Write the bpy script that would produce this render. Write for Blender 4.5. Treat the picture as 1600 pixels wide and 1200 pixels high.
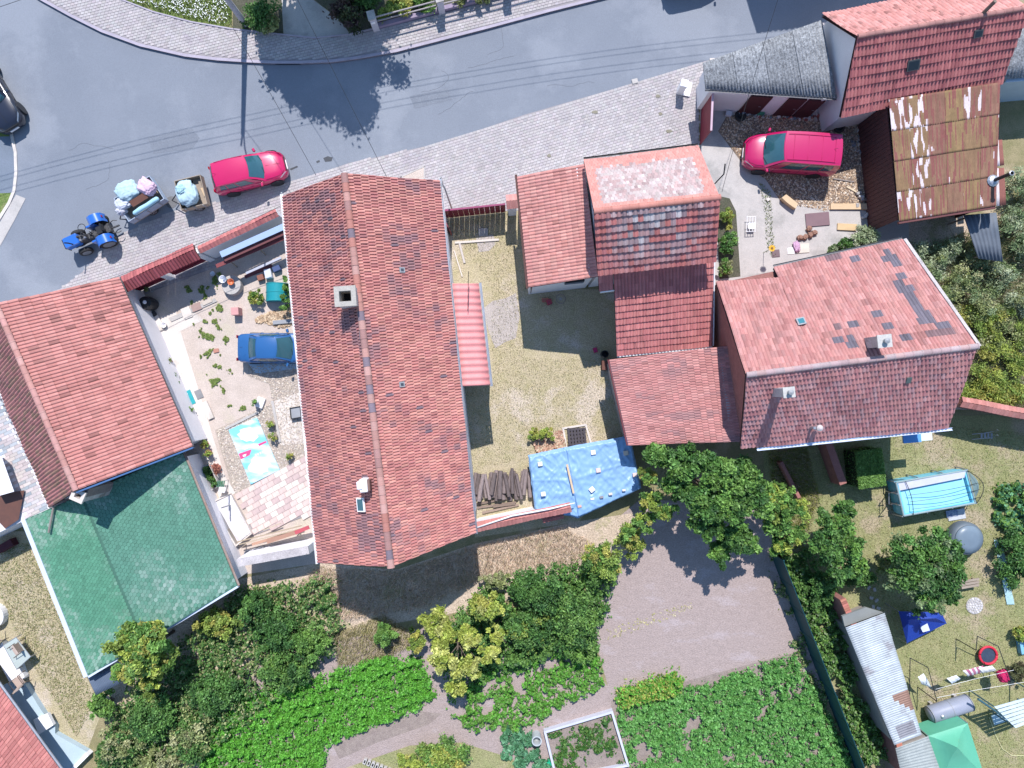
import bpy, math, random
import numpy as np
from mathutils import Vector, Matrix, noise
R = math.radians
scene = bpy.context.scene
for o in list(bpy.data.objects):
    bpy.data.objects.remove(o)

# ------------------------------------------------------------------ camera, world, sun, exposure
HC = 37.0                                   # drone height above ground
cam_d = bpy.data.cameras.new('drone_camera')
cam_d.sensor_width = 36; cam_d.lens = 24; cam_d.clip_end = 2000
cam = bpy.data.objects.new('drone_camera', cam_d)
scene.collection.objects.link(cam)
cam.location = (0, 0, HC)
scene.camera = cam
SUN_EL = 53.0
w = bpy.data.worlds.new('World'); scene.world = w; w.use_nodes = True
wn = w.node_tree.nodes; wl = w.node_tree.links
bg = wn['Background']; sky = wn.new('ShaderNodeTexSky'); sky.sky_type = 'NISHITA'
sky.sun_disc = False; sky.sun_elevation = R(SUN_EL); sky.sun_rotation = R(0)
sky.air_density = 1.3; sky.dust_density = 0.0; sky.ozone_density = 4.0
wl.new(sky.outputs[0], bg.inputs[0]); bg.inputs[1].default_value = 0.15
sd = bpy.data.lights.new('sun', 'SUN'); sd.energy = 4.8; sd.angle = R(0.5); sd.color = (1, .955, .93)
so = bpy.data.objects.new('sun', sd); scene.collection.objects.link(so)
so.rotation_euler = (R(-(90 - SUN_EL)), 0, R(-1.5)); so.location = (0, 30, 60)
vs = scene.view_settings
vs.view_transform = 'Standard'; vs.look = 'None'; vs.exposure = 0.38; vs.gamma = 1
vs.use_curve_mapping = False

# ------------------------------------------------------------------ coordinates: survey grid (1600 x 1200 units on the ground) to metres
SC = 1600 * 24 / 36 / HC
def P(x, y, z=0.0):
    k = (HC - z) / HC / SC
    return Vector(((x - 800) * k, (600 - y) * k, z))
def Pn(pts, z=0.0):
    return [P(x, y, z) for x, y in pts]
COL = scene.collection
def srgb(r, g, b):
    f = lambda c: (c / 255 / 12.92) if c / 255 <= .04045 else ((c / 255 + .055) / 1.055) ** 2.4
    return (f(r), f(g), f(b))

# ------------------------------------------------------------------ materials
MATS = {}
def mat(name, c, c2=None, scale=2.0, rough=.8, bump=0.0, bscale=40.0, metal=0.0, spec=.3, fine=0.0,
        c3=None, s3=.35, t3=.55, rowsx=None, trans=0.0, contrast=1.0, detail=5, stretch=None):
    """principled material: two tones mixed by noise, optional third tone in large patches, fine speckle, bump; times 'tint' and object colour"""
    if name in MATS: return MATS[name]
    m = bpy.data.materials.new(name); m.use_nodes = True
    nt = m.node_tree; N = nt.nodes; L = nt.links
    b = N['Principled BSDF']
    b.inputs['Roughness'].default_value = rough; b.inputs['Metallic'].default_value = metal
    b.inputs['Specular IOR Level'].default_value = spec
    tc = N.new('ShaderNodeTexCoord'); co = tc.outputs['Object']
    if stretch:
        mp = N.new('ShaderNodeMapping'); mp.inputs['Scale'].default_value = stretch[:3]
        if len(stretch) > 3: mp.inputs['Rotation'].default_value = (0, 0, stretch[3])
        L.new(co, mp.inputs[0]); co = mp.outputs[0]
    def nz(s, d=5, r=.6):
        n = N.new('ShaderNodeTexNoise'); n.inputs['Scale'].default_value = s
        n.inputs['Detail'].default_value = d; n.inputs['Roughness'].default_value = r
        L.new(co, n.inputs['Vector']); return n.outputs['Fac']
    def ramp(f, a, bb):
        r = N.new('ShaderNodeMapRange'); r.inputs[1].default_value = a; r.inputs[2].default_value = bb
        L.new(f, r.inputs[0]); return r.outputs[0]
    def mix(f, a, bb, mode='MIX'):
        x = N.new('ShaderNodeMix'); x.data_type = 'RGBA'; x.blend_type = mode
        if isinstance(f, float): x.inputs[0].default_value = f
        else: L.new(f, x.inputs[0])
        for v, i in ((a, 6), (bb, 7)):
            if isinstance(v, tuple): x.inputs[i].default_value = (*v[:3], 1)
            else: L.new(v, x.inputs[i])
        return x.outputs[2]
    c2 = c2 or tuple(v * .8 for v in c)
    h = .22 / contrast
    col = mix(ramp(nz(scale, detail), .5 - h, .5 + h), c, c2)
    if c3: col = mix(ramp(nz(s3, 6, .65), t3, t3 + .09), col, c3)
    if fine:
        f = ramp(nz(bscale, 3), .25, .75)
        r = N.new('ShaderNodeMapRange'); r.inputs[3].default_value = 1 - fine; r.inputs[4].default_value = 1 + fine
        L.new(f, r.inputs[0])
        vm = N.new('ShaderNodeVectorMath'); vm.operation = 'SCALE'; L.new(col, vm.inputs[0]); L.new(r.outputs[0], vm.inputs[3])
        col = vm.outputs[0]
    at = N.new('ShaderNodeAttribute'); at.attribute_name = 'tint'
    oi = N.new('ShaderNodeObjectInfo')
    col = mix(1.0, col, at.outputs['Color'], 'MULTIPLY')
    col = mix(1.0, col, oi.outputs['Color'], 'MULTIPLY')
    L.new(col, b.inputs['Base Color'])
    if bump:
        bp = N.new('ShaderNodeBump'); bp.inputs['Strength'].default_value = min(1, bump); bp.inputs['Distance'].default_value = .03 * max(1, bump)
        L.new(nz(bscale, 4), bp.inputs['Height']); L.new(bp.outputs[0], b.inputs['Normal'])
    if trans:
        t = N.new('ShaderNodeBsdfTranslucent'); L.new(col, t.inputs[0])
        ms = N.new('ShaderNodeMixShader'); ms.inputs[0].default_value = trans
        L.new(b.outputs[0], ms.inputs[1]); L.new(t.outputs[0], ms.inputs[2])
        L.new(ms.outputs[0], N['Material Output'].inputs[0])
    MATS[name] = m
    return m

# ------------------------------------------------------------------ object helpers
def wm(o):
    m = o.matrix_basis.copy()
    if o.parent: m = wm(o.parent) @ o.matrix_parent_inverse @ m
    return m
def link(o, parent=None, world=True):
    COL.objects.link(o)
    if parent is not None:
        o.parent = parent
        if world: o.matrix_parent_inverse = wm(parent).inverted()
    return o
def tag(o, label, cat, group=None, kind=None):
    o['label'] = label; o['category'] = cat
    if group: o['group'] = group
    if kind: o['kind'] = kind
    return o
def thing(name, label, cat, loc=(0, 0, 0), rz=0.0, group=None):
    o = bpy.data.objects.new(name, None); o.empty_display_size = .2
    COL.objects.link(o); o.location = loc; o.rotation_euler = (0, 0, rz)
    return tag(o, label, cat, group)
def stuff(o):
    o['kind'] = 'stuff'; return o
def structure(o):
    o['kind'] = 'structure'; return o

def np_mesh(name, V, F, tint=None, smooth=False):
    V = np.asarray(V, dtype=np.float32).reshape(-1, 3); F = np.asarray(F, dtype=np.int32)
    n, k = F.shape
    me = bpy.data.meshes.new(name)
    me.vertices.add(len(V)); me.vertices.foreach_set('co', V.ravel())
    me.loops.add(n * k); me.loops.foreach_set('vertex_index', F.ravel())
    me.polygons.add(n)
    me.polygons.foreach_set('loop_start', np.arange(0, n * k, k, dtype=np.int32))
    me.polygons.foreach_set('loop_total', np.full(n, k, dtype=np.int32))
    me.polygons.foreach_set('use_smooth', np.full(n, smooth, dtype=bool))
    a = me.attributes.new('tint', 'FLOAT_COLOR', 'FACE')
    t = np.ones((n, 4), dtype=np.float32)
    if tint is not None: t[:, :3] = tint
    a.data.foreach_set('color', t.ravel())
    me.update(calc_edges=True)
    return me
def np_obj(name, V, F, m, parent=None, tint=None, smooth=False, world=True):
    me = np_mesh(name, V, F, tint, smooth); me.materials.append(m)
    return link(bpy.data.objects.new(name, me), parent, world)

class MB:
    """collects shapes, built as one mesh object"""
    def __init__(s): s.v = []; s.f = []; s.t = []; s.cur = (1, 1, 1)
    def add(s, vs, fs):
        o = len(s.v); s.v += [tuple(q) for q in vs]
        for f in fs: s.f.append(tuple(i + o for i in f)); s.t.append(s.cur)
        return s
    def poly(s, pts): return s.add(pts, [tuple(range(len(pts)))])
    def prism(s, bot, top):
        n = len(bot)
        return s.add(list(bot) + list(top), [tuple(range(n - 1, -1, -1)), tuple(range(n, 2 * n))] + [(i, (i + 1) % n, n + (i + 1) % n, n + i) for i in range(n)])
    def ext(s, pts, z0, z1):
        return s.prism([(p[0], p[1], z0) for p in pts], [(p[0], p[1], z1) for p in pts])
    def slab(s, pts, t):
        """thick sheet below 3-D outline pts"""
        return s.prism([Vector(p) - Vector((0, 0, t)) for p in pts], pts)
    def box(s, c, d, rz=0.0, rx=0.0, ry=0.0, bev=0.0):
        m = Matrix.Translation(c) @ Matrix.Rotation(rz, 4, 'Z') @ Matrix.Rotation(ry, 4, 'Y') @ Matrix.Rotation(rx, 4, 'X')
        x, y, z = d[0] / 2, d[1] / 2, d[2] / 2
        if bev <= 0:
            v = [m @ Vector((a * x, b * y, c_ * z)) for c_ in (-1, 1) for a, b in ((-1, -1), (1, -1), (1, 1), (-1, 1))]
            return s.prism(v[:4], v[4:])
        def ring(k, zz): 
            X, Y = x - k, y - k
            return [m @ Vector(p) for p in ((-X, -Y + bev, zz), (-X + bev, -Y, zz), (X - bev, -Y, zz), (X, -Y + bev, zz), (X, Y - bev, zz), (X - bev, Y, zz), (-X + bev, Y, zz), (-X, Y - bev, zz))]
        return s.loft([ring(bev * .7, -z), ring(0, -z + bev), ring(0, z - bev), ring(bev * .7, z)])
    def loft(s, rings, cap=True, closed=True):
        n = len(rings[0]); vs = [p for r in rings for p in r]; fs = []
        for i in range(len(rings) - 1):
            for j in range(n if closed else n - 1):
                a = i * n + j; b = i * n + (j + 1) % n
                fs.append((a, b, b + n, a + n))
        if cap and closed:
            fs.append(tuple(range(n - 1, -1, -1))); fs.append(tuple((len(rings) - 1) * n + i for i in range(n)))
        return s.add(vs, fs)
    def tube(s, pts, r, n=6, cap=True):
        pts = [Vector(p) for p in pts]; rr = r if isinstance(r, (list, tuple)) else [r] * len(pts)
        rings = []; up = Vector((.13, .21, .97))
        for i, p in enumerate(pts):
            d = (pts[min(i + 1, len(pts) - 1)] - pts[max(i - 1, 0)]).normalized()
            if abs(d.dot(up)) > .95: up = Vector((.9, .3, .1))
            a = d.cross(up).normalized(); b = d.cross(a)
            rings.append([p + rr[i] * (math.cos(2 * math.pi * k / n) * a + math.sin(2 * math.pi * k / n) * b) for k in range(n)])
        return s.loft(rings, cap)
    def lathe(s, c, prof, n=16, axis='Z', rot=None):
        m = Matrix.Translation(c)
        if axis == 'Y': m = m @ Matrix.Rotation(math.pi / 2, 4, 'X')
        if axis == 'X': m = m @ Matrix.Rotation(math.pi / 2, 4, 'Y')
        if rot is not None: m = m @ rot
        return s.loft([[m @ Vector((r * math.cos(2 * math.pi * k / n), r * math.sin(2 * math.pi * k / n), z)) for k in range(n)] for r, z in prof])
    def grid(s, fn, nu, nv):
        vs = [fn(i / nu, j / nv) for j in range(nv + 1) for i in range(nu + 1)]
        return s.add(vs, [(j * (nu + 1) + i, j * (nu + 1) + i + 1, (j + 1) * (nu + 1) + i + 1, (j + 1) * (nu + 1) + i) for j in range(nv) for i in range(nu)])
    def mesh(s, name, smooth=False):
        me = bpy.data.meshes.new(name); me.from_pydata(s.v, [], s.f)
        a = me.attributes.new('tint', 'FLOAT_COLOR', 'FACE')
        t = np.ones((len(s.f), 4), dtype=np.float32); t[:, :3] = np.array(s.t, dtype=np.float32).reshape(-1, 3)
        if len(me.polygons) == len(s.f): a.data.foreach_set('color', t.ravel())
        if smooth: me.polygons.foreach_set('use_smooth', [True] * len(me.polygons))
        me.update(); return me
    def build(s, name, m, parent=None, world=True, smooth=False, ang=None):
        me = s.mesh(name, smooth or ang is not None); me.materials.append(m)
        if ang is not None: me.set_sharp_from_angle(angle=R(ang))
        return link(bpy.data.objects.new(name, me), parent, world)

def inpoly(px, py, poly):
    c = np.zeros(len(px), bool); n = len(poly); j = n - 1
    for i in range(n):
        xi, yi = poly[i][0], poly[i][1]; xj, yj = poly[j][0], poly[j][1]
        if yi != yj:
            c ^= ((yi > py) != (yj > py)) & (px < (xj - xi) * (py - yi) / (yj - yi) + xi)
        j = i
    return c
def scatter(poly, n, rng):
    """n random points inside a metric xy polygon"""
    q = np.array([(p[0], p[1]) for p in poly]); a, b = q.min(0), q.max(0); out = np.zeros((0, 2))
    while len(out) < n:
        r = rng.uniform(a, b, (n * 2, 2)); out = np.vstack([out, r[inpoly(r[:, 0], r[:, 1], q)]])
    return out[:n]
def vnoise(xy, s, seed=0.0):
    return np.array([noise.noise((p[0] * s + seed, p[1] * s - seed, seed * .7)) for p in xy])

def leaf_obj(name, C, size, tint, m, parent=None, up=.6, asp=.55, seed=1, blade=False, world=True):
    rng = np.random.default_rng(seed); n = len(C)
    nr = rng.normal(size=(n, 3)); nr /= np.linalg.norm(nr, axis=1)[:, None] + 1e-9
    nr[:, 2] = np.abs(nr[:, 2]); nr += np.array([0, 0, up]); nr /= np.linalg.norm(nr, axis=1)[:, None]
    t = np.cross(nr, rng.normal(size=(n, 3))); t /= np.linalg.norm(t, axis=1)[:, None] + 1e-9
    b = np.cross(nr, t); s = np.asarray(size).reshape(-1, 1) * np.ones((n, 1))
    if blade:                                                   # upright grass blade
        d = rng.normal(size=(n, 3)) * .45; d[:, 2] = 1; d /= np.linalg.norm(d, axis=1)[:, None]
        sd_ = np.cross(d, rng.normal(size=(n, 3))); sd_ /= np.linalg.norm(sd_, axis=1)[:, None]
        V = np.stack([C - sd_ * s * asp, C + sd_ * s * asp, C + d * s + sd_ * s * asp * .2, C + d * s * .96 - sd_ * s * asp * .2], 1)
    else:
        V = np.stack([C - t * s, C + b * s * asp - t * s * .1 , C + t * s + nr * s * -.25, C - b * s * asp - t * s * .1], 1)
    F = np.arange(n * 4).reshape(n, 4)
    return np_obj(name, V.reshape(-1, 3), F, m, parent, tint, False, world)
# ------------------------------------------------------------------ materials of the setting
M_ground = mat('dry_earth_grass', srgb(150, 138, 108), srgb(112, 110, 74), scale=1.2, fine=.35, bscale=18, bump=.6, c3=srgb(166, 150, 128), s3=.25)
M_asph = mat('asphalt', (.205, .225, .262), (.18, .20, .236), scale=.35, rough=.95, spec=.08, fine=.22, bscale=34, bump=.25, c3=(.228, .248, .285), s3=.16, t3=.5)
M_asph2 = mat('asphalt_drive', (.17, .20, .25), (.14, .17, .21), scale=.8, rough=.9, fine=.2, bscale=40, bump=.3)
M_joint = mat('paver_joint_sand', (.31, .285, .295), scale=3, rough=.95)
M_paver = mat('concrete_paver', (.42, .39, .39), (.375, .345, .345), scale=1.1, rough=.9, spec=.1, fine=.15, bscale=60, c3=(.345, .315, .33), s3=.3, t3=.55)
M_kerb = mat('kerb_concrete', (.40, .36, .42), (.32, .29, .34), scale=2, rough=.85, fine=.2, bscale=40)
M_conc = mat('concrete', (.46, .43, .41), (.38, .36, .345), scale=1.4, rough=.85, fine=.18, bscale=30, c3=(.33, .315, .30), s3=.5, t3=.53, bump=.3)
M_concl = mat('pale_concrete', (.62, .565, .52), (.53, .48, .44), scale=1.5, rough=.85, fine=.14, bscale=30, c3=(.46, .42, .38), s3=.5, t3=.55, bump=.2)
M_sand = mat('sandy_yard', (.53, .45, .40), (.44, .37, .32), scale=1.3, rough=.95, fine=.3, bscale=26, bump=.5, c3=(.47, .41, .33), s3=.45)
M_drylawn = mat('dry_lawn', (.43, .36, .255), (.35, .31, .18), scale=1.7, rough=.95, fine=.5, bscale=17, bump=.9, c3=(.48, .41, .33), s3=.33, t3=.53, detail=8)
M_lawn = mat('garden_lawn', (.29, .27, .14), (.21, .225, .095), scale=1.1, rough=.95, fine=.5, bscale=17, bump=.9, c3=(.34, .285, .19), s3=.38, t3=.52, detail=8)
M_green = mat('green_grass', (.15, .20, .055), (.10, .15, .04), scale=2.2, rough=.95, fine=.5, bscale=15, bump=.9, c3=(.27, .25, .13), s3=.6)
M_shady = mat('shaded_dark_soil', (.10, .09, .07), (.06, .07, .04), scale=2, rough=.95, fine=.4, bscale=15, bump=.9)  # dark soil, with the shade of the planted beds put into its colour
M_soil = mat('raked_soil', (.36, .29, .27), (.305, .248, .23), scale=2.2, rough=.97, spec=.05, fine=.3, bscale=11, bump=1, c3=(.37, .31, .305), s3=.5, stretch=(1, 2.2, 1, .3))
M_darksoil = mat('damp_soil', (.22, .175, .16), (.29, .24, .21), scale=3, rough=.97, fine=.3, bscale=20, bump=.8)
M_gravelbed = mat('gravel_bed', (.40, .345, .295), (.33, .28, .24), scale=6, rough=.95, fine=.3, bscale=40, bump=.5)
M_bank = mat('dry_bank', (.52, .42, .33), (.40, .32, .24), scale=2.2, rough=.97, fine=.5, bscale=14, bump=1, c3=(.34, .30, .18), s3=.5)
M_chip = mat('chip_bed', (.24, .185, .145), (.16, .125, .10), scale=5, rough=.95, fine=.5, bscale=18, bump=1)
M_worn = mat('worn_earth', (.42, .375, .35), (.36, .32, .30), scale=2, rough=.95, fine=.3, bscale=20, bump=.5, c3=(.36, .33, .22), s3=.9, t3=.56)
M_leaf = mat('leaf', (1, 1, 1), (.86, .9, .8), scale=1.5, rough=.5, spec=.35, trans=.28)
M_straw = mat('dry_stalk', (1, 1, 1), (.85, .85, .85), scale=1.5, rough=.8, trans=.2)
M_bark = mat('bark', (.16, .125, .10), (.10, .08, .065), scale=9, rough=.9, bump=.6)
M_white = mat('white_plaster', (.74, .73, .76), (.66, .65, .68), scale=.9, rough=.85, fine=.06, bscale=20, bump=.15)
M_whitepaint = mat('white_paint', (.80, .79, .80), (.76, .75, .76), scale=2, rough=.5)
M_dirtyw = mat('weathered_plaster', (.50, .46, .46), (.34, .31, .31), scale=1.6, rough=.9, fine=.25, bscale=16, bump=.5, c3=(.22, .20, .19), s3=1.1, t3=.56)
M_tile = mat('clay_tile', (1, 1, 1), (.84, .81, .82), scale=.9, rough=.75, fine=.16, bscale=22, bump=.15)
M_dark = mat('dark_void', (.02, .02, .022), rough=.7)
M_metal = mat('zinc_metal', (.46, .48, .52), (.38, .40, .44), scale=3, rough=.42, metal=.7)
M_grey = mat('grey_paint', (.30, .31, .33), rough=.5)
M_black = mat('black_plastic', (.025, .026, .03), rough=.45)
M_wood = mat('grey_wood', (.35, .29, .23), (.26, .21, .17), scale=3, rough=.85, stretch=(1, 6, 1), fine=.2)
M_newwood = mat('fresh_board', (.60, .45, .29), (.52, .38, .24), scale=3, rough=.75, stretch=(1, 6, 1))
M_brick = mat('red_brick', (.40, .155, .115), (.31, .12, .09), scale=6, rough=.85, fine=.2, bscale=30)
M_maroon = mat('maroon_board', (.22, .028, .045), (.17, .022, .036), scale=3, rough=.55)
M_rim = mat('rim_alloy', (.55, .56, .58), rough=.3, metal=.8)
M_tyre = mat('tyre_rubber', (.035, .035, .037), rough=.85)
M_glass = mat('car_glass', (.03, .10, .13), rough=.06, spec=.9)
M_any = mat('matt_colour', (1, 1, 1), (.93, .93, .93), scale=4, rough=.75)
M_gloss = mat('gloss_colour', (1, 1, 1), (.97, .97, .97), scale=1, rough=.28, spec=.5)

def sheet(name, px, z, m, parent=None, t=0.0):
    o = MB().poly(Pn(px, z)).build(name, m, parent)
    return structure(o) if parent is None else o

# ------------------------------------------------------------------ ground
g = MB(); g.grid(lambda u, v: (-260 + 520 * u, -260 + 520 * v, 0), 26, 26)
structure(g.build('ground', M_ground))
KERB_N = [(-260, -260), (-60, -95), (20, -28), (65, 2), (110, 27), (160, 52), (220, 74), (290, 90), (340, 96), (385, 99), (430, 101), (470, 101), (520, 99), (565, 93), (620, 83), (690, 65), (760, 47), (860, 20), (940, 0), (1100, -42), (1500, -150), (2100, -300)]
IN_N = [(-210, -300), (60, -75), (140, -25), (186, 0), (240, 21), (300, 37), (364, 48), (400, 52), (445, 57), (493, 62), (549, 56), (587, 47), (640, 35), (683, 24), (773, 0), (900, -32), (1080, -80), (1500, -190), (2100, -345)]
EDGE_S = [(2100, -200), (1500, -25), (1290, 36), (1098, 97), (1000, 127), (910, 153), (820, 179), (740, 206), (667, 228), (605, 242), (547, 254), (493, 273), (440, 287), (400, 297), (340, 316), (270, 331), (230, 347), (191, 366), (158, 395), (130, 424), (93, 452), (40, 478), (-40, 520)]
road_px = KERB_N + EDGE_S + [(-160, 560), (-420, 600), (-600, 300), (-500, -200)]
sheet('road', road_px, .006, M_asph)

def strip(name, line, wd, z0, z1, m, parent=None, side=1):
    """kerb following a pixel line"""
    pts = [P(x, y) for x, y in line]; b = MB()
    L_, R_ = [], []
    for i, p in enumerate(pts):
        d = (pts[min(i + 1, len(pts) - 1)] - pts[max(0, i - 1)]).normalized(); n_ = Vector((-d.y, d.x, 0))
        L_.append(p); R_.append(p + n_ * wd * side)
    for i in range(len(pts) - 1):
        q = [L_[i], L_[i + 1], R_[i + 1], R_[i]]
        b.ext(q if side > 0 else q[::-1], z0, z1)
    o = b.build(name, m, parent); 
    return structure(o) if parent is None else o
def dens(line, step=.5):
    out = [line[0]]
    for a, b in zip(line, line[1:]):
        n = max(1, int(math.hypot(b[0] - a[0], b[1] - a[1]) / SC / step))
        out += [(a[0] + (b[0] - a[0]) * k / n, a[1] + (b[1] - a[1]) * k / n) for k in range(1, n + 1)]
    return out

def pavers(name, poly_px, z, ang, m, seed, lw=(.21, .15), joint=.020, parent=None, h=.02):
    q = np.array([(p.x, p.y) for p in Pn(poly_px)]); ca, sa = math.cos(ang), math.sin(ang)
    r = np.stack([q[:, 0] * ca + q[:, 1] * sa, -q[:, 0] * sa + q[:, 1] * ca], 1)
    a, b = r.min(0), r.max(0); L_, W_ = lw; rng = np.random.default_rng(seed)
    J, I = np.meshgrid(np.arange(int((b[1] - a[1]) / W_) + 1), np.arange(int((b[0] - a[0]) / L_) + 2), indexing='ij')
    J = J.ravel(); I = I.ravel()
    cx = a[0] + (I + .5 * (J % 2)) * L_; cy = a[1] + (J + .5) * W_
    X = cx * ca - cy * sa; Y = cx * sa + cy * ca
    k = inpoly(X, Y, q) & (np.abs(X) < 30) & (np.abs(Y) < 23.5); X, Y = X[k], Y[k]; n = len(X)
    hx, hy = L_ / 2 - joint / 2, W_ / 2 - joint / 2
    dz = z + h + rng.uniform(-.003, .003, n)
    V = np.zeros((n, 8, 3))
    for c, (sx, sy) in enumerate(((-1, -1), (1, -1), (1, 1), (-1, 1))):
        for t_ in (0, 1):
            ox, oy = sx * hx, sy * hy
            V[:, c + 4 * t_, 0] = X + ox * ca - oy * sa; V[:, c + 4 * t_, 1] = Y + ox * sa + oy * ca
            V[:, c + 4 * t_, 2] = dz if t_ else z
    F0 = np.array([(4, 5, 6, 7), (0, 1, 5, 4), (1, 2, 6, 5), (2, 3, 7, 6), (3, 0, 4, 7)])
    F = (np.arange(n)[:, None, None] * 8 + F0[None]).reshape(-1, 4)
    tn = rng.normal(1, .06, (n, 1)) * np.array([[1, 1, 1]]) + rng.normal(0, .012, (n, 3))
    return stuff(np_obj(name, V.reshape(-1, 3), F, m, parent, np.repeat(tn, 5, 0)))

# north pavement: raised, with kerb
pav_n_px = KERB_N[1:-1] + IN_N[1:-1][::-1]
pn = structure(MB().ext([(p.x, p.y) for p in Pn(pav_n_px)][::-1], 0.0, .10).build('pavement', M_joint))
pavers('paver', [(x + 1, y - 7) for x, y in KERB_N[1:-1]] + IN_N[1:-1][::-1], .10, R(14), M_paver, 3, parent=pn)
strip('kerb', dens(KERB_N[1:-1], 1.0), .15, 0, .135, M_kerb, side=1)
strip('edging', dens(IN_N[1:12], 1.0), .07, 0, .15, M_kerb, side=1)
# south pavement: almost flush with the road
pav_s_px = EDGE_S[1:-1] + [(30, 520), (200, 470), (330, 420), (440, 372), (560, 330), (700, 330), (800, 330), (905, 300), (930, 260), (1092, 236), (1092, 150), (1120, 140), (1300, 90)]
ps = sheet('pavement', pav_s_px, .012, M_joint)
pavers('paver', pav_s_px, .012, R(16.9), M_paver, 4, parent=ps, h=.014)
# left verge with pale kerb and side drive
structure(MB().poly(Pn([(-400, 160), (-40, 190), (18, 206), (26, 240), (27, 275), (23, 305), (14, 322), (-400, 420)], .010)).build('side_drive', M_asph2))
strip('kerb', dens([(4, 198), (20, 207), (27, 238), (28, 270), (25, 298), (17, 318), (0, 345), (-60, 420)], .5), .16, 0, .05, M_concl, side=-1)
sheet('verge_grass', [(-300, 180), (-20, 194), (6, 199), (17, 207), (14, 213), (-300, 222)], .018, M_green)
sheet('verge_grass', [(-300, 300), (0, 302), (22, 301), (12, 322), (-3, 344), (-300, 350)], .018, M_green)
sheet('pavement', [(-3, 352), (25, 304), (40, 310), (22, 345), (-2, 388), (-200, 640), (-300, 600)], .022, M_conc)
# north side gardens
sheet('lawn', [(60, -82), (140, -32), (187, -3), (240, 17), (300, 33), (362, 45), (362, -20), (360, -140), (60, -200)], .02, M_green)
sheet('garden_bed', [(364, 46), (400, 50), (443, 55), (440, 0), (430, -140), (362, -140)], .02, M_shady)
sheet('gravel_drive', [(443, 57), (493, 62), (549, 56), (530, 30), (490, 0), (470, -140), (432, -140), (440, 0)], .02, M_conc)
sheet('garden_bed', [(549, 54), (587, 45), (640, 33), (683, 22), (773, -3), (900, -36), (900, -180), (475, -140), (492, 0), (532, 30)], .02, M_shady)

# ------------------------------------------------------------------ yard surfaces
sheet('left_yard', [(190, 455), (442, 350), (470, 560), (500, 880), (365, 900), (260, 640), (215, 520)], .008, M_sand)
sheet('middle_yard', [(690, 332), (815, 320), (820, 452), (960, 452), (980, 700), (905, 815), (742, 840)], .008, M_drylawn)
sheet('right_yard', [(1094, 150), (1300, 150), (1400, 190), (1420, 350), (1420, 440), (1110, 470), (1095, 300)], .008, M_conc)
sheet('garden_lawn', [(1190, 690), (1480, 650), (1900, 640), (1900, 1500), (1440, 1500), (1330, 1180), (1210, 870)], .008, M_lawn)
sheet('soil_plot', [(905, 860), (1000, 780), (1220, 790), (1250, 950), (1300, 1090), (1240, 1110), (960, 1110), (930, 1000)], .008, M_soil)
sheet('crop_ground', [(280, 1040), (520, 1000), (900, 950), (940, 1060), (960, 1085), (960, 1260), (240, 1400), (240, 1180)], .006, M_soil)
sheet('crop_ground', [(955, 1095), (1240, 1020), (1310, 1160), (1360, 1300), (950, 1300)], .012, M_darksoil)
sheet('dry_bank', [(370, 905), (500, 880), (620, 890), (740, 850), (900, 815), (1000, 800), (960, 900), (700, 960), (520, 990), (330, 1060), (240, 1130), (160, 1090), (190, 1000)], .010, M_bank)
sheet('side_lawn', [(-60, 830), (40, 830), (136, 1060), (160, 1110), (130, 1190), (30, 1060), (-60, 1000)], .006, M_drylawn)
sheet('weed_ground', [(1410, 340), (1560, 335), (1900, 100), (1900, 640), (1480, 640), (1400, 420)], .006, M_bank)
# details of the right yard: two concrete pads with a planting strip between
sheet('concrete_path', [(1100, 246), (1108, 244), (1160, 262), (1182, 276), (1190, 300), (1196, 345), (1198, 405), (1205, 425), (1160, 432), (1156, 330), (1148, 308), (1125, 294)], .016, M_conc)
sheet('flower_bed', [(1119, 305), (1140, 310), (1150, 330), (1153, 372), (1157, 432), (1124, 436)], .016, M_shady)
sheet('chip_ground', [(1136, 180), (1310, 178), (1400, 190), (1400, 345), (1330, 322), (1222, 318), (1196, 280), (1160, 255), (1122, 205)], .016, M_chip)
# details of the left yard
sheet('concrete_path', [(246, 497), (275, 487), (283, 520), (352, 745), (368, 770), (345, 785), (300, 660), (262, 560)], .016, M_concl)
structure(MB().ext([(p.x, p.y) for p in Pn([(264, 497), (336, 466), (340, 471), (268, 503)])][::-1], 0, .06).build('concrete_kerb', M_conc))
sheet('concrete_path', [(270, 500), (300, 485), (318, 500), (277, 520)], .018, M_concl)
sheet('gravel_bed', [(336, 672), (428, 628), (420, 600), (388, 588), (388, 570), (470, 560), (490, 720), (400, 760), (366, 776)], .014, M_gravelbed)
sheet('concrete_pad', [(424, 628), (472, 612), (480, 692), (438, 696)], .022, M_concl)
for px in ([(352, 668), (404, 642), (406, 645), (354, 671)], [(424, 626), (428, 626), (440, 690), (436, 692)]):
    structure(MB().ext([(p.x, p.y) for p in Pn(px)][::-1], 0, .08).build('edging', M_conc))
sheet('worn_ground', [(755, 482), (770, 470), (790, 466), (806, 458), (812, 495), (806, 528), (790, 534), (774, 544), (764, 520)], .014, M_worn)
sheet('worn_ground', [(744, 372), (770, 366), (776, 380), (764, 392), (748, 394)], .014, M_worn)
sheet('garden_path', [(510, 1170), (560, 1150), (640, 1110), (700, 1100), (720, 1130), (800, 1150), (850, 1140), (950, 1095), (958, 1110), (850, 1170), (790, 1175), (700, 1150), (620, 1160), (540, 1195), (500, 1215)], .014, M_soil)
sheet('damp_bed', [(520, 1165), (580, 1135), (660, 1112), (690, 1115), (670, 1132), (590, 1160), (530, 1186)], .018, M_darksoil)
sheet('garden_lawn', [(540, 1200), (640, 1165), (720, 1160), (800, 1185), (860, 1260), (540, 1300)], .018, M_lawn)

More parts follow.
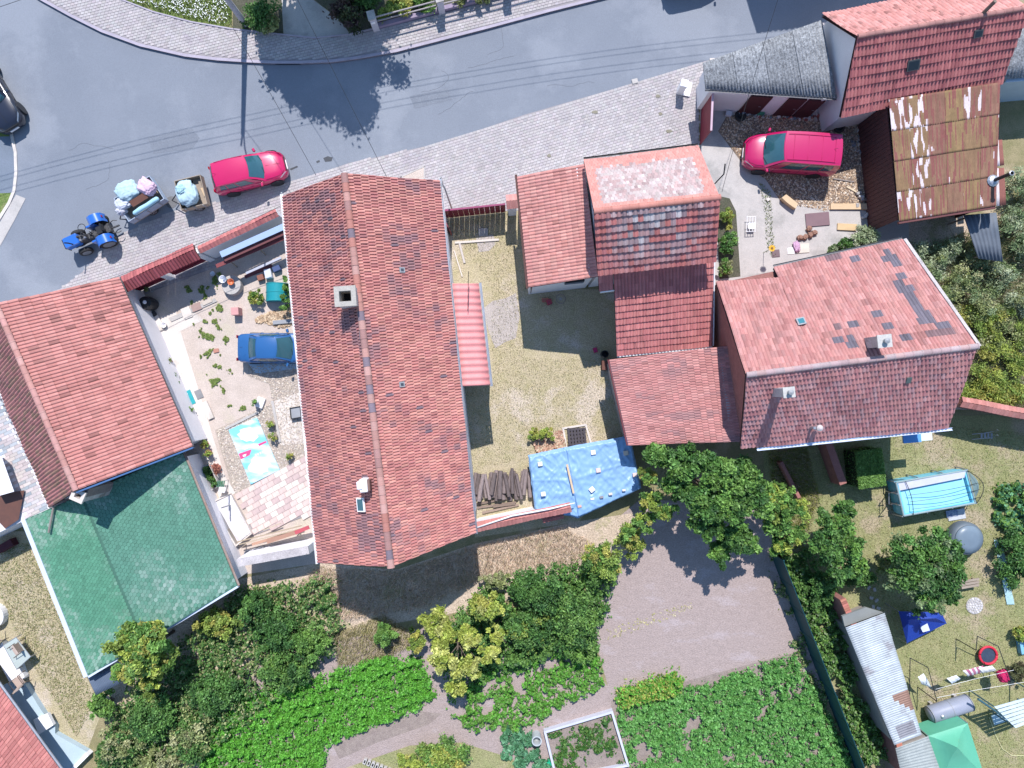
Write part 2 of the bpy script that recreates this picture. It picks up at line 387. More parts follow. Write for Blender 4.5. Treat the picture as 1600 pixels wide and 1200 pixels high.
# ------------------------------------------------------------------ loose small stones, chips and tufts
rng = np.random.default_rng(11)
def bits(name, poly_px, n, smin, smax, pal, m, seed, z=.012, flat=.5, parent=None):
    """small loose pieces lying on the ground, one mesh"""
    rg = np.random.default_rng(seed); xy = scatter(Pn(poly_px), n, rg); pal = np.array(pal)
    a = rg.uniform(0, 6.28, n); s = rg.uniform(smin, smax, n); asp = rg.uniform(.35, .9, n)
    c, sn = np.cos(a), np.sin(a); V = np.zeros((n, 8, 3)); tl = rg.normal(0, .25, (n, 2))
    for k, (sx, sy) in enumerate(((-1, -1), (1, -1), (1, 1), (-1, 1))):
        for t_ in (0, 1):
            f = 1 if t_ == 0 else .75
            ox, oy = sx * s * f, sy * s * asp * f
            V[:, k + 4 * t_, 0] = xy[:, 0] + ox * c - oy * sn; V[:, k + 4 * t_, 1] = xy[:, 1] + ox * sn + oy * c
            V[:, k + 4 * t_, 2] = z + t_ * s * flat + (tl[:, 0] * ox + tl[:, 1] * oy) * t_
    F0 = np.array([(4, 5, 6, 7), (0, 1, 5, 4), (1, 2, 6, 5), (2, 3, 7, 6), (3, 0, 4, 7)])
    F = (np.arange(n)[:, None, None] * 8 + F0).reshape(-1, 4)
    t = pal[rg.integers(0, len(pal), n)] * rg.uniform(.75, 1.2, (n, 1))
    return np_obj(name, V.reshape(-1, 3), F, m, parent, np.repeat(t, 5, 0))
def stuff_top(o, label, cat):
    return tag(o, label, cat, kind='stuff')
stuff_top(bits('pebbles', [(338, 673), (404, 640), (424, 628), (422, 600), (390, 588), (390, 572), (468, 562), (486, 725), (438, 740), (400, 758), (368, 774)], 6500, .02, .05,
     [(.55, .47, .40), (.47, .39, .33), (.62, .56, .5), (.42, .36, .33), (.5, .44, .36)], M_any, 5, z=.014), 'beige pebble gravel around the printed pool cover', 'gravel')
CHIPS = [(1138, 182), (1305, 180), (1385, 195), (1388, 330), (1330, 320), (1290, 330), (1222, 316), (1198, 282), (1164, 256), (1124, 206)]
stuff_top(bits('wood_chips', CHIPS, 11000, .015, .055, [(.50, .36, .24), (.36, .25, .17), (.60, .48, .36), (.22, .15, .11), (.42, .30, .20), (.64, .56, .47)], M_any, 6, z=.018, flat=.3), 'brown split wood chips and bark strewn around the red van', 'wood chips')
stuff_top(bits('rubble', [(1120, 166), (1290, 172), (1310, 190), (1180, 184)], 150, .05, .13, [(.5, .5, .5), (.35, .12, .1), (.2, .25, .3), (.6, .58, .55)], M_any, 7, z=.02, flat=.8), 'small rubble and pots heaped along the garage doors', 'rubble')
stuff_top(bits('rubble', [(1330, 195), (1400, 200), (1400, 250), (1330, 235)], 220, .04, .12, [(.5, .5, .5), (.35, .25, .2), (.2, .22, .25), (.45, .38, .3)], M_any, 8, z=.02, flat=.8), 'dark rubble in the shade below the barn eave', 'rubble')

def tufts(name, poly_px, n, h, pal, seed, label=None, cat='grass', z=.01, asp=.09, clump=None, m=None, parent=None):
    rg = np.random.default_rng(seed); xy = scatter(Pn(poly_px), n, rg)
    if clump:
        q = vnoise(xy, clump[0], seed) + rg.uniform(-.12, .12, len(xy)); xy = xy[q > clump[1]]
    n = len(xy); C = np.column_stack([xy, np.full(n, z)]); pal = np.array(pal)
    t = pal[rg.integers(0, len(pal), n)] * rg.uniform(.7, 1.25, (n, 1))
    o = leaf_obj(name, C, rg.uniform(.5, 1.1, n) * h, t, m or M_straw, parent, asp=asp, seed=seed, blade=True)
    if label: stuff_top(o, label, cat)
    return o
DRY = [(.58, .50, .32), (.50, .43, .25), (.62, .54, .38), (.42, .39, .19), (.35, .34, .14)]
GRN = [(.20, .29, .07), (.26, .33, .09), (.31, .34, .13), (.16, .25, .06)]
tufts('dry_grass', [(700, 350), (800, 330), (812, 450), (820, 560), (950, 560), (968, 690), (830, 715), (738, 735), (730, 610), (770, 600), (768, 450)], 11000, .10, DRY + GRN[:1], 21, 'short parched grass of the yard between the tiled houses', asp=.14)
tufts('lawn_grass', [(1200, 720), (1480, 665), (1640, 680), (1640, 1230), (1470, 1230), (1390, 960), (1300, 900), (1240, 860)], 34000, .10, GRN + DRY + DRY[3:], 22, 'patchy half dry lawn around the raised pool', asp=.15)
tufts('verge_weeds', [(190, -3), (240, 16), (300, 32), (362, 44), (364, -30), (150, -60)], 7000, .14, GRN + GRN + DRY[:1], 23, 'green grass verge inside the curved pavement', asp=.16)
tufts('side_grass', [(0, 850), (45, 850), (130, 1050), (150, 1100), (120, 1150), (40, 1020), (0, 930)], 9000, .12, DRY + GRN, 24, 'dry grass strip beside the green roof', asp=.14)
tufts('path_weeds', [(1186, 285), (1204, 300), (1206, 345), (1212, 400), (1198, 400), (1194, 330)], 420, .12, GRN, 27, 'weeds along the edge of the concrete path', asp=.2, m=M_leaf)
# daisies on the verge
stuff_top(bits('daisies', [(200, 0), (240, 12), (300, 28), (355, 40), (360, 0)], 420, .018, .035, [(.8, .8, .78)], M_any, 31, z=.12, flat=.3), 'white daisies dotted over the grass verge', 'flowers')
# ------------------------------------------------------------------ roofs of real tiles
def lerp(a, b, t): return a + (b - a) * t
_tile_cache = {}
def tile_profile(kind):
    return {'roll': ([0, .14, .34, .70, .90, 1.0], [0.0, .0, 1.0, 1.0, .1, 0.0]),
            'flat': ([0, .10, .22, .84, .94, 1.0], [.0, .0, .8, .8, 0.0, 0.0]),
            'wave': ([0, .25, .5, .75, 1.0], [.0, .55, 1.0, .55, 0.0])}[kind]
def tile_roof(parent, q, tw, tl, pal, seed, kind='roll', amp=.035, lift=.03, stagger=True, indiv=0, moss=None, name='tile', pick='top'):
    """q = eave start, eave end, ridge end, ridge start (3-D). Tiles are real pieces; `indiv` of them are objects of their own."""
    e0, e1, r1, r0 = [np.array(p, float) for p in q]
    Lu = (np.linalg.norm(e1 - e0) + np.linalg.norm(r1 - r0)) / 2; Lv = (np.linalg.norm(r0 - e0) + np.linalg.norm(r1 - e1)) / 2
    nu, nv = max(1, round(Lu / tw)), max(1, round(Lv / tl)); rg = np.random.default_rng(seed)
    nrm = np.cross(e1 - e0, r0 - e0); nrm /= np.linalg.norm(nrm)
    if nrm[2] < 0: nrm = -nrm
    J, I = np.meshgrid(np.arange(nv), np.arange(nu + (1 if stagger else 0)), indexing='ij'); J = J.ravel(); I = I.ravel()
    us = I - (.5 * (J % 2) if stagger else 0.0); u0 = np.clip(us / nu, 0, 1); u1 = np.clip((us + 1) / nu, 0, 1)
    k = u1 - u0 > .2 / nu; u0, u1, J = u0[k], u1[k], J[k]; n = len(u0)
    v0 = J / nv; v1 = (J + 1.12) / nv
    pu, ph = tile_profile(kind); K = len(pu)
    sg = .028 if Lu > 3 else 0.0                                # old roofs sag a little between the rafters
    def pos(u, v): return ((1 - u) * (1 - v))[:, None] * e0 + (u * (1 - v))[:, None] * e1 + (u * v)[:, None] * r1 + ((1 - u) * v)[:, None] * r0 + nrm * (sg * np.sin(u * Lu * 1.1 + seed) * np.sin(v * Lv * 1.3 + seed * 2) + sg * .5 * np.sin(u * Lu * 2.7 + v * Lv * 1.9 + seed))[:, None]
    V = np.zeros((n, 4 * K, 3)); jit = rg.normal(0, .005, n); skew = rg.normal(0, .012, (n, 1)) * 1.0
    for a in range(K):
        u = u0 + (u1 - u0) * pu[a]
        V[:, a] = pos(u, np.minimum(v1, 1.004)) + nrm * (ph[a] * amp)
        b = pos(u, v0 + jit * .6 / nv) + nrm * (ph[a] * amp) + nrm * (lift + jit[:, None] + skew * (pu[a] - .5))
        V[:, K + a] = b; V[:, 2 * K + a] = b; V[:, 3 * K + a] = pos(u, v0 + .05 / nv) + nrm * (ph[a] * amp * .3)
    F0 = []
    for a in range(K - 1):
        F0 += [(a, K + a, K + a + 1, a + 1), (2 * K + a, 3 * K + a, 3 * K + a + 1, 2 * K + a + 1)]
    F0 = np.array(F0); pal = np.array(pal)
    C = pos((u0 + u1) / 2, v0 + .5 / nv)
    w_ = rg.random(n); idx = rg.integers(0, len(pal), n)
    tint = pal[idx] * rg.normal(1, .08, (n, 1))
    if moss is not None: tint = moss(tint, (u0 + u1) / 2, v0 + .5 / nv, C, rg)
    tint = np.clip(tint, .01, .95) * np.array([.81, .82, .82])
    order = np.argsort(-C[:, 2] if pick == 'top' else np.abs(C[:, 0]) + np.abs(C[:, 1]), kind='stable')
    single = np.zeros(n, bool)
    full = (u1 - u0) > .95 / nu
    ii = [i for i in order if full[i]][:indiv]; single[ii] = True
    rest = ~single
    if rest.any():
        nn = int(rest.sum()); F = (np.arange(nn)[:, None, None] * (4 * K) + F0).reshape(-1, 4)
        stuff(np_obj(name + '_field', V[rest].reshape(-1, 3), F, M_tile, parent, np.repeat(tint[rest], len(F0), 0), False))
    if len(ii):
        i0 = ii[0]; mid = C[i0]; ux = (pos(u1[i0:i0 + 1], v0[i0:i0 + 1]) - pos(u0[i0:i0 + 1], v0[i0:i0 + 1]))[0]; wx = np.linalg.norm(ux); ux /= wx
        vy = np.cross(nrm, ux)
        lv = (V[i0] - mid) @ np.stack([ux, vy, nrm], 1)
        me = np_mesh(name, lv, F0, None, False); me.materials.append(M_tile)
        pi = wm(parent).inverted(); nn_ = Vector(nrm)
        for i in ii:
            a = pos(u0[i:i + 1], v0[i:i + 1])[0]; b = pos(u1[i:i + 1], v0[i:i + 1])[0]; d = b - a; wd = np.linalg.norm(d); d /= wd
            y = np.cross(nrm, d)
            m4 = Matrix(((d[0], y[0], nrm[0], C[i][0]), (d[1], y[1], nrm[1], C[i][1]), (d[2], y[2], nrm[2], C[i][2]), (0, 0, 0, 1)))
            o = bpy.data.objects.new(name, me); COL.objects.link(o); o.parent = parent; o.matrix_parent_inverse = pi
            o.matrix_basis = m4 @ Matrix.Diagonal((wd / wx, 1, 1, 1)); o.color = (*tint[i], 1)
    # board under the tiles so that nothing shows through
    E0, E1, Q1, Q0 = [Vector(p) for p in q]; nn = Vector(nrm)
    dk = MB(); dk.grid(lambda u, v: lerp(lerp(E0, E1, u), lerp(Q0, Q1, u), v) - nn * .065, 16, 10); dk.grid(lambda u, v: lerp(lerp(E0, E1, u), lerp(Q0, Q1, u), v) - nn * .14, 8, 6)
    dk.build('roof_deck', M_deck, parent)

def ridge_tiles(parent, a, b, length, rad, pal, seed, mortar=None, name='ridge_tile'):
    a, b = Vector(a), Vector(b); d = (b - a); n = max(1, round(d.length / length)); st = d / n; d.normalize()
    side = d.cross(Vector((0, 0, 1))).normalized(); up = side.cross(d); rr = random.Random(seed)
    L_ = st.length * 1.08; b_ = MB()
    for r_, x0, x1 in ((1.0, 0, 1), (1.12, .88, 1.0)):
        rings = []
        for x in (x0, x1):
            rings.append([Vector((x * L_, math.cos(t) * rad * r_, math.sin(t) * rad * r_ * .75)) for t in [math.pi * k / 6 for k in range(7)]])
        b_.loft(rings, cap=True)
    me = b_.mesh(name, True); me.materials.append(M_tile); me.set_sharp_from_angle(angle=R(40))
    pi = wm(parent).inverted()
    for i in range(n):
        p = a + st * i + up * (rr.uniform(-.006, .006))
        o = bpy.data.objects.new(name, me); COL.objects.link(o); o.parent = parent; o.matrix_parent_inverse = pi
        o.matrix_basis = Matrix(((d.x, side.x, up.x, p.x), (d.y, side.y, up.y, p.y), (d.z, side.z, up.z, p.z), (0, 0, 0, 1)))
        c = rr.choice(pal); f = rr.uniform(.88, 1.1); f *= .78; o.color = (c[0] * f, c[1] * f, c[2] * f, 1)

def shrink(pts, d):
    c = sum((Vector(p) for p in pts), Vector()) / len(pts); out = []
    for p in pts:
        v = Vector(p) - c; l = math.hypot(v.x, v.y); f = (l - d * 1.35) / l; out.append(Vector((c.x + v.x * f, c.y + v.y * f, p[2])))
    return out
def walls(parent, eaves, ridge=None, inset=.3, m=None, drop=.08, z0=0.0, name='wall'):
    """each wall its own part; eaves ordered NW, NE, SE, SW; ridge = (N end, S end) or (W end, E end) with gable sides given"""
    q = shrink(eaves, inset); n = len(q); th = .28
    c = sum(q, Vector()) / n
    for i in range(n):
        a, b = q[i], q[(i + 1) % n]; d = (b - a); d.z = 0; d.normalize(); nn = Vector((-d.y, d.x, 0))
        if nn.dot(c - a) < 0: nn = -nn
        top = [a - Vector((0, 0, drop)), b - Vector((0, 0, drop))]
        if ridge and i in ridge:
            r = Vector(ridge[i]); t = max(0.0, min(1.0, (r - a).dot(d) / max(.1, ((b - a).dot(d))))); 
            pl = lerp(a, b, t); top.insert(1, Vector((pl.x, pl.y, r.z - .18)))
        out = [Vector((a.x, a.y, z0)), Vector((b.x, b.y, z0))] + top[::-1]
        off = d * .0
        inn = [p + nn * th for p in out]
        # shorten inner corners a little so neighbouring walls butt
        mb = MB(); mb.prism(out, inn); mb.build(name, m or M_white, parent)
def gutter(parent, a, b, r=.06, m=None, name='gutter'):
    a, b = Vector(a), Vector(b); d = (b - a).normalized(); s_ = d.cross(Vector((0, 0, 1))).normalized(); up = Vector((0, 0, 1))
    rings = []
    for p in (a, b):
        rings.append([p + s_ * math.cos(t) * r + up * math.sin(t) * r for t in [math.pi + math.pi * k / 6 for k in range(7)]] +
                     [p + s_ * math.cos(t) * r * .8 + up * math.sin(t) * r * .8 for t in [2 * math.pi - math.pi * k / 6 for k in range(7)]])
    return MB().loft(rings).build(name, m or M_metal, parent, smooth=False)
def corrugated(name, q, pitch, amp, m, parent, tintf=None, seed=0, seg=4, nv=3, sag=.01):
    """thin corrugated sheet; ribs run from edge q0-q1 to edge q3-q2"""
    e0, e1, r1, r0 = [Vector(p) for p in q]; nr = (e1 - e0).cross(r0 - e0).normalized()
    if nr.z < 0: nr = -nr
    L_ = (e1 - e0).length; nw = max(1, round(L_ / pitch)); N_ = nw * seg; rr = random.Random(seed); b = MB()
    ph = [rr.uniform(-sag, sag) for _ in range(nv + 1)]
    def f(u, v):
        p = lerp(lerp(e0, e1, u), lerp(r0, r1, u), v)
        return p + nr * (amp * math.sin(2 * math.pi * u * nw) + ph[round(v * nv)])
    b.grid(f, N_, nv)
    if tintf: 
        b.t = []
        for j in range(nv):
            for i in range(N_): b.t.append(tintf((i + .5) / N_, (j + .5) / nv))
    o = b.build(name, m, parent, smooth=True)
    md = o.modifiers.new('thick', 'SOLIDIFY'); md.thickness = .012; md.offset = -1
    return o

M_deck = mat('deck_board', (.12, .06, .055), rough=.9)
SALMON = [(.63, .27, .235), (.66, .30, .255), (.59, .245, .22), (.63, .285, .25), (.67, .32, .265), (.55, .225, .21)]
PINK = [(.58, .27, .25), (.61, .30, .275), (.55, .245, .23), (.57, .26, .24)]
DEEP = [(.54, .19, .18), (.58, .21, .195), (.50, .165, .165), (.56, .20, .185)]
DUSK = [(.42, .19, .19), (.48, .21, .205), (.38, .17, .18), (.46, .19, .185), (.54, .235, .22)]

# ================================================================== the long house in the middle
ZE, ZR = 4.9, 7.6
NW, NE, SE, SW = P(441, 306, ZE), P(686, 282, ZE), P(743, 833, ZE), P(497, 880, ZE)
RN, RS = P(538, 271, ZR), P(611, 886, ZR)
hs = thing('long_house', 'long salmon tiled gable house with square open chimney beside the street', 'house', (NW + SE) / 2 * Vector((1, 1, 0)))
def main_moss(t, u, v, C, rg):
    q = np.array([noise.noise((c[0] * .55, c[1] * .55, 3.1)) for c in C]) + np.array([.5 * noise.noise((c[0] * 1.9, c[1] * 1.9, 7.1)) for c in C])
    k = np.clip((q - .10) * 4, 0, 1.3) * (rg.random(len(u)) < .72)
    t = t * (1 - k[:, None] * .55) + k[:, None] * .5 * np.array([.30, .19, .22])
    dk = rg.random(len(u)) < .010; t[dk] = np.array([.24, .17, .20])
    return t
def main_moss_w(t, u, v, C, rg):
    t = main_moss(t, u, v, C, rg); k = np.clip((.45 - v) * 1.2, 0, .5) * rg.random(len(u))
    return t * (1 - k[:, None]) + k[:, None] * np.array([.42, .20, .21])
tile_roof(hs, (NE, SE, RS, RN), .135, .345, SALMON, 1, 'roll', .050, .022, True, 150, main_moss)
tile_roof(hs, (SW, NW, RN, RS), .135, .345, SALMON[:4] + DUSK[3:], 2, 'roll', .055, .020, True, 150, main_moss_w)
ridge_tiles(hs, RN + Vector((0, 0, .03)), RS + Vector((0, 0, .03)), .40, .15, [(.55, .30, .26), (.52, .26, .22), (.58, .34, .30), (.50, .22, .18), (.45, .25, .23), (.25, .2, .24)], 3)
walls(hs, [NW, NE, SE, SW], {0: RN, 2: RS}, .28)
gutter(hs, NW + Vector((-.05, .1, -.03)), SW + Vector((-.05, -.05, -.03)), .07, M_whitepaint)
gutter(hs, NE + Vector((.05, .1, -.03)), SE + Vector((.05, -.05, -.03)), .06, M_metal)
for p in (NW + Vector((-.06, .16, -.05)), NE + Vector((.07, .16, -.05))):
    MB().tube([p, p + Vector((.05, -.25, -.35)), p + Vector((.12, -.3, -.7)), Vector((p.x + .12, p.y - .3, 0))], .045, 8).build('downpipe', M_metal, hs)
# brick chimney with an open flue
def open_chimney(parent, c, w_, d_, z0, z1, rz, wall=.13, m=None, capm=None, name='chimney'):
    b = MB(); mm = Matrix.Translation((c.x, c.y, 0)) @ Matrix.Rotation(rz, 4, 'Z')
    def rect(k, z): return [mm @ Vector((sx * (w_ / 2 - k), sy * (d_ / 2 - k), z)) for sx, sy in ((-1, -1), (1, -1), (1, 1), (-1, 1))]
    b.loft([rect(0, z0), rect(0, z1 - .12)], cap=False)
    o = b.build(name, m or M_dirtyw, parent)
    b = MB(); b.loft([rect(0, z1 - .12), rect(-.05, z1 - .11), rect(-.05, z1), rect(wall, z1), rect(wall, z1 - .9)], cap=False)
    b.build('crown_slab', capm or M_concl, o)
    MB().poly(rect(wall - .01, z1 - .88)).build('flue', M_dark, o)
    return o
M_limew = mat('limewashed_brick', (.60, .55, .55), (.46, .40, .41), scale=5, rough=.9, fine=.2, bscale=25, bump=.4)
open_chimney(hs, P(540, 463, 8.2), .82, .76, 6.5, 8.3, R(4), .16, M_limew, mat('chimney_cap', (.42, .39, .35), (.32, .30, .27), scale=5, rough=.9, fine=.2, bscale=25))
# small white vent box and roof window
c = P(568, 759, 7.75)
b = MB(); b.box((c.x, c.y, 7.35), (.34, .56, .95), R(5), bev=.03); vb = b.build('vent_box', M_whitepaint, hs)
MB().box((c.x - .16, c.y + .02, 7.65), (.22, .34, .5), R(5), bev=.03).build('vent_cowl', M_whitepaint, vb)
MB().box((c.x + .22, c.y + .02, 7.35), (.1, .44, .85), R(5)).build('side_flashing', mat('brown_steel', (.2, .12, .1), rough=.5), vb)
def slope_box(parent, q, u, v, w_, h_, t, m, name, lift=.0):
    """flat box lying in a roof slope at (u, v)"""
    e0, e1, r1, r0 = [Vector(p) for p in q]; du = (e1 - e0).normalized(); n_ = du.cross((r0 - e0)).normalized()
    if n_.z < 0: n_ = -n_
    dv = n_.cross(du); c_ = lerp(lerp(e0, e1, u), lerp(r0, r1, u), v) + n_ * lift
    pts = [c_ + du * (sx * w_ / 2) + dv * (sy * h_ / 2) for sx, sy in ((-1, -1), (1, -1), (1, 1), (-1, 1))]
    return MB().prism(pts, [p + n_ * t for p in pts]).build(name, m, parent)
QW = (SW, NW, RN, RS); QE = (NE, SE, RS, RN)
def uv_of(q, px, py):
    """slope coordinates of a survey point"""
    best = None
    for i in range(101):
        for j in range(101):
            p = lerp(lerp(Vector(q[0]), Vector(q[1]), i / 100), lerp(Vector(q[3]), Vector(q[2]), i / 100), j / 100)
            k = SC * HC / (HC - p.z); d = (p.x * k + 800 - px) ** 2 + (600 - p.y * k - py) ** 2
            if best is None or d < best[0]: best = (d, i / 100, j / 100)
    return best[1], best[2]
def roof_window(parent, q, px, py, w_, h_, frame, glassm=None, lift=.05):
    u, v = uv_of(q, px, py); f = slope_box(parent, q, u, v, w_, h_, .07, frame, 'roof_window', lift)
    slope_box(f, q, u, v, w_ - .12, h_ - .12, .012, glassm or M_glass, 'pane', lift + .07)
    return f
roof_window(hs, QW, 567, 787, .62, .46, M_whitepaint, lift=.10)
for px, py in ((627, 425), (627, 599)):
    roof_window(hs, QE, px, py, .24, .26, M_grey, mat('dull_glass', (.06, .07, .09), rough=.5), lift=.03)
u, v = uv_of(QW, 566, 522); slope_box(hs, QW, u, v, .40, .26, .03, mat('dark_slate', (.17, .15, .19), rough=.7), 'patch_plate', .05)
# lean-to on the east side
LE = [P(704, 443, 4.7), P(748, 443, 4.25), P(766, 602, 4.25), P(721, 604, 4.7)]
lt = thing('porch', 'narrow red sheet roofed porch built against the long house', 'porch', P(735, 520))
M_redsheet = mat('red_sheet', (.66, .27, .26), (.61, .24, .235), scale=2, rough=.6, fine=.08, bscale=20)
corrugated('roof_sheet', (LE[2], LE[1], LE[0], LE[3]), .33, .035, M_redsheet, lt, seg=6)
gutter(lt, LE[1] + Vector((.07, .05, -.02)), LE[2] + Vector((.07, -.05, -.02)), .06, M_metal)
w_e = [LE[0] + Vector((.15, -.1, -.12)), LE[1] + Vector((-.15, -.1, -.12)), LE[2] + Vector((-.15, .1, -.12)), LE[3] + Vector((.15, .1, -.12))]
for a, b_ in ((0, 1), (1, 2), (2, 3)):
    A, B = w_e[a], w_e[b_]; d = (B - A); d.z = 0; d.normalize(); nn = Vector((-d.y, d.x, 0)) * .12
    MB().prism([Vector((A.x, A.y, 0)), Vector((B.x, B.y, 0)), B, A], [Vector((A.x, A.y, 0)) - nn, Vector((B.x, B.y, 0)) - nn, B - nn, A - nn]).build('wall', M_white, lt)
MB().tube([P(732, 424, 5.2), P(731, 486, 4.7)], .015, 5).build('aerial_rod', M_black, lt)

# ================================================================== left house
ZE2, ZR2 = 2.5, 5.0
E = [P(-20, 474, ZE2), P(186, 433, ZE2), P(301, 697, ZE2), P(78, 793, ZE2)]
r1, r0 = P(119, 766, ZR2), P(-6, 474, ZR2)
h2 = thing('corner_house', 'tiled gable house at the street corner with long orange tile courses', 'house', P(120, 620))
wE = P(78, 793, ZE2); wN = wE + (r0 - r1)
E[0] = Vector((wN.x, wN.y, ZE2)); E[3] = wE
CORAL = [(.60, .26, .23), (.63, .285, .25), (.575, .245, .215), (.61, .275, .24)]
def lh_moss(t, u, v, C, rg):
    k = (rg.random(len(u)) < .05) * .35
    return t * (1 - k[:, None])
tile_roof(h2, (E[1], E[2], r1, r0), .172, .43, CORAL, 5, 'roll', .042, .036, False, 300, lh_moss)
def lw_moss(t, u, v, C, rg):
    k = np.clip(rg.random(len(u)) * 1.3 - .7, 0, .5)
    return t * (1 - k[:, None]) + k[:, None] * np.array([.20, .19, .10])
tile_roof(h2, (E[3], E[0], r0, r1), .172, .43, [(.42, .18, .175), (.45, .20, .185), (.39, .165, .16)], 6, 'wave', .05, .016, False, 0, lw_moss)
ridge_tiles(h2, r1 + Vector((0, 0, .03)), r0 + Vector((0, 0, .03)), .40, .14, [(.62, .33, .30), (.60, .31, .27), (.64, .37, .33)], 7)
walls(h2, E, {0: r0, 2: r1}, .3)
gutter(h2, E[1], E[2], .07, mat('dark_gutter', (.16, .16, .17), rough=.5, metal=.4)); gutter(h2, E[3], E[0], .07, M_whitepaint)
MB().prism([E[2] + Vector((.02, -.04, -.16)), r1 + Vector((.02, -.06, -.16)), r1 + Vector((.02, -.06, .02)), E[2] + Vector((.02, -.04, .02))],
           [E[2] + Vector((.01, -.12, -.16)), r1 + Vector((.01, -.14, -.16)), r1 + Vector((.01, -.14, .02)), E[2] + Vector((.01, -.12, .02))]).build('bargeboard', mat('blue_board', (.08, .17, .36), rough=.5), h2)
open_chimney(h2, P(121, 775, 4.7), .54, .46, 2.2, 4.7, R(-24), .12, M_dirtyw)
MB().box((P(134, 768, 4.4).x, P(134, 768, 4.4).y, 3.5), (.30, .46, 2.0), R(-24)).build('chimney_breast', mat('smoked_brick', (.24, .2, .2), (.16, .13, .13), scale=8, rough=.9), h2)
# stone clad terrace and white annex west of it
t2 = thing('terrace_annex', 'flat annex with grey and rose stone slab roof beside the corner house', 'building', P(10, 730))
zt = 2.0
A_ = [P(-140, 520, zt), P(-2, 622, zt), P(78, 794, zt), P(42, 811, zt), P(-140, 900, zt)]
MB().ext([(p.x, p.y) for p in A_][::-1], 0, zt).build('wall', M_white, t2)
M_slabs = mat('stone_slab', (1, 1, 1), (.86, .86, .87), scale=5, rough=.75, fine=.14, bscale=30, bump=.2)
rr = random.Random(4); d = (P(78, 794, zt) - P(-2, 622, zt)).normalized(); s_ = Vector((d.y, -d.x, 0)) * -1
c0 = P(-2, 622, zt)
if s_.x > 0: s_ = -s_
me_ = MB().box((0, 0, .012), (.415, .155, .024)).mesh('slab'); me_.materials.append(M_slabs)
poly_t = [(p.x, p.y) for p in Pn([(-30, 560), (-2, 626), (76, 792), (44, 808), (30, 775), (4, 712), (-30, 640)], zt)]
pi = wm(t2).inverted(); cnt = 0
for i in range(-4, 44):
    for j in range(0, 12):
        p = c0 + d * (i * .165) + s_ * (.1 + j * .43 + (.21 if i % 2 else 0)); 
        if inpoly(np.array([p.x]), np.array([p.y]), poly_t)[0] and cnt < 290:
            o = bpy.data.objects.new('slab', me_); COL.objects.link(o); o.parent = t2; o.matrix_parent_inverse = pi
            o.matrix_basis = Matrix.Translation((p.x, p.y, zt + .002)) @ Matrix.Rotation(math.atan2(s_.y, s_.x), 4, 'Z')
            f = rr.uniform(.8, 1.1); q = rr.choice([(.50, .47, .47), (.52, .45, .44), (.40, .42, .44), (.55, .50, .47), (.33, .37, .40), (.56, .49, .48)]); o.color = (q[0] * f, q[1] * f, q[2] * f, 1); cnt += 1
MB().prism(Pn([(0, 720), (0, 772), (22, 767), (2, 712)], 2.1), Pn([(-6, 718), (-6, 776), (22, 768), (2, 712)], 2.8)).build('parapet', M_white, t2)
MB().prism(Pn([(-5, 775), (24, 768), (36, 770), (28, 810), (8, 824), (-5, 812)], 1.2), Pn([(-5, 775), (24, 768), (38, 766), (29, 812), (8, 826), (-5, 812)], 2.15)).build('stair_well', mat('brown_boards', (.13, .06, .045), (.10, .05, .04), scale=4, rough=.6), t2)
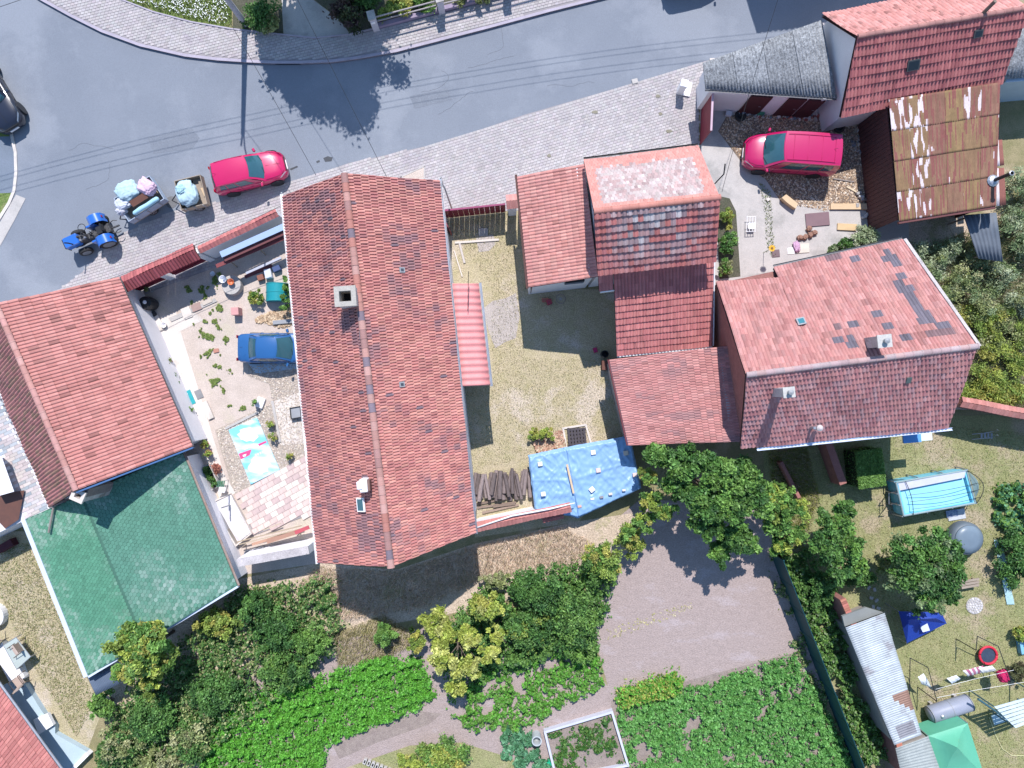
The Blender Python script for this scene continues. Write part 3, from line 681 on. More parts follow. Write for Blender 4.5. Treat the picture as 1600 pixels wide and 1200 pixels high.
# green shingle roof building
gb = thing('shingle_building', 'low white building with a flat green hexagonal shingle roof', 'building', P(205, 900))
ge, gr = 2.2, 2.5
G = [P(40, 811, ge), P(285, 706, ge), P(371, 915, ge), P(138, 1056, ge)]
k1, k2 = P(128, 773, gr), P(226, 1003, gr)
M_shg = mat('green_shingle', (1, 1, 1), (.85, .9, .88), scale=1.5, rough=.6, fine=.25, bscale=26, bump=.25, spec=.4)
def hexroof(parent, q, seed, base, pale):
    e0, e1, r1_, r0_ = [np.array(p, float) for p in q]; rg = np.random.default_rng(seed)
    L_ = np.linalg.norm(e1 - e0); D_ = np.linalg.norm(r0_ - e0); s = .115
    us, vs_ = np.meshgrid(np.arange(int(L_ / (s * 1.75)) + 1), np.arange(int(D_ / (s * 1.5)) + 1), indexing='ij')
    U = (us + .5 * (vs_ % 2)) * s * 1.75; Vv = vs_ * s * 1.5 + s * .7; U = U.ravel(); Vv = Vv.ravel()
    k = (U > s * .5) & (U < L_ - s * .3) & (Vv < D_ - s * .3); U, Vv = U[k], Vv[k]; n = len(U)
    nr = np.cross(e1 - e0, r0_ - e0); nr /= np.linalg.norm(nr); nr = nr if nr[2] > 0 else -nr
    out = np.zeros((n, 12, 3))
    for c in range(6):
        a = math.pi / 3 * c + math.pi / 6
        for h, f in ((0, .99), (1, .93)):
            uu = np.clip((U + s * f * math.cos(a)) / L_, 0, 1); vv = np.clip((Vv + s * f * math.sin(a)) / D_, 0, 1)
            p = ((1 - uu) * (1 - vv))[:, None] * e0 + (uu * (1 - vv))[:, None] * e1 + (uu * vv)[:, None] * r1_ + ((1 - uu) * vv)[:, None] * r0_
            out[:, c + 6 * h] = p + nr * (.004 + .014 * h + (.006 * (1 - vv * 0))[:, None] * 0)
    C = out.mean(1)
    q1 = np.array([noise.noise((c[0] * .33, c[1] * .33, 2.2 + seed)) + .35 * noise.noise((c[0] * 1.4, c[1] * 1.4, 5)) for c in C])
    wv = (np.clip((q1 - .02) * 1.8, 0, 1) * rg.random(n) ** 1.5)[:, None] * .8
    t = np.array(base) * rg.normal(1, .07, (n, 1)) * (1 - wv) + np.array(pale) * wv
    F = np.array([[c, (c + 1) % 6, 6 + (c + 1) % 6, 6 + c] for c in range(6)] + [[6, 7, 8, 9], [6, 9, 10, 11]])
    Fa = (np.arange(n)[:, None, None] * 12 + F).reshape(-1, 4)
    stuff(np_obj('shingle_field', out.reshape(-1, 3), Fa, M_shg, parent, np.repeat(t, 8, 0)))
    MB().prism([Vector(p) - Vector((0, 0, .1)) for p in q], q).build('roof_deck', mat('shingle_felt', (.06, .15, .11), rough=.9), parent)
hexroof(gb, (G[3], G[0], k1, k2), 1, (.085, .235, .15), (.34, .43, .37))
hexroof(gb, (G[1], G[2], k2, k1), 2, (.085, .215, .155), (.32, .40, .36))
walls(gb, G, None, .25, M_white, .12)
def fascia(parent, a, b, h, t, m, name='fascia', up=.05):
    a, b = Vector(a), Vector(b); d = (b - a).normalized(); s = Vector((d.y, -d.x, 0)) * t
    z = Vector((0, 0, 1))
    MB().prism([a - z * h, b - z * h, b + z * up, a + z * up], [a - z * h + s, b - z * h + s, b + z * up + s, a + z * up + s]).build(name, m, parent)
M_trim = mat('pale_blue_trim', (.55, .62, .75), (.5, .57, .7), scale=2, rough=.5)
fascia(gb, G[3], G[0], .22, -.22, M_trim); fascia(gb, G[2], G[3], .15, -.10, M_trim)
gutter(gb, G[1] + Vector((.08, 0, 0)), G[2] + Vector((.08, 0, 0)), .06, mat('rust_gutter', (.25, .15, .11), (.3, .26, .24), scale=3, rough=.7))
MB().tube([P(86, 783, 2.55), P(104, 777, 2.6), P(121, 772, 2.65)], .05, 8).build('flashing_pipe', M_dirtyw, gb)
MB().tube([P(85, 784, 2.55), P(81, 806, 2.52), P(76, 832, 2.48)], .055, 8).build('drain_pipe', mat('dull_pipe', (.25, .22, .2), rough=.7), gb)
cp = thing('slate_canopy', 'small dark ribbed canopy attached to the green roof corner', 'canopy', P(162, 1062))
corrugated('roof_sheet', Pn([(137, 1058), (172, 1040), (187, 1068), (150, 1086)], 1.7), .075, .012, mat('slate_sheet', (.11, .14, .19), (.09, .12, .17), scale=2, rough=.4), cp)
for x, y in ((152, 1080), (183, 1065)): MB().tube([P(x, y, 1.68), Vector((P(x, y, 1.68).x, P(x, y, 1.68).y, 0))], .04, 6).build('post', M_grey, cp)
# bottom-left terrace house
bl = thing('terrace_house', 'tiled house corner above a pale stone terrace', 'house', P(20, 1180))
Q = [P(-60, 990, 1.7), P(100, 1210, 1.7), P(-10, 1330, 3.6), P(-150, 1130, 3.6)]
tile_roof(bl, (Q[0], Q[1], Q[2], Q[3]), .172, .43, [(.52, .20, .18), (.55, .22, .195), (.49, .18, .165)], 9, 'flat', .03, .024, False, 120)
gutter(bl, Q[0] + Vector((.06, .04, 0)), Q[1] + Vector((.06, .04, 0)), .07, M_metal)
wq = [Q[0] + Vector((-1.3, -1.0, 0)), Q[1] + Vector((-1.3, -1.0, 0))]
MB().ext([(wq[0].x, wq[0].y), (wq[1].x, wq[1].y), (wq[1].x - 5, wq[1].y - 5), (wq[0].x - 5, wq[0].y - 5)][::-1], 0, 1.65).build('wall', M_white, bl)
ter = thing('terrace', 'pale blue grey slab terrace with white steps', 'terrace', P(70, 1120))
TS = [[(2, 1072), (18, 1064), (46, 1066), (62, 1092), (28, 1118)], [(28, 1118), (62, 1092), (80, 1120), (54, 1144)], [(54, 1144), (80, 1120), (92, 1130), (92, 1142), (68, 1160)], [(68, 1160), (92, 1142), (141, 1170), (110, 1204), (90, 1196)]]
for i, px in enumerate(TS):
    o = MB().ext([(p.x, p.y) for p in Pn(px)][::-1], 0, .30 + .01 * (i % 2)).build('paving_slab', mat('terrace_slab', (.42, .52, .58), (.37, .47, .53), scale=2, rough=.7, fine=.06), ter)
MB().ext([(p.x, p.y) for p in Pn([(62, 1118), (84, 1108), (93, 1126), (70, 1141)])][::-1], .3, .5).build('step', M_whitepaint, ter)
MB().ext([(p.x, p.y) for p in Pn([(0, 1020), (22, 1062), (46, 1056), (36, 1030), (10, 1000)])][::-1], 0, .34).build('step', M_whitepaint, ter)
MB().ext([(p.x, p.y) for p in Pn([(141, 1170), (146, 1174), (108, 1212), (102, 1212)])][::-1], 0, .42).build('edge_wall', M_whitepaint, ter)
# ================================================================== lean-to house west of the tall house
hb = thing('side_house', 'low lean-to house with small salmon tiles and white plaster wall', 'house', P(870, 380))
q3 = [P(808, 276, 3.7), P(912, 256, 4.7), P(934, 432, 4.7), P(826, 449, 3.7)]
tile_roof(hb, (q3[0], q3[3], q3[2], q3[1]), .165, .31, [(.64, .30, .265), (.61, .275, .24), (.66, .335, .29), (.63, .31, .275), (.58, .265, .24)], 11, 'roll', .032, .024, False, 300)
walls(hb, [q3[0], q3[1], q3[2], q3[3]], None, .12, M_white, .12)
gutter(hb, q3[0] + Vector((-.06, .12, -.02)), q3[3] + Vector((-.06, -.05, -.02)), .06, mat('brown_gutter', (.12, .06, .055), rough=.5))
wq_ = shrink(q3, .12); A, B = wq_[3], wq_[2]; d = (B - A); d.z = 0; d.normalize(); c = lerp(A, B, .72); c.z = 3.1
b = MB(); ang = math.atan2(d.y, d.x); b.box((c.x + .03 * d.y, c.y - .05, c.z), (.95, .1, .62), ang); fw = b.build('window', M_black, hb)
for k in (-.12, .12): MB().box((c.x, c.y - .11, c.z + k), (.9, .04, .04), ang).build('bar', M_grey, fw)
MB().tube([q3[3] + Vector((-.02, .1, -.1)), q3[3] + Vector((.16, .16, -.5)), Vector((q3[3].x + .2, q3[3].y + .2, 0))], .04, 7).build('downpipe', mat('brown_gutter', (.12, .06, .055)), hb)

# ================================================================== tall house with mossy roof
ht = thing('mossy_house', 'tall house whose north slope is edged in coral tiles around lichen grey', 'house', P(1020, 400))
zn, zr_, zs = 5.2, 7.2, 5.4
N0, N1 = P(912, 250, zn), P(1091, 228, zn); R0, R1 = P(928, 330, zr_), P(1125, 308, zr_)
S0, S1 = P(934, 430, zs), P(1119, 408, zs)
def n_moss(t, u, v, C, rg):
    du = np.minimum(u - .09, .92 - u) * 1.6; dv = np.minimum(v - .20, .90 - v) * .8
    e = np.minimum(du, dv) + rg.normal(0, .012, len(u)); k = (e > 0)
    g_ = np.array([(.52, .41, .40), (.46, .34, .335), (.56, .47, .46), (.51, .36, .35), (.53, .45, .43)])[rg.integers(0, 5, len(u))] * rg.normal(1, .1, (len(u), 1))
    t = t.copy(); t[k] = g_[k]; return t
tile_roof(ht, (N1, N0, R0, R1), .15, .19, [(.66, .30, .26), (.65, .295, .255), (.67, .31, .27)], 13, 'flat', .014, .012, True, 0, n_moss)
def s_moss(t, u, v, C, rg):
    k = np.clip(1.35 - ((u - .5) / .46) ** 2 * 1.3, 0, 1) * (rg.random(len(u)) < .80) * np.clip(.2 + v * 1.6, .0, 1)
    g_ = np.array([(.50, .40, .41), (.38, .27, .285), (.56, .51, .52), (.30, .22, .24), (.44, .27, .27)])[rg.integers(0, 5, len(u))] * rg.normal(1, .12, (len(u), 1))
    return t * (1 - k[:, None]) + g_ * k[:, None]
tile_roof(ht, (S0, S1, R1, R0), .245, .345, DEEP + [(.56, .19, .17)], 14, 'roll', .045, .055, False, 300, s_moss, pick='near')
ridge_tiles(ht, R0 + Vector((0, 0, -.02)), R1 + Vector((0, 0, -.02)), .4, .13, [(.60, .26, .215), (.58, .25, .2)], 15)
walls(ht, [N0, N1, S1, S0], {1: R1, 3: R0}, .2, M_white, .1)
gutter(ht, N0 + Vector((0, .08, 0)), N1 + Vector((0, .08, 0)), .05, M_black)
lw = thing('red_tile_wing', 'lower wing with deep red ribbed tiles behind the mossy house', 'house', P(1040, 490))
L0, L1, L2, L3 = P(936, 428, 4.55), P(1116, 406, 4.55), P(1113, 540, 2.9), P(966, 556, 2.9)
LM = lerp(L0, L3, .2); LMi = P(961, 452, 4.25)
tile_roof(lw, (P(964, 556, 2.9), L2, L1, P(959, 426, 4.55)), .165, .335, [(.60, .225, .215), (.63, .245, .23), (.57, .205, .20)], 16, 'roll', .045, .050, False, 300)
tile_roof(lw, (P(936, 455, 4.15), P(958, 452, 4.15), P(958, 427, 4.53), P(935, 430, 4.53)), .165, .335, [(.60, .225, .215), (.63, .245, .23)], 17, 'wave', .035, .035, False, 0)
fascia(lw, P(938, 456, 4.15), P(962, 453, 4.15), .22, .04, M_whitepaint)
walls(lw, [P(984, 450, 4.1), P(1110, 432, 4.1), P(1110, 538, 2.75), P(984, 548, 2.75)], None, .12, M_white, .12)
fascia(lw, P(1117, 408, 4.5), P(1115, 540, 2.9), .2, .06, M_whitepaint)
fascia(lw, P(965, 556, 2.85), P(1113, 541, 2.85), .2, .08, M_whitepaint)
# pink lean-to south of it
pk = thing('pink_shed', 'wide shed with fine faded pink tiles next to the blue tarpaulin', 'shed', P(1050, 620))
K = [P(952, 562, 2.9), P(1140, 540, 4.1), P(1159, 690, 4.1), P(982, 696, 2.9)]
def pk_moss(t, u, v, C, rg):
    q = np.array([noise.noise((c[0] * .7, c[1] * 1.6, 9.1)) for c in C]); k = np.clip((q - .05) * 1.8, 0, .6) * (rg.random(len(u)) < .7)
    return t * (1 - k[:, None]) + k[:, None] * np.array([.33, .20, .21])
tile_roof(pk, (K[0], K[3], K[2], K[1]), .13, .29, PINK, 18, 'roll', .028, .018, True, 200, pk_moss)
walls(pk, K, None, .2, M_dirtyw, .1)
MB().prism([K[0] + Vector((-.03, 0, -.16)), K[3] + Vector((-.03, 0, -.16)), K[3] + Vector((-.03, 0, .03)), K[0] + Vector((-.03, 0, .03))], [K[0] + Vector((-.09, 0, -.16)), K[3] + Vector((-.09, 0, -.16)), K[3] + Vector((-.09, 0, .03)), K[0] + Vector((-.09, 0, .03))]).build('bargeboard', mat('dark_red_board', (.16, .04, .05), rough=.6), pk)

# ================================================================== big barn-like house on the right
hr = thing('ridge_house', 'big steep roofed house with two square chimneys and missing tile patches', 'house', P(1300, 530))
ze, zr3 = 4.5, 7.1
RW, RE = P(1166, 586, zr3), P(1527, 541, zr3)
Nw, Ne = P(1118, 437, ze), P(1410, 374, ze); Sw, Se = P(1157, 700, ze), P(1482, 668, ze)
PINK2 = [(.53, .24, .22), (.56, .265, .24), (.505, .22, .205), (.545, .265, .25), (.57, .285, .265)]
PATCH = [(1394, 405, 1), (1399, 416, 1), (1406, 428, 1), (1404, 440, 1), (1412, 452, 1), (1420, 462, 1), (1426, 472, 1), (1433, 484, 1), (1440, 492, 1), (1448, 494, 1), (1455, 503, 1), (1369, 494, 1), (1333, 507, 1), (1386, 508, 1), (1309, 511, 0), (1330, 525, 1), (1311, 528, 1), (1330, 535, 1), (1415, 523, 1), (1462, 523, 0), (1475, 521, 0), (1482, 519, 0), (1277, 397, 1), (1298, 402, 0), (1306, 400, 0), (1337, 402, 1), (1385, 402, 1), (1392, 402, 1), (1454, 523, 0), (1421, 455, 1), (1442, 500, 1), (1478, 504, 1), (1469, 508, 1), (1390, 399, 1)]
def r_moss(t, u, v, C, rg):
    k_ = SC * HC / (HC - C[:, 2]); X = C[:, 0] * k_ + 800; Y = 600 - C[:, 1] * k_
    q = np.array([noise.noise((c[0] * 1.6, c[1] * 1.6, 4.4)) for c in C]); t = t * (1 - .22 * np.clip(q * 3, 0, 1) * (rg.random(len(u)) < .5))[:, None]
    for a, b_, f in PATCH:
        m_ = (np.abs(X - a) < 7.5) & (np.abs(Y - b_) < 5.5)
        t[m_] = (np.array([.17, .15, .185]) if f else np.array([.24, .15, .16])) * rg.normal(1, .1, (int(m_.sum()), 1))
    return t
# the slope is one plane; its west third stops higher up
def onplane(t_u, t_v): return lerp(lerp(Nw, Ne, t_u), lerp(RW, RE, t_u), t_v)
tile_roof(hr, (Ne, lerp(Nw, Ne, .31), lerp(RW, RE, .31), RE), .155, .34, PINK2, 19, 'roll', .028, .022, False, 150, r_moss)
tile_roof(hr, (onplane(.31, .12), onplane(0, .02), RW, lerp(RW, RE, .31)), .155, .34, PINK2, 20, 'roll', .028, .022, False, 0, r_moss)
def rs_moss(t, u, v, C, rg):
    k = np.clip(rg.random(len(u)) - .55, 0, .4)
    return t * (1 - k[:, None]) + k[:, None] * np.array([.52, .40, .43])
tile_roof(hr, (Sw, Se, RE, RW), .175, .30, [(.52, .235, .235), (.56, .26, .255), (.48, .21, .22), (.60, .285, .275)], 21, 'roll', .034, .055, True, 150, rs_moss, pick='near')
ridge_tiles(hr, RW + Vector((0, 0, .02)), RE + Vector((0, 0, .02)), .40, .13, [(.50, .40, .41), (.52, .36, .35), (.48, .35, .36)], 22)
M_brickw = mat('old_brick_wall', (.33, .15, .13), (.25, .115, .10), scale=4, rough=.9, fine=.3, bscale=28, bump=.4)
walls(hr, [Nw, Ne, Se, Sw], {1: RE, 3: RW}, .2, M_brickw, .1)
gutter(hr, Sw + Vector((.8, -.07, 0)), Se + Vector((.2, -.07, 0)), .07, M_trim)
gutter(hr, onplane(.31, 0) + Vector((0, .07, 0)), Ne + Vector((0, .07, 0)), .05, mat('dark_gutter', (.16, .16, .17)))
MB().prism([Ne + Vector((.02, 0, -.14)), RE + Vector((.02, 0, -.14)), RE + Vector((.02, 0, .05)), Ne + Vector((.02, 0, .05))], [Ne + Vector((.16, .05, -.14)), RE + Vector((.16, .02, -.14)), RE + Vector((.16, .02, .05)), Ne + Vector((.16, .05, .05))]).build('verge_flashing', M_dirtyw, hr)
def pot_chimney(parent, px, py, z0, z1, w_, rz, m):
    c = P(px, py, z1); o = MB().box((c.x, c.y, (z0 + z1) / 2), (w_, w_ * .92, z1 - z0), rz).build('chimney', m, parent)
    MB().box((c.x, c.y, z1 + .04), (w_ + .1, w_ + .04, .08), rz).build('crown_slab', mat('chimney_cap2', (.50, .49, .46), (.38, .37, .36), scale=6, rough=.9, fine=.2, bscale=30), o)
    MB().lathe((c.x, c.y, z1 + .08), [(.09, 0), (.09, .16), (.12, .18), (.12, .22), (.03, .26)], 10).build('chimney_pot', M_grey, o)
pot_chimney(hr, 1381, 533, 6.2, 7.75, .52, R(6), M_dirtyw)
pot_chimney(hr, 1232, 613, 5.7, 7.65, .42, R(6), M_limew)
p = P(1267, 668, 5.1)
o = MB().tube([p - Vector((.0, 0, .4)), p + Vector((.03, 0, .35))], .07, 8).build('vent_pipe', M_metal, hr)
MB().lathe(p + Vector((.25, .0, .35)), [(.02, -.12), (.14, -.1), (.15, .05), (.06, .12), (.0, .13)], 10).build('vent_cowl', mat('pale_cowl', (.55, .5, .5), rough=.6), o)
roof_window(hr, (Ne, Nw, RW, RE), 1250, 503, .38, .36, M_grey, mat('teal_glass', (.05, .2, .25), rough=.15), lift=.06)
u, v = uv_of((Sw, Se, RE, RW), 1419, 592); slope_box(hr, (Sw, Se, RE, RW), u, v, .22, .3, .05, mat('dull_glass2', (.10, .13, .13), rough=.3), 'skylight_tile', .07)
MB().box(P(1425, 684, 2.4) , (.9, .5, .05), R(5)).build('blue_panel', mat('blue_panel', (.12, .33, .68), rough=.4), hr)
MB().box(P(1433, 683, 2.2), (1.5, .42, .05), R(5)).build('awning', mat('pale_awning', (.62, .74, .80), rough=.5), hr)

# ================================================================== barn in the upper right
ba = thing('maroon_barn', 'large barn with sunlit coral and shaded maroon tile slopes and pale gable', 'barn', P(1440, 90))
bz, br = 2.8, 4.9
bS0, bS1 = P(1313, 184, bz), P(1566, 131, bz); bR0, bR1 = P(1340, 57, br), P(1608, 12, br); bN0, bN1 = P(1284, 22, bz), P(1540, -30, bz)
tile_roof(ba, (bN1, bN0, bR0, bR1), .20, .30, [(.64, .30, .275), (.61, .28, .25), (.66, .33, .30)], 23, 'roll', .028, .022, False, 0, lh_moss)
tile_roof(ba, (bS0, bS1, bR1, bR0), .18, .42, [(.50, .17, .17), (.54, .19, .185), (.46, .15, .155), (.57, .21, .20)], 24, 'roll', .034, .058, True, 250)  # south slope tinted darker, its shade put into the tile colours
ridge_tiles(ba, bR0 + Vector((0, 0, .02)), bR1 + Vector((0, 0, .02)), .4, .12, [(.50, .25, .22), (.44, .22, .2)], 25)
walls(ba, [bN0, bN1, bS1, bS0], {3: bR0, 1: bR1}, .34, M_white, .1)
for px, py, w_ in ((1425, 101, .62), (1528, 52, .44)): roof_window(ba, (bS0, bS1, bR1, bR0), px, py, w_, w_ * .8, mat('dark_frame', (.07, .075, .08), rough=.6), mat('dark_pane', (.02, .03, .04), rough=.3), lift=.05)
p = P(1537, 18, 4.9); MB().tube([p - Vector((.12, .25, .5)), p + Vector((.05, .1, .7))], .09, 8).build('flue_pipe', mat('rusty_pipe', (.13, .09, .07), (.2, .16, .14), scale=5, rough=.6), ba)
# garage with fibre-cement roof
ga = thing('garage_row', 'low garages under a lichened grey corrugated roof with dark doors', 'garage', P(1200, 110))
M_fc = mat('fibre_cement', (.30, .315, .335), (.12, .128, .14), scale=7, rough=.95, fine=.55, bscale=15, bump=.3, contrast=1.2, detail=8)
gz0, gz1 = 2.5, 2.7
gq = [P(1102, 139, gz0), P(1308, 153, gz0), P(1284, 31, gz1), P(1098, 98, gz1)]
ncol, nrow = 4, 1; rr = random.Random(8)
for i in range(ncol):
    for j in range(nrow):
        def at(u, v): return lerp(lerp(gq[0], gq[1], u), lerp(gq[3], gq[2], u), v)
        u0, u1, v0, v1 = i / ncol, (i + 1.04) / ncol, j / nrow, min(1, (j + 1.06) / nrow)
        u1 = min(u1, 1)
        dz = Vector((0, 0, .012 * (1 - j) * -1 + .01 * (i % 2)))
        o = corrugated('roof_sheet', (at(u0, v0) + dz, at(u1, v0) + dz, at(u1, v1) + dz, at(u0, v1) + dz), .17, .03, M_fc, ga, seed=i * 7 + j)
        f = rr.uniform(.88, 1.1); o.color = (f, f, f, 1)
gw = [P(1106, 141, gz0), P(1300, 154, gz0), P(1278, 40, gz0), P(1104, 104, gz0)]
walls(ga, [gw[3], gw[2], gw[1], gw[0]], None, .1, M_white, .06)
wq_ = shrink([gw[3], gw[2], gw[1], gw[0]], .1); A, B = wq_[3], wq_[2]; d = (B - A); LL = math.hypot(d.x, d.y); d.z = 0; d.normalize(); ang = math.atan2(d.y, d.x)
for t0, t1 in ((.36, .54), (.68, .83), (.85, .985)):
    c = lerp(A, B, (t0 + t1) / 2)
    dr = MB().box((c.x + .02, c.y - .04, 1.1), ((t1 - t0) * LL, .10, 2.2), ang).build('garage_door', mat('brown_door', (.075, .025, .028), (.06, .02, .024), scale=4, rough=.6), ga)
    MB().box((c.x + .3, c.y - .10, 1.05), (.12, .03, .04), ang).build('handle', M_metal, dr)
gutter(ga, gq[0] + Vector((0, -.06, -.03)), gq[1] + Vector((0, -.06, -.03)), .05, mat('dark_gutter', (.16, .16, .17)))
g2 = thing('grey_roof_shed', 'shed with grey corrugated roof half hidden behind the maroon barn', 'shed', P(1620, 90))
corrugated('roof_sheet', (P(1568, 124, 2.9), P(1700, 112, 2.9), P(1700, 20, 3.5), P(1592, 40, 3.5)), .18, .028, M_fc, g2)
MB().ext([(q_.x, q_.y) for q_ in Pn([(1572, 128), (1690, 118), (1690, 60), (1590, 60)], 2.8)][::-1], 0, 2.75).build('wall', mat('blue_plaster', (.42, .52, .62), (.36, .45, .55), scale=1, rough=.85), g2)
# rusty shed
rs = thing('rusty_shed', 'open shed under ochre rusted corrugated sheets with peeling white paint', 'shed', P(1480, 240))
M_rust = mat('rust_sheet', (1, 1, 1), (.84, .80, .78), scale=3, rough=.75, fine=.2, bscale=24, stretch=(1, .3, 1))
rz0, rz1 = 3.0, 3.15
rq = [P(1405, 346, rz0), P(1556, 322, rz0), P(1562, 129, rz1), P(1388, 156, rz1)]
rowsv = [0, .24, .49, .74, 1.0]; nc = 6; rr = random.Random(12)
for j in range(4):
    for i in range(nc):
        def at(u, v): return lerp(lerp(rq[0], rq[1], u), lerp(rq[3], rq[2], u), v)
        u0, u1 = i / nc, min(1, (i + 1.05) / nc); v0, v1 = rowsv[j], min(1, rowsv[j + 1] + .015)
        if j == 3: u1 += 0.0
        base = rr.choice([(.235, .15, .08), (.225, .138, .078), (.22, .125, .08), (.24, .16, .078), (.215, .115, .08)])
        sd_ = rr.uniform(0, 99); wc = .57 if (i, j) in ((0, 0), (1, 0), (1, 1), (0, 3), (1, 3), (1, 2), (4, 3)) else .86
        def tf(u, v, base=base, sd_=sd_, wc=wc):
            U = u * 1.6
            q = noise.noise((U * 3 + sd_, v * 2.2, sd_)) * .5 + .5; r2 = noise.noise((U * 9, v * 1.6 + sd_, 3.3)) * .5 + .5
            if q + .25 * (r2 - .5) > wc: return (.60, .54, .57)
            s_ = .62 if int(u * 7) % 3 == 1 and False else 1.0
            rb_ = noise.noise((math.floor(u * 12 + .5) * 3.7 + sd_, v * .7, 8.1))
            if rb_ > .22 or r2 > .70: return (.215, .08, .07)
            f = .75 + .5 * q; return (base[0] * f, base[1] * f, base[2] * f)
        dz = Vector((0, 0, .012 * j + .008 * (i % 2)))
        corrugated('roof_sheet', (at(u0, v0) + dz, at(u1, v0) + dz, at(u1, v1) + dz, at(u0, v1) + dz), .082, .011, M_rust, rs, tf, seed=i + j * 9, nv=14, sag=.004)
# narrow eastern strip, stepped
for (a, b_) in (((1556, 220), (1566, 318)),):
    for k, (x0, y0, x1, y1) in enumerate(((1557, 218, 1566, 260), (1556, 262, 1569, 322))):
        corrugated('roof_sheet', (P(x0 + 1, y1, 2.95), P(x1 + 3, y1 - 2, 2.95), P(x1, y0, 2.97), P(x0, y0 + 1, 2.97)), .08, .011, M_rust, rs, lambda u, v: (.62, .58, .60) if u < .35 else (.25, .10, .08), nv=4, seed=k)
MB().box(((rq[0] + rq[1]) / 2 - Vector((0, .05, .1))), ((rq[1] - rq[0]).length, .12, .14), math.atan2((rq[1] - rq[0]).y, (rq[1] - rq[0]).x)).build('eave_beam', mat('maroon_trim', (.14, .05, .05), rough=.6), rs)
for a, b_ in ((0, 3), (3, 2), (2, 1)):
    A = rq[a] + Vector((0, 0, -.14)); B = rq[b_] + Vector((0, 0, -.14)); c_ = sum(rq, Vector()) / 4
    A = lerp(A, c_, .04); B = lerp(B, c_, .04); A.z = B.z = 2.85; d = (B - A); d.z = 0; d.normalize(); nn = Vector((-d.y, d.x, 0)) * .06
    ln = (B - A).length; n = int(ln / .22)
    for k in range(n):
        p0, p1 = lerp(A, B, k / n), lerp(A, B, (k + .93) / n)
        MB().prism([Vector((p0.x, p0.y, 0)), Vector((p1.x, p1.y, 0)), p1, p0], [Vector((p0.x, p0.y, 0)) + nn, Vector((p1.x, p1.y, 0)) + nn, p1 + nn, p0 + nn]).build('plank', mat('dark_plank', (.10, .045, .045), (.075, .035, .038), scale=5, rough=.75), rs)
p = P(1553, 282, 3.1)
o = MB().tube([p, p + Vector((0, 0, .35)), p + Vector((.02, 0, 1.15))], .085, 10).build('flue_pipe', mat('flue_black', (.03, .03, .035), rough=.5), rs)
MB().lathe(p + Vector((.02, 0, 1.15)), [(.10, 0), (.12, .02), (.12, .05), (.085, .06), (.08, .0)], 12).build('flue_rim', M_metal, o)
MB().lathe(p + Vector((-.02, 0, .0)), [(.3, -.02), (.22, .06), (.1, .1), (.09, .1)], 12).build('flashing', M_metal, rs)
# low dark shed south of it, roof in shadow
ds = thing('slatted_canopy', 'sunken dark corrugated canopy in the shade of the rusty shed', 'canopy', P(1500, 370))
corrugated('roof_sheet', (P(1528, 404, 1.5), P(1567, 409, 1.5), P(1557, 332, 1.9), P(1505, 336, 1.9)), .2, .03, mat('dark_sheet', (.14, .16, .19), (.10, .12, .15), scale=2, rough=.7), ds)
for x, y in ((1531, 400), (1563, 405), (1554, 336), (1510, 340)): q_ = P(x, y, 1.5); MB().tube([q_, Vector((q_.x, q_.y, 0))], .05, 6).build('post', M_wood, ds)

# ================================================================== walls, gates and fences
def wallseg(name, label, a, b, h, th, m, coping=None, group=None, cm=None, gable=.12, over=.08, tile=.0, seed=0, cat='wall'):
    """free-standing wall; a, b survey points on its base line"""
    A, B = P(*a), P(*b); d = (B - A).normalized(); n = Vector((-d.y, d.x, 0)); t = thing(name, label, cat, (A + B) / 2)
    pts = [A - n * th / 2, B - n * th / 2, B + n * th / 2, A + n * th / 2]
    MB().ext([(p.x, p.y) for p in pts], 0, h).build('wall_body', m, t)
    if coping == 'tile':
        w_ = th / 2 + over; top = h + gable; Z = Vector((0, 0, 1))
        for s in (1, -1):
            q = (A + n * s * w_ + Z * (h - .02), B + n * s * w_ + Z * (h - .02), B + Z * top, A + Z * top)
            if s < 0: q = (q[1], q[0], q[3], q[2])
            tile_roof(t, q, .20, w_ * 1.3, cm or DEEP, seed + (s > 0), 'wave', .022, .012, False, 0, name='coping_tile')
    elif coping == 'slab':
        pts = [A - n * (th / 2 + over), B - n * (th / 2 + over), B + n * (th / 2 + over), A + n * (th / 2 + over)]
        MB().ext([(p.x, p.y) for p in pts], h, h + .07).build('coping', cm or M_concl, t)
    return t
# street wall with coping, west part is a roofed gate
wallseg('street_wall', 'white street wall with narrow red tile coping west of the long house', (336, 401), (452, 346), 1.9, .24, M_white, 'tile', seed=40)
rg_ = thing('roofed_gate', 'roofed gateway with ribbed maroon tiles over dark red gates', 'gate', P(262, 440))
gA, gB = P(204, 462), P(334, 403); d = (gB - gA).normalized(); n_ = Vector((-d.y, d.x, 0)); zg = 2.0
ra, rb = gA + Vector((0, 0, zg + .3)), gB + Vector((0, 0, zg + .3))
tile_roof(rg_, (rb + n_ * .38 - Vector((0, 0, .26)), ra + n_ * .38 - Vector((0, 0, .26)), ra, rb), .17, .44, [(.42, .12, .125), (.46, .14, .14)], 44, 'wave', .03, .012, False, 0, name='coping_tile')
tile_roof(rg_, (ra - n_ * .45 - Vector((0, 0, .30)), rb - n_ * .45 - Vector((0, 0, .30)), rb, ra), .17, .5, [(.33, .085, .10), (.30, .075, .085)], 45, 'wave', .05, .012, False, 0, name='coping_tile')  # yard side of the same tiles, shade put into their darker tints
for t_ in (.02, .5, .98):
    c = lerp(gA, gB, t_); MB().box((c.x, c.y, zg / 2), (.3, .3, zg), math.atan2(d.y, d.x)).build('pillar', M_white, rg_)
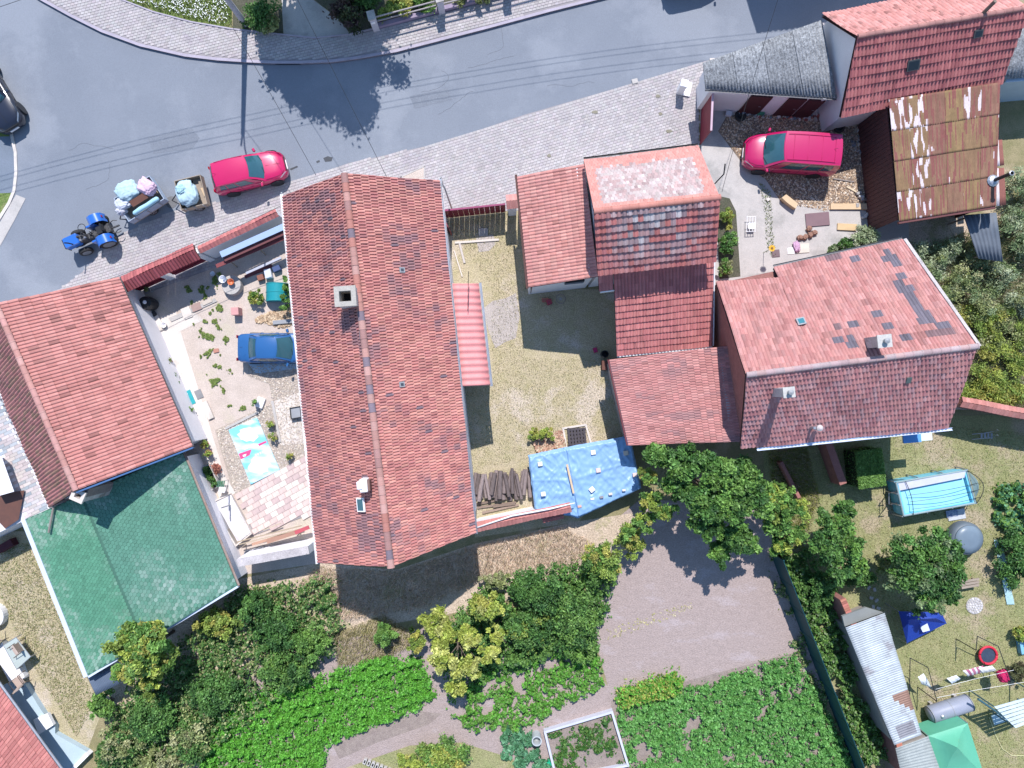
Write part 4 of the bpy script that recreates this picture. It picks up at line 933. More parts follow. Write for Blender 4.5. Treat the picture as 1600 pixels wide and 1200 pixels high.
for t_ in (.26, .74):
    c = lerp(gA, gB, t_); lf = MB().box((c.x, c.y, 1.0), (1.9, .05, 1.8), math.atan2(d.y, d.x)).build('gate_leaf', M_maroon, rg_)
    for z in (.5, 1.5): MB().box((c.x + n_.x * -.05, c.y + n_.y * -.05, z), (1.85, .05, .08), math.atan2(d.y, d.x)).build('rail', M_maroon, lf)
# lean-to store under the street wall
st = thing('lean_to_rack', 'dark lean-to rack with bluish sheet strips against the street wall', 'rack', P(400, 395))
for k, (x0, y0, x1, y1, z, wd, col) in enumerate(((345, 398, 448, 352, 1.75, .16, (.30, .40, .58)), (350, 405, 450, 360, 1.6, .14, (.14, .05, .055)), (338, 416, 450, 369, 1.4, .10, (.20, .055, .06)))):
    a, b_ = P(x0, y0, z), P(x1, y1, z); q = (b_ - a); o = MB().box((a + b_) / 2, (q.length, wd * 2, .05), math.atan2(q.y, q.x)).build('shelf_board', M_any, st); o.color = (*col, 1)
for t_ in (.05, .5, .95):
    a = lerp(P(345, 402, 1.7), P(448, 357, 1.7), t_); MB().tube([a, Vector((a.x, a.y - .3, 0))], .04, 5).build('post', M_wood, st)
# maroon gate and pillar of the middle yard
mg = thing('yard_gate', 'low maroon panel gate between the long house and the gate pillar', 'gate', P(745, 327))
a, b_ = P(694, 341), P(790, 331); q = b_ - a; an = math.atan2(q.y, q.x); nb = 12
for k in range(nb):
    c = lerp(a, b_, (k + .5) / nb); MB().box((c.x, c.y, .82), (q.length / nb - .015, .05, 1.5), an).build('gate_board', M_maroon, mg)
MB().box(((a + b_) / 2 + Vector((0, 0, 1.6))), (q.length, .09, .06), an).build('top_rail', mat('maroon_rail', (.28, .05, .13), rough=.5), mg)
gp = thing('gate_pillar', 'white gate pillar capped with two coral tile slopes', 'pillar', P(800, 326))
c = P(800, 330); MB().box((c.x, c.y, .95), (.42, .5, 1.9), R(6)).build('shaft', M_white, gp)
for s in (1, -1):
    A = P(793, 313, 2.15); cc = Vector((c.x, c.y, 2.15)); w_ = Vector((.3, .03, 0)); hh = Vector((-.03, .36, 0)) * s
    q = (cc + w_ + hh - Vector((0, 0, .2)), cc - w_ + hh - Vector((0, 0, .2)), cc - w_, cc + w_)
    if s < 0: q = (q[1], q[0], q[3], q[2])
    tile_roof(gp, q, .15, .4, PINK, 47 + s, 'wave', .02, .012, False, 0, name='cap_tile')
wallseg('red_side_gate', 'narrow open red side gate leaf by the long house corner', (694, 346), (706, 368), 1.6, .05, M_maroon, None, cat='gate')
# maroon gate by the garages
wallseg('garage_gate', 'tall maroon sheet gate beside the garages', (1097, 158), (1094, 226), 2.0, .06, M_maroon, 'slab', cm=mat('pale_rail', (.5, .35, .42), rough=.5), over=.02, cat='gate')
wallseg('garage_pier', 'short white pier beside the garage gate', (1097, 122), (1097, 150), 2.2, .3, M_white, 'slab')
# south wall with coral coping
wallseg('south_wall', 'low plastered wall with coral tile coping below the log pile', (742, 815), (888, 784), 1.6, .26, M_white, 'tile', cm=[(.58, .24, .215), (.56, .225, .2)], gable=.1, over=.12, seed=50)
wallseg('low_coping', 'short stub of coral coping tiles in front of the plastered wall', (846, 806), (878, 799), 1.1, .16, M_brickw, 'tile', cm=[(.50, .17, .15), (.53, .19, .17)], gable=.06, over=.08, seed=52)
# parapet of the left yard
wallseg('parapet_wall', 'thick weathered parapet wall closing the sandy yard', (395, 864), (500, 845), 2.0, .40, M_white, 'slab', cm=M_dirtyw, over=.004)
# walls on the right
wallseg('garden_brick_wall', 'brick garden wall with coral tile coping east of the ridge house', (1462, 626), (1640, 660), 2.1, .28, M_brickw, 'tile', cm=[(.56, .25, .22), (.53, .22, .19)], gable=.14, over=.12, seed=54)
wallseg('brick_partition', 'low brick partition wall running out from under the ridge house', (1276, 676), (1303, 752), 1.0, .36, M_brickw, 'slab', cm=M_brickw, over=.01)
wallseg('brick_partition', 'crumbling brick partition edge beside the plum tree', (1214, 720), (1242, 775), .6, .18, M_brickw, None)
# teal panel fence
tf_ = thing('teal_fence', 'long dark teal panel fence along the soil plot', 'fence', P(1280, 1030))
a, b_ = P(1203, 862), P(1345, 1225); d = (b_ - a); n = 9; an = math.atan2(d.y, d.x); M_teal = mat('teal_panel', (.006, .05, .062), (.005, .042, .052), scale=2, rough=.6)
for k in range(n):
    c = lerp(a, b_, (k + .5) / n); MB().box((c.x, c.y, .93), (d.length / n - .02, .04, 1.8), an).build('panel', M_teal, tf_)
for k in range(n + 1):
    c = lerp(a, b_, k / n); MB().box((c.x, c.y, .95), (.07, .07, 1.92), an).build('post', M_teal, tf_)
# brick wall and grey shed at the lower right
def brickwall(label, pts, h, th):
    t = thing('brick_wall', label, 'wall', P(*pts[len(pts) // 2])); me = MB().box((0, 0, 0), (.235, th / 2 - .01, .065)).mesh('brick'); me.materials.append(M_brick)
    rr = random.Random(len(pts)); pi = wm(t).inverted(); MBm = MB()
    for a, b_ in zip(pts, pts[1:]):
        A, B = P(*a), P(*b_); d = B - A; L_ = d.length; d.normalize(); n_ = Vector((-d.y, d.x, 0)); q = [A - n_ * (th / 2 - .012), B - n_ * (th / 2 - .012), B + n_ * (th / 2 - .012), A + n_ * (th / 2 - .012)]
        MBm.ext([(p.x, p.y) for p in q], 0, h - .05)
        nb = int(L_ / .125)
        for k in range(nb):                             # top course laid as headers, seen from above
            c = A + d * ((k + .5) * L_ / nb)
            o = bpy.data.objects.new('brick', me); COL.objects.link(o); o.parent = t; o.matrix_parent_inverse = pi
            o.matrix_basis = Matrix.Translation((c.x, c.y, h - .02 + rr.uniform(-.008, .008))) @ Matrix.Rotation(math.atan2(d.y, d.x) + math.pi / 2 + rr.uniform(-.04, .04), 4, 'Z') @ Matrix.Diagonal((th / .235, (L_ / nb - .015) / (th / 2 - .01), 1, 1))
            f = rr.uniform(.75, 1.25); o.color = (f, f * rr.uniform(.9, 1.1), f, 1)
    MBm.build('wall_body', M_brickw, t)
    return t
brickwall('red brick wall running beside the grey corrugated shed', [(1289, 918), (1310, 966), (1337, 985), (1386, 1190), (1392, 1215)], 2.0, .3)
gs = thing('grey_shed', 'long narrow shed roofed with weathered grey corrugated sheets', 'shed', P(1380, 1060))
M_zinc = mat('weathered_zinc', (.42, .46, .49), (.33, .365, .39), scale=1.6, rough=.6, fine=.12, bscale=20, metal=.15, c3=(.26, .26, .28), s3=.8, t3=.56)
sq = [P(1320, 980, 2.3), P(1381, 957, 2.2), P(1440, 1148, 2.2), P(1397, 1164, 2.3)]
nsh = 5
for k in range(nsh):
    a0, a1 = k / nsh, min(1, (k + 1.04) / nsh); rustk = (k == 3)
    def tf2(u, v, k=k):
        if k == 3 and v < .55 and u > .15 and u < .25 + .75 * (1 - v / .55): return (.65, .36, .26)
        if k == 4 and .15 < v < .75 and .35 < u < .85: return (.55, .5, .52)
        f = 1 + .2 * noise.noise((u * 3 + k, v * 3, 1.0)); return (f, f, f)
    e = Vector((0, 0, .012 * (nsh - k)))
    corrugated('roof_sheet', (lerp(sq[1], sq[2], a0) + e, lerp(sq[1], sq[2], a1) + e, lerp(sq[0], sq[3], a1) + e, lerp(sq[0], sq[3], a0) + e), .115, .018, M_zinc, gs, tf2, seed=k, nv=8)
corrugated('roof_sheet', (P(1450, 1150, 2.0), P(1480, 1235, 2.0), P(1415, 1240, 2.1), P(1399, 1169, 2.1)), .16, .02, mat('grey_green_sheet', (.33, .36, .35), (.26, .285, .28), scale=4, rough=.8, fine=.2, bscale=25), gs)
for px in ([(1330, 985), (1377, 966), (1432, 1142), (1392, 1156)],): MB().ext([(q_.x, q_.y) for q_ in Pn(px, 2.1)][::-1], 0, 2.08).build('wall', mat('shed_wall', (.3, .27, .25), rough=.9), gs)
MB().ext([(q_.x, q_.y) for q_ in Pn([(1402, 1165), (1446, 1150), (1472, 1228), (1415, 1232)], 1.9)][::-1], 0, 1.9).build('wall', mat('shed_wall', (.3, .27, .25)), gs)
MB().slab(Pn([(1316, 963), (1353, 949), (1380, 957), (1320, 979)], 2.12), .15).build('concrete_lintel', mat('dark_concrete', (.22, .23, .22), (.18, .19, .185), scale=2, rough=.9), gs)
# front fence along the north pavement
nf = thing('front_fence', 'low rail fence on a plinth with stone pillars along the upper pavement', 'fence', P(690, 20))
fl = [(588, 45), (690, 18), (793, -8), (900, -36), (1010, -64)]
fz = .1
for i, (x, y) in enumerate(fl):
    c = P(x, y); an = R(15); pl = MB().box((c.x, c.y, .65), (.34, .42, 1.3), an).build('pillar', mat('stone_pillar', (.52, .50, .54), (.44, .42, .46), scale=6, rough=.85, fine=.15), nf)
    MB().box((c.x, c.y, 1.34), (.42, .5, .08), an).build('cap', M_conc, pl)
    if i == 0: MB().box((c.x + .03, c.y - .22, 1.0), (.22, .03, .16), an).build('mailbox', M_whitepaint, pl)
for (x0, y0), (x1, y1) in zip(fl, fl[1:]):
    a, b_ = P(x0, y0), P(x1, y1); q = b_ - a; an = math.atan2(q.y, q.x); c = (a + b_) / 2
    MB().box((c.x, c.y, .17), (q.length - .3, .22, .34), an).build('plinth', mat('mauve_plinth', (.30, .24, .33), (.24, .2, .27), scale=3, rough=.85), nf)
    for z in (.7, 1.1): MB().box((c.x, c.y, z), (q.length - .3, .05, .07), an).build('rail', mat('weathered_rail', (.34, .31, .32), rough=.7), nf)
# ================================================================== vehicles
def paint(name, c, c2=None):
    m = mat(name, c, c2 or tuple(v * .97 for v in c), scale=1, rough=.32, spec=.5)
    m.node_tree.nodes['Principled BSDF'].inputs['Coat Weight'].default_value = .8
    m.node_tree.nodes['Principled BSDF'].inputs['Coat Roughness'].default_value = .06
    return m
def wheel(t, x, y, r, wd, side):
    w_ = MB().lathe((x, y, r), [(r * .25, -wd * .3), (r * .6, -wd * .3), (r * .6, wd * .3), (r * .25, wd * .3)], 14, 'Y').build('wheel', M_black, t, False, smooth=False)
    MB().lathe((x, y, r), [(r * .62, -wd / 2 + .02), (r * .86, -wd / 2), (r * .97, -wd * .32), (r, 0), (r * .97, wd * .32), (r * .86, wd / 2), (r * .62, wd / 2 - .02)], 20, 'Y').build('tyre', M_tyre, w_, False, smooth=True)
    b = MB(); ys = y + side * (wd / 2 - .03)
    b.lathe((x, ys, r), [(r * .62, -.02), (r * .62, .02), (r * .52, .0)], 16, 'Y')
    for k in range(5):
        a = 2 * math.pi * k / 5 + .3; b.box((x + math.cos(a) * r * .3, ys, r + math.sin(a) * r * .3), (r * .5, .03, r * .17), 0, 0, -a)
    b.build('rim', M_rim, w_, False)
def car(name, label, cat, c, rz, L, W, HT, pm, kind='wagon', wheel_r=.31):
    t = thing(name, label, cat, c, rz); h = L / 2; hw = W / 2
    if kind == 'van':
        st = [(-1, .86, .95), (-.985, .95, 1.05), (-.9, .99, 1.08), (-.4, 1, 1.08), (.2, 1, 1.06), (.5, .99, 1.02), (.72, .97, .92), (.87, .9, .82), (.95, .8, .70), (1, .64, .56)]
        gx = (-.995, -.93, .30, .64); wb, wr = .965, .84
    elif kind == 'sedan':
        st = [(-1, .70, .66), (-.975, .84, .84), (-.9, .94, .93), (-.6, .99, .95), (-.2, 1, .93), (.2, 1, .92), (.45, .99, .90), (.7, .97, .84), (.88, .9, .76), (.96, .78, .66), (1, .6, .52)]
        gx = (-.70, -.42, .10, .46); wb, wr = .90, .70
    else:
        st = [(-1, .72, .72), (-.98, .86, .90), (-.9, .95, .97), (-.6, .99, .98), (-.1, 1, .97), (.2, 1, .96), (.42, .99, .93), (.68, .97, .88), (.86, .9, .79), (.95, .78, .68), (1, .58, .54)]
        gx = (-.97, -.84, .10, .46); wb, wr = .92, .76
    zb = .24; rings = []
    for x, wf, zt in st:
        w_ = hw * wf; X = x * h
        half = [(w_ * .90, zb), (w_ * .99, zb + .14), (w_, zb + .32), (w_ * .985, zt - .16), (w_ * .94, zt - .05), (w_ * .84, zt), (w_ * .45, zt + .025), (0, zt + .035)]
        bx = lambda y: X - (.05 * h * (abs(y) / hw) ** 2 * (1 if x > .6 else 0))
        rings.append([(bx(y), -y, z) for y, z in half] + [(bx(y), y, z) for y, z in half[-2::-1]])
    body = MB().loft(rings).build('body', pm, t, False, ang=38)
    # wheel arches and sills
    for x in (-.60, .62):
        for s in (-1, 1):
            MB().lathe((x * h, s * hw * .965, wheel_r + .02), [(wheel_r * 1.16, -.05), (wheel_r * 1.16, .05)], 18, 'Y').build('wheel_arch', M_black, body, False)
            wheel(t, x * h, s * (hw - .085), wheel_r, .2, s)
    # cabin
    zt0 = (.97 if kind != 'van' else 1.06); zr_ = HT
    x0, x1, x2, x3 = [g_ * h for g_ in gx]; WB, WR = hw * wb, hw * wr
    bow = .05 * h if kind != 'van' else .04 * h
    zf = zt0 - (.05 if kind != 'van' else .08); zrr = zt0 - .02
    def bot(u, front): return Vector(((x3 - bow * u * u * 1.6) if front else (x0 + bow * .6 * u * u), WB * u * (.96 if front else .93), zf if front else zrr))
    def top(u, front): return Vector(((x2 - bow * u * u) if front else (x1 + bow * .4 * u * u), WR * u * (.97 if front else .98), zr_ - .05 * u * u - .01))
    def front(u, v): 
        p = lerp(bot(2 * u - 1, True), top(2 * u - 1, True), v); return p + Vector((.03, 0, .03)) * math.sin(math.pi * v)
    def rear(u, v): 
        p = lerp(bot(2 * u - 1, False), top(2 * u - 1, False), v); return p + Vector((-.02, 0, .02)) * math.sin(math.pi * v)
    def roof(u, v):
        a = lerp(top(2 * u - 1, True), top(2 * u - 1, False), v); a.z += .03 * math.sin(math.pi * v); a.y *= 1 + .035 * math.sin(math.pi * v); return a
    def side(s):
        def f(u, v):
            b0 = lerp(bot(s, True), bot(s, False), u); b0.y += s * .05 * math.sin(math.pi * u); t0 = roof((s + 1) / 2, u)
            p = lerp(b0, t0, v); p.y += s * .03 * math.sin(math.pi * v); return p
        return f
    cb = MB(); cb.grid(front, 10, 4); cb.grid(rear, 10, 4); cb.grid(roof, 10, 8)
    for s in (-1, 1): cb.grid(side(s), 10, 4)
    cb.build('cabin', pm, body, False, smooth=True)
    MB().grid(lambda u, v: roof(.06 + .88 * u, .03 + .94 * v) + Vector((0, 0, .006)), 8, 8).build('roof', pm, t, False, smooth=True)
    def pane(nm, f, u0, u1, v0, v1, off, sub=8):
        def g_(u, v): return f(u0 + (u1 - u0) * u, v0 + (v1 - v0) * v) + off
        return MB().grid(g_, sub, 4).build(nm, M_glass, t, False, smooth=True)
    ws = pane('windscreen', front, .07, .93, .04, .97, Vector((.008, 0, .008)))
    pane('rear_window', rear, .10, .90, .22 if kind != 'sedan' else .08, .93, Vector((-.008, 0, .007)))
    for s in (-1, 1):
        cuts = [(.16, .46), (.49, .72), (.745, .90)] if kind != 'sedan' else [(.18, .50), (.53, .80)]
        for u0, u1 in cuts: pane('side_window', side(s), u0, u1, .14, .88, Vector((0, s * .008, .003)), 4)
        m_ = MB().box((x3 - .30 * (1 if kind != 'van' else .8), s * (hw + .09), zt0 + .03), (.12, .2, .13), s * .25, bev=.03).build('wing_mirror', pm, t, False)
        MB().box((x3 - .37, s * (hw + .09), zt0 + .03), (.01, .15, .09), s * .25).build('mirror_glass', M_glass, m_, False)
        for xx in (.02, -.36): MB().box((xx * h, s * hw * 1.003, .80), (.16, .02, .03)).build('door_handle', M_black if kind == 'van' else pm, t, False)
        hl = MB().grid(lambda u, v, s=s: Vector((h * (.985 - .16 * u - .03 * v * 1.0) - .02, s * hw * (.50 + .34 * u + .05 * v), .66 + .10 * v + .06 * u)) + Vector((.02, s * .01, .02)), 4, 3)
        hl.build('headlight', mat('lamp_glass', (.62, .66, .72), rough=.12, spec=.8), t, False, smooth=True)
        MB().box((-h * .985, s * hw * .74, .85 if kind != 'van' else 1.1), (.05, .16, .22 if kind != 'van' else .42), bev=.015).build('tail_light', mat('tail_lamp', (.32, .01, .02), rough=.2), t, False)
    MB().box((h * .985, 0, .60), (.05, hw * .9, .12), bev=.01).build('grille', M_black, t, False)
    MB().box((h * 1.0, 0, .42), (.03, .5, .11)).build('number_plate', M_whitepaint, t, False)
    MB().box((-h * 1.0, 0, .62), (.03, .5, .11)).build('number_plate', M_whitepaint, t, False)
    for yy in (-.25, .2): MB().tube([front(.5 + yy, .03) + Vector((.02, 0, .02)), front(.5 + yy + .22, .16) + Vector((.02, 0, .025))], .009, 4).build('wiper', M_black, ws, False)
    # bonnet shut lines
    for s in (-1, 1):
        zi = lambda x: float(np.interp(x / h, [q_[0] for q_ in st], [q_[2] for q_ in st])); wi = lambda x: hw * float(np.interp(x / h, [q_[0] for q_ in st], [q_[1] for q_ in st]))
        MB().tube([(x_, s * wi(x_) * f_, zi(x_) + .006) for x_, f_ in ((x3 - .05, .86), (h * .6, .84), (h * .75, .82), (h * .88, .72), (h * .93, .5))], .007, 4).build('bonnet_gap', M_black, t, False)
        for u_ in (.02, .48, .74): MB().tube([side(s)(u_ if u_ > .1 else .13, .1) + Vector((0, s * .012, 0)), Vector((lerp(bot(s, True), bot(s, False), u_ if u_ > .1 else .13).x, s * (hw + .004), .75)), Vector((lerp(bot(s, True), bot(s, False), u_ if u_ > .1 else .13).x, s * (hw * .99 + .004), .36))], .007, 4).build('door_gap', M_black, t, False)
        MB().box((0, s * hw * 1.0, .52), (L * .5, .02, .06)).build('rubbing_strip', M_black, t, False)
    MB().tube([(-h * .75, 0, zr_ + .02), (-h * .8, 0, zr_ + .16)], .008, 5).build('aerial', M_black, t, False)
    if kind == 'van':
        for y in (-.42, .42): MB().box((-.28 * h, y * hw * 1.6, zr_ + .026), (1.2 * h * .85, .025, .015)).build('roof_rib', pm, t, False)
        for x in (-.78, -.5, -.2, .1): MB().box((x * h, 0, zr_ + .022), (.02, hw * 1.3, .012)).build('roof_rib', pm, t, False)
    else:
        for s in (-1, 1): MB().tube([(x2 - .15, s * WR * .97, zr_ - .03), (x1 + .2, s * WR * .97, zr_ - .03)], .014, 5).build('roof_rail', pm, t, False)
        MB().tube([front(.5, .0) + Vector((.08, 0, .035)), Vector((h * .9, 0, .85))], .006, 4).build('bonnet_line', M_black, t, False)
    return t
HOT = paint('magenta_red', (.50, .005, .092), (.47, .005, .086))
c = P(397, 275); car('wagon_car', 'glossy magenta red estate car parked on the street behind the small trailer', 'car', (c.x, c.y, .03), R(14), 3.95, 1.68, 1.48, HOT, 'wagon')
c = P(1226, 248); car('red_van', 'red minivan parked on wood chips in front of the garages', 'van', (c.x, c.y, .02), R(176), 4.85, 1.95, 1.85, paint('van_red', (.46, .006, .098), (.43, .006, .09)), 'van', .33)
c = P(440, 545); car('blue_saloon', 'blue saloon car with its nose under the eaves of the long house', 'car', (c.x, c.y, .015), R(0), 4.15, 1.62, 1.4, paint('saloon_blue', (.02, .105, .29), (.018, .095, .265)), 'sedan', .29)
c = P(-2, 152); car('black_car', 'black car at the side drive showing its bonnet', 'car', (c.x, c.y, .012), R(-58), 4.5, 1.78, 1.46, paint('car_black', (.012, .015, .03)), 'sedan', .31)
c = P(1092, -38); car('grey_car', 'grey car parked across the road throwing its shadow onto the asphalt', 'car', (c.x, c.y, .012), R(13), 4.3, 1.75, 1.5, paint('car_grey', (.2, .21, .23)), 'wagon')

# small articulated tractor
tr = thing('tractor', 'small blue articulated tractor hitched to a loaded trailer', 'tractor', (*P(156, 372)[:2], .01), R(204))
TB = paint('tractor_blue', (.02, .13, .50), (.018, .115, .44)); M_eng = mat('engine_black', (.03, .03, .032), (.09, .09, .095), scale=14, rough=.5, contrast=2)
L_ = False
MB().box((.95, 0, .92), (.80, .58, .42), bev=.05).build('bonnet', TB, tr, L_)
MB().box((1.37, 0, .82), (.06, .54, .5), bev=.02).build('grille', M_black, tr, L_)
MB().box((.45, 0, .55), (1.5, .34, .4), bev=.03).build('chassis', M_eng, tr, L_)
en = MB().box((.38, .04, .86), (.42, .36, .36), bev=.04).build('engine', M_eng, tr, L_)
for k, (x, y, z, s) in enumerate(((.28, -.16, 1.04, .12), (.45, .18, 1.08, .10), (.55, -.05, 1.08, .13), (.2, .12, 1.05, .09), (.34, .0, 1.12, .1))):
    MB().lathe((x, y, z), [(s * .5, -.06), (s * .55, .02), (s * .3, .08)], 9).build('engine_part', M_metal if k % 2 else M_eng, en, L_)
MB().tube([(.1, .0, .7), (-.15, 0, .9), (-.2, 0, 1.2)], .03, 6).build('steering_column', M_black, tr, L_)
pts = [(-.2 + .2 * math.cos(a), .2 * math.sin(a), 1.22) for a in [2 * math.pi * k / 14 for k in range(15)]]
MB().tube([(p[0] + .28, p[1] - .34, p[2]) for p in pts], .018, 6).build('steering_wheel', M_black, tr, L_)
MB().box((-.55, 0, .55), (1.0, .5, .35), bev=.03).build('rear_axle_housing', M_eng, tr, L_)
se = MB().box((-.62, .02, .92), (.42, .44, .1), bev=.04).build('seat', M_black, tr, L_)
MB().box((-.84, .02, 1.08), (.09, .42, .3), bev=.03).build('backrest', M_black, se, L_)
for s in (-1, 1):
    b = MB(); prof = [(-1.02, .62), (-.98, .95), (-.80, 1.12), (-.50, 1.15), (-.25, 1.02), (-.12, .78), (-.1, .55)]
    b.loft([[(x, s * .36, z) for x, z in prof], [(x, s * .82, z) for x, z in prof], [(x * 1.0, s * .82, z - .05) for x, z in prof], [(x, s * .36, z - .05) for x, z in prof]], cap=False, closed=False)
    b.build('fender', TB, tr, L_, ang=40)
    MB().box((-.2, s * .42, .66), (.5, .12, .5), bev=.03).build('side_panel', TB, tr, L_)
    wheel(tr, -.56, s * .62, .50, .30, s); wheel(tr, .78, s * .52, .36, .22, s)
    MB().lathe((1.36, s * .2, .9), [(.07, -.02), (.08, .02), (.03, .03)], 10, 'X').build('headlight', mat('lamp_glass', (.6, .65, .7)), tr, L_)
    MB().box((-1.0, s * .6, .95), (.04, .1, .08)).build('tail_light', mat('tail_lamp', (.3, .01, .02)), tr, L_)
MB().tube([(.9, .22, 1.1), (.9, .24, 1.5), (.95, .26, 1.75)], .035, 8).build('exhaust_pipe', M_black, tr, L_)
MB().tube([(-1.0, 0, .5), (-1.45, 0, .45)], .05, 6).build('drawbar', M_eng, tr, L_)
for s in (-1, 1): MB().tube([(-1.0, s * .25, .55), (-1.25, s * .36, .5), (-1.42, s * .3, .42)], .025, 5).build('lift_arm', M_eng, tr, L_)

def trailer(name, label, px, z, rzpx, wallh, m_side, seed):
    """px: four survey corners of the top rim, order front-left, rear-left, rear-right, front-right"""
    q = Pn(px, z); c = sum(q, Vector()) / 4; ax = ((q[1] - q[0]) + (q[2] - q[3])) / 2; L = ax.length; W = (((q[3] - q[0]) + (q[2] - q[1])) / 2).length
    ang = math.atan2(ax.y, ax.x); t = thing(name, label, 'trailer', (c.x, c.y, .02), ang); zb = z - wallh
    MB().box((0, 0, zb - .03), (L, W, .06)).build('floor', M_wood, t, False)
    for s in (-1, 1):
        sd_ = MB(); sd_.box((0, s * (W / 2 - .02), zb + wallh / 2), (L, .035, wallh)); o = sd_.build('side_board', m_side, t, False)
        for k in (-.33, 0, .33): MB().box((k * L, s * (W / 2 + .012), zb + wallh / 2), (.05, .03, wallh)).build('stake', M_grey, o, False)
        MB().box((s * (L / 2 - .02), 0, zb + wallh / 2), (.035, W - .08, wallh)).build('end_board', m_side, t, False)
        wheel(t, 0, s * (W / 2 - .2) if name == 'large_trailer' else s * (W / 2 - .12), .30, .18, s)
    MB().box((0, 0, .34), (.1, W - .4, .1)).build('axle', M_black, t, False)
    for s in (-1, 1): MB().tube([(-L / 2, s * W * .3, zb - .1), (-L / 2 - .55, 0, .45)], .03, 5).build('drawbar', M_black, t, False)
    return t, c, ang, L, W
def bundle(name, label, cat, c, rad, rz, tint, seed, amp=.22, fold=5.0, tint2=None):
    """crumpled fabric bundle"""
    b = MB(); nu, nv = 60, 30
    def f(u, v):
        th = u * 2 * math.pi; ph = v * math.pi * .98 + .01; d = Vector((math.cos(th) * math.sin(ph), math.sin(th) * math.sin(ph), math.cos(ph)))
        q = noise.noise(d * 1.6 + Vector((seed, 0, 0))) * amp + abs(noise.noise(d * fold * .6 + Vector((0, seed, 0)))) * amp * .6 + noise.noise(d * fold * 1.7 + Vector((0, 0, seed))) * amp * .4 + .55 * amp * (1 - min(1, 5 * abs(noise.noise(d * fold * .75 + Vector((seed, seed, 0)))))) + .35 * amp * (1 - min(1, 4 * abs(noise.noise(d * fold * 1.6 + Vector((seed, 3, seed)))))) - .4 * amp
        sq = lambda x: math.copysign(abs(x) ** .75, x)
        v_ = Vector((sq(d.x) * rad[0], sq(d.y) * rad[1], sq(d.z) * rad[2])) * (1 + q - amp * .2); v_.z = max(v_.z, -rad[2] * .8); return v_
    b.grid(f, nu, nv)
    if tint2:
        b.t = [tint2 if noise.noise((i * .9, seed, i % 7)) > .15 else tint for i in range(len(b.f))]
    else: b.t = [tuple(c_ * .78 for c_ in tint)] * len(b.f)
    o = b.build(name, M_any, None, smooth=True); o.location = c; o.rotation_euler = (0, 0, rz)
    return tag(o, label, cat)
M_tside = mat('trailer_side', (.36, .42, .52), (.30, .36, .45), scale=3, rough=.5)
t1, c1, a1, L1, W1 = trailer('large_trailer', 'steel sided trailer behind the tractor heaped with bundles', [(176, 312), (231, 276), (260, 309), (203, 345)], 1.15, 0, .5, M_tside, 1)
def T1(x, y, z): return Vector((c1.x + math.cos(a1) * x - math.sin(a1) * y, c1.y + math.sin(a1) * x + math.cos(a1) * y, z))
def T1p(px, py, z): return P(px, py, z)
bundle('fabric_bundle', 'pale blue quilt heaped at the front of the large trailer', 'quilt', P(199, 299, 1.35), (.62, .50, .24), R(25), (.50, .68, .76), 1.3, .18, 2.6)
bundle('fabric_bundle', 'pink bag heaped at the rear of the large trailer', 'bag', P(229, 292, 1.35), (.50, .40, .24), R(-35), (.78, .55, .70), 2.9, .18, 2.6)
bundle('fabric_bundle', 'white lilac sack slumped over the front board of the large trailer', 'sack', P(192, 318, 1.25), (.42, .34, .2), R(30), (.66, .70, .80), 4.4, .18, 2.6)
bundle('fabric_bundle', 'small white bag hanging at the front corner of the large trailer', 'bag', P(190, 329, 1.15), (.28, .22, .22), R(30), (.74, .74, .82), 6.1, .25, 5)
q = MB().box((0, 0, 0), (.95, .34, .05), bev=.01).build('cabinet_door', mat('brown_panel', (.15, .07, .05), (.12, .055, .04), scale=2, rough=.4)); q.location = P(217, 312, 1.36); q.rotation_euler = (R(15), 0, R(32)); tag(q, 'brown wooden cabinet door lying among the bundles on the trailer', 'board')
b = MB(); b.tube([(-.78, 0, 0), (-.7, 0, 0), (-.3, .01, .01), (.1, -.01, 0), (.5, 0, .01), (.72, 0, 0), (.78, 0, 0)], [.05, .12, .13, .125, .13, .12, .06], 12); o = b.build('rolled_mat', mat('pale_blue_roll', (.36, .60, .70), (.32, .55, .66), scale=3, rough=.7), smooth=True)
o.location = P(228, 322, 1.30); o.rotation_euler = (0, 0, a1); tag(o, 'long pale turquoise rolled mat along the side of the large trailer', 'roll')
t3, c3_, a3, L3, W3 = trailer('small_trailer', 'small wooden trailer carrying one big pale blue sack', [(269, 284), (311, 273), (326, 318), (286, 327)], .95, 0, .38, M_wood, 2)
bundle('big_sack', 'big pale blue woven sack filling the small wooden trailer', 'sack', P(292, 302, 1.05), (.55, .66, .36), a3, (.52, .70, .80), 8.2, .14, 2.2)
bundle('fabric_bundle', 'crumpled turquoise cloth on top of the big sack', 'cloth', P(283, 296, 1.36), (.24, .26, .12), .4, (.42, .66, .74), 9.9, .4, 8)
for k, (x, y, w_) in enumerate(((313, 288, .5), (318, 300, .45))):
    o = MB().box((0, 0, 0), (.12, w_, .05)).build('offcut', M_newwood if k else M_wood); o.location = P(x, y, .66); o.rotation_euler = (.1, .1, a3 + .2 * k); tag(o, ('pale' if k else 'grey') + ' timber offcut lying at the tail of the small trailer', 'timber')
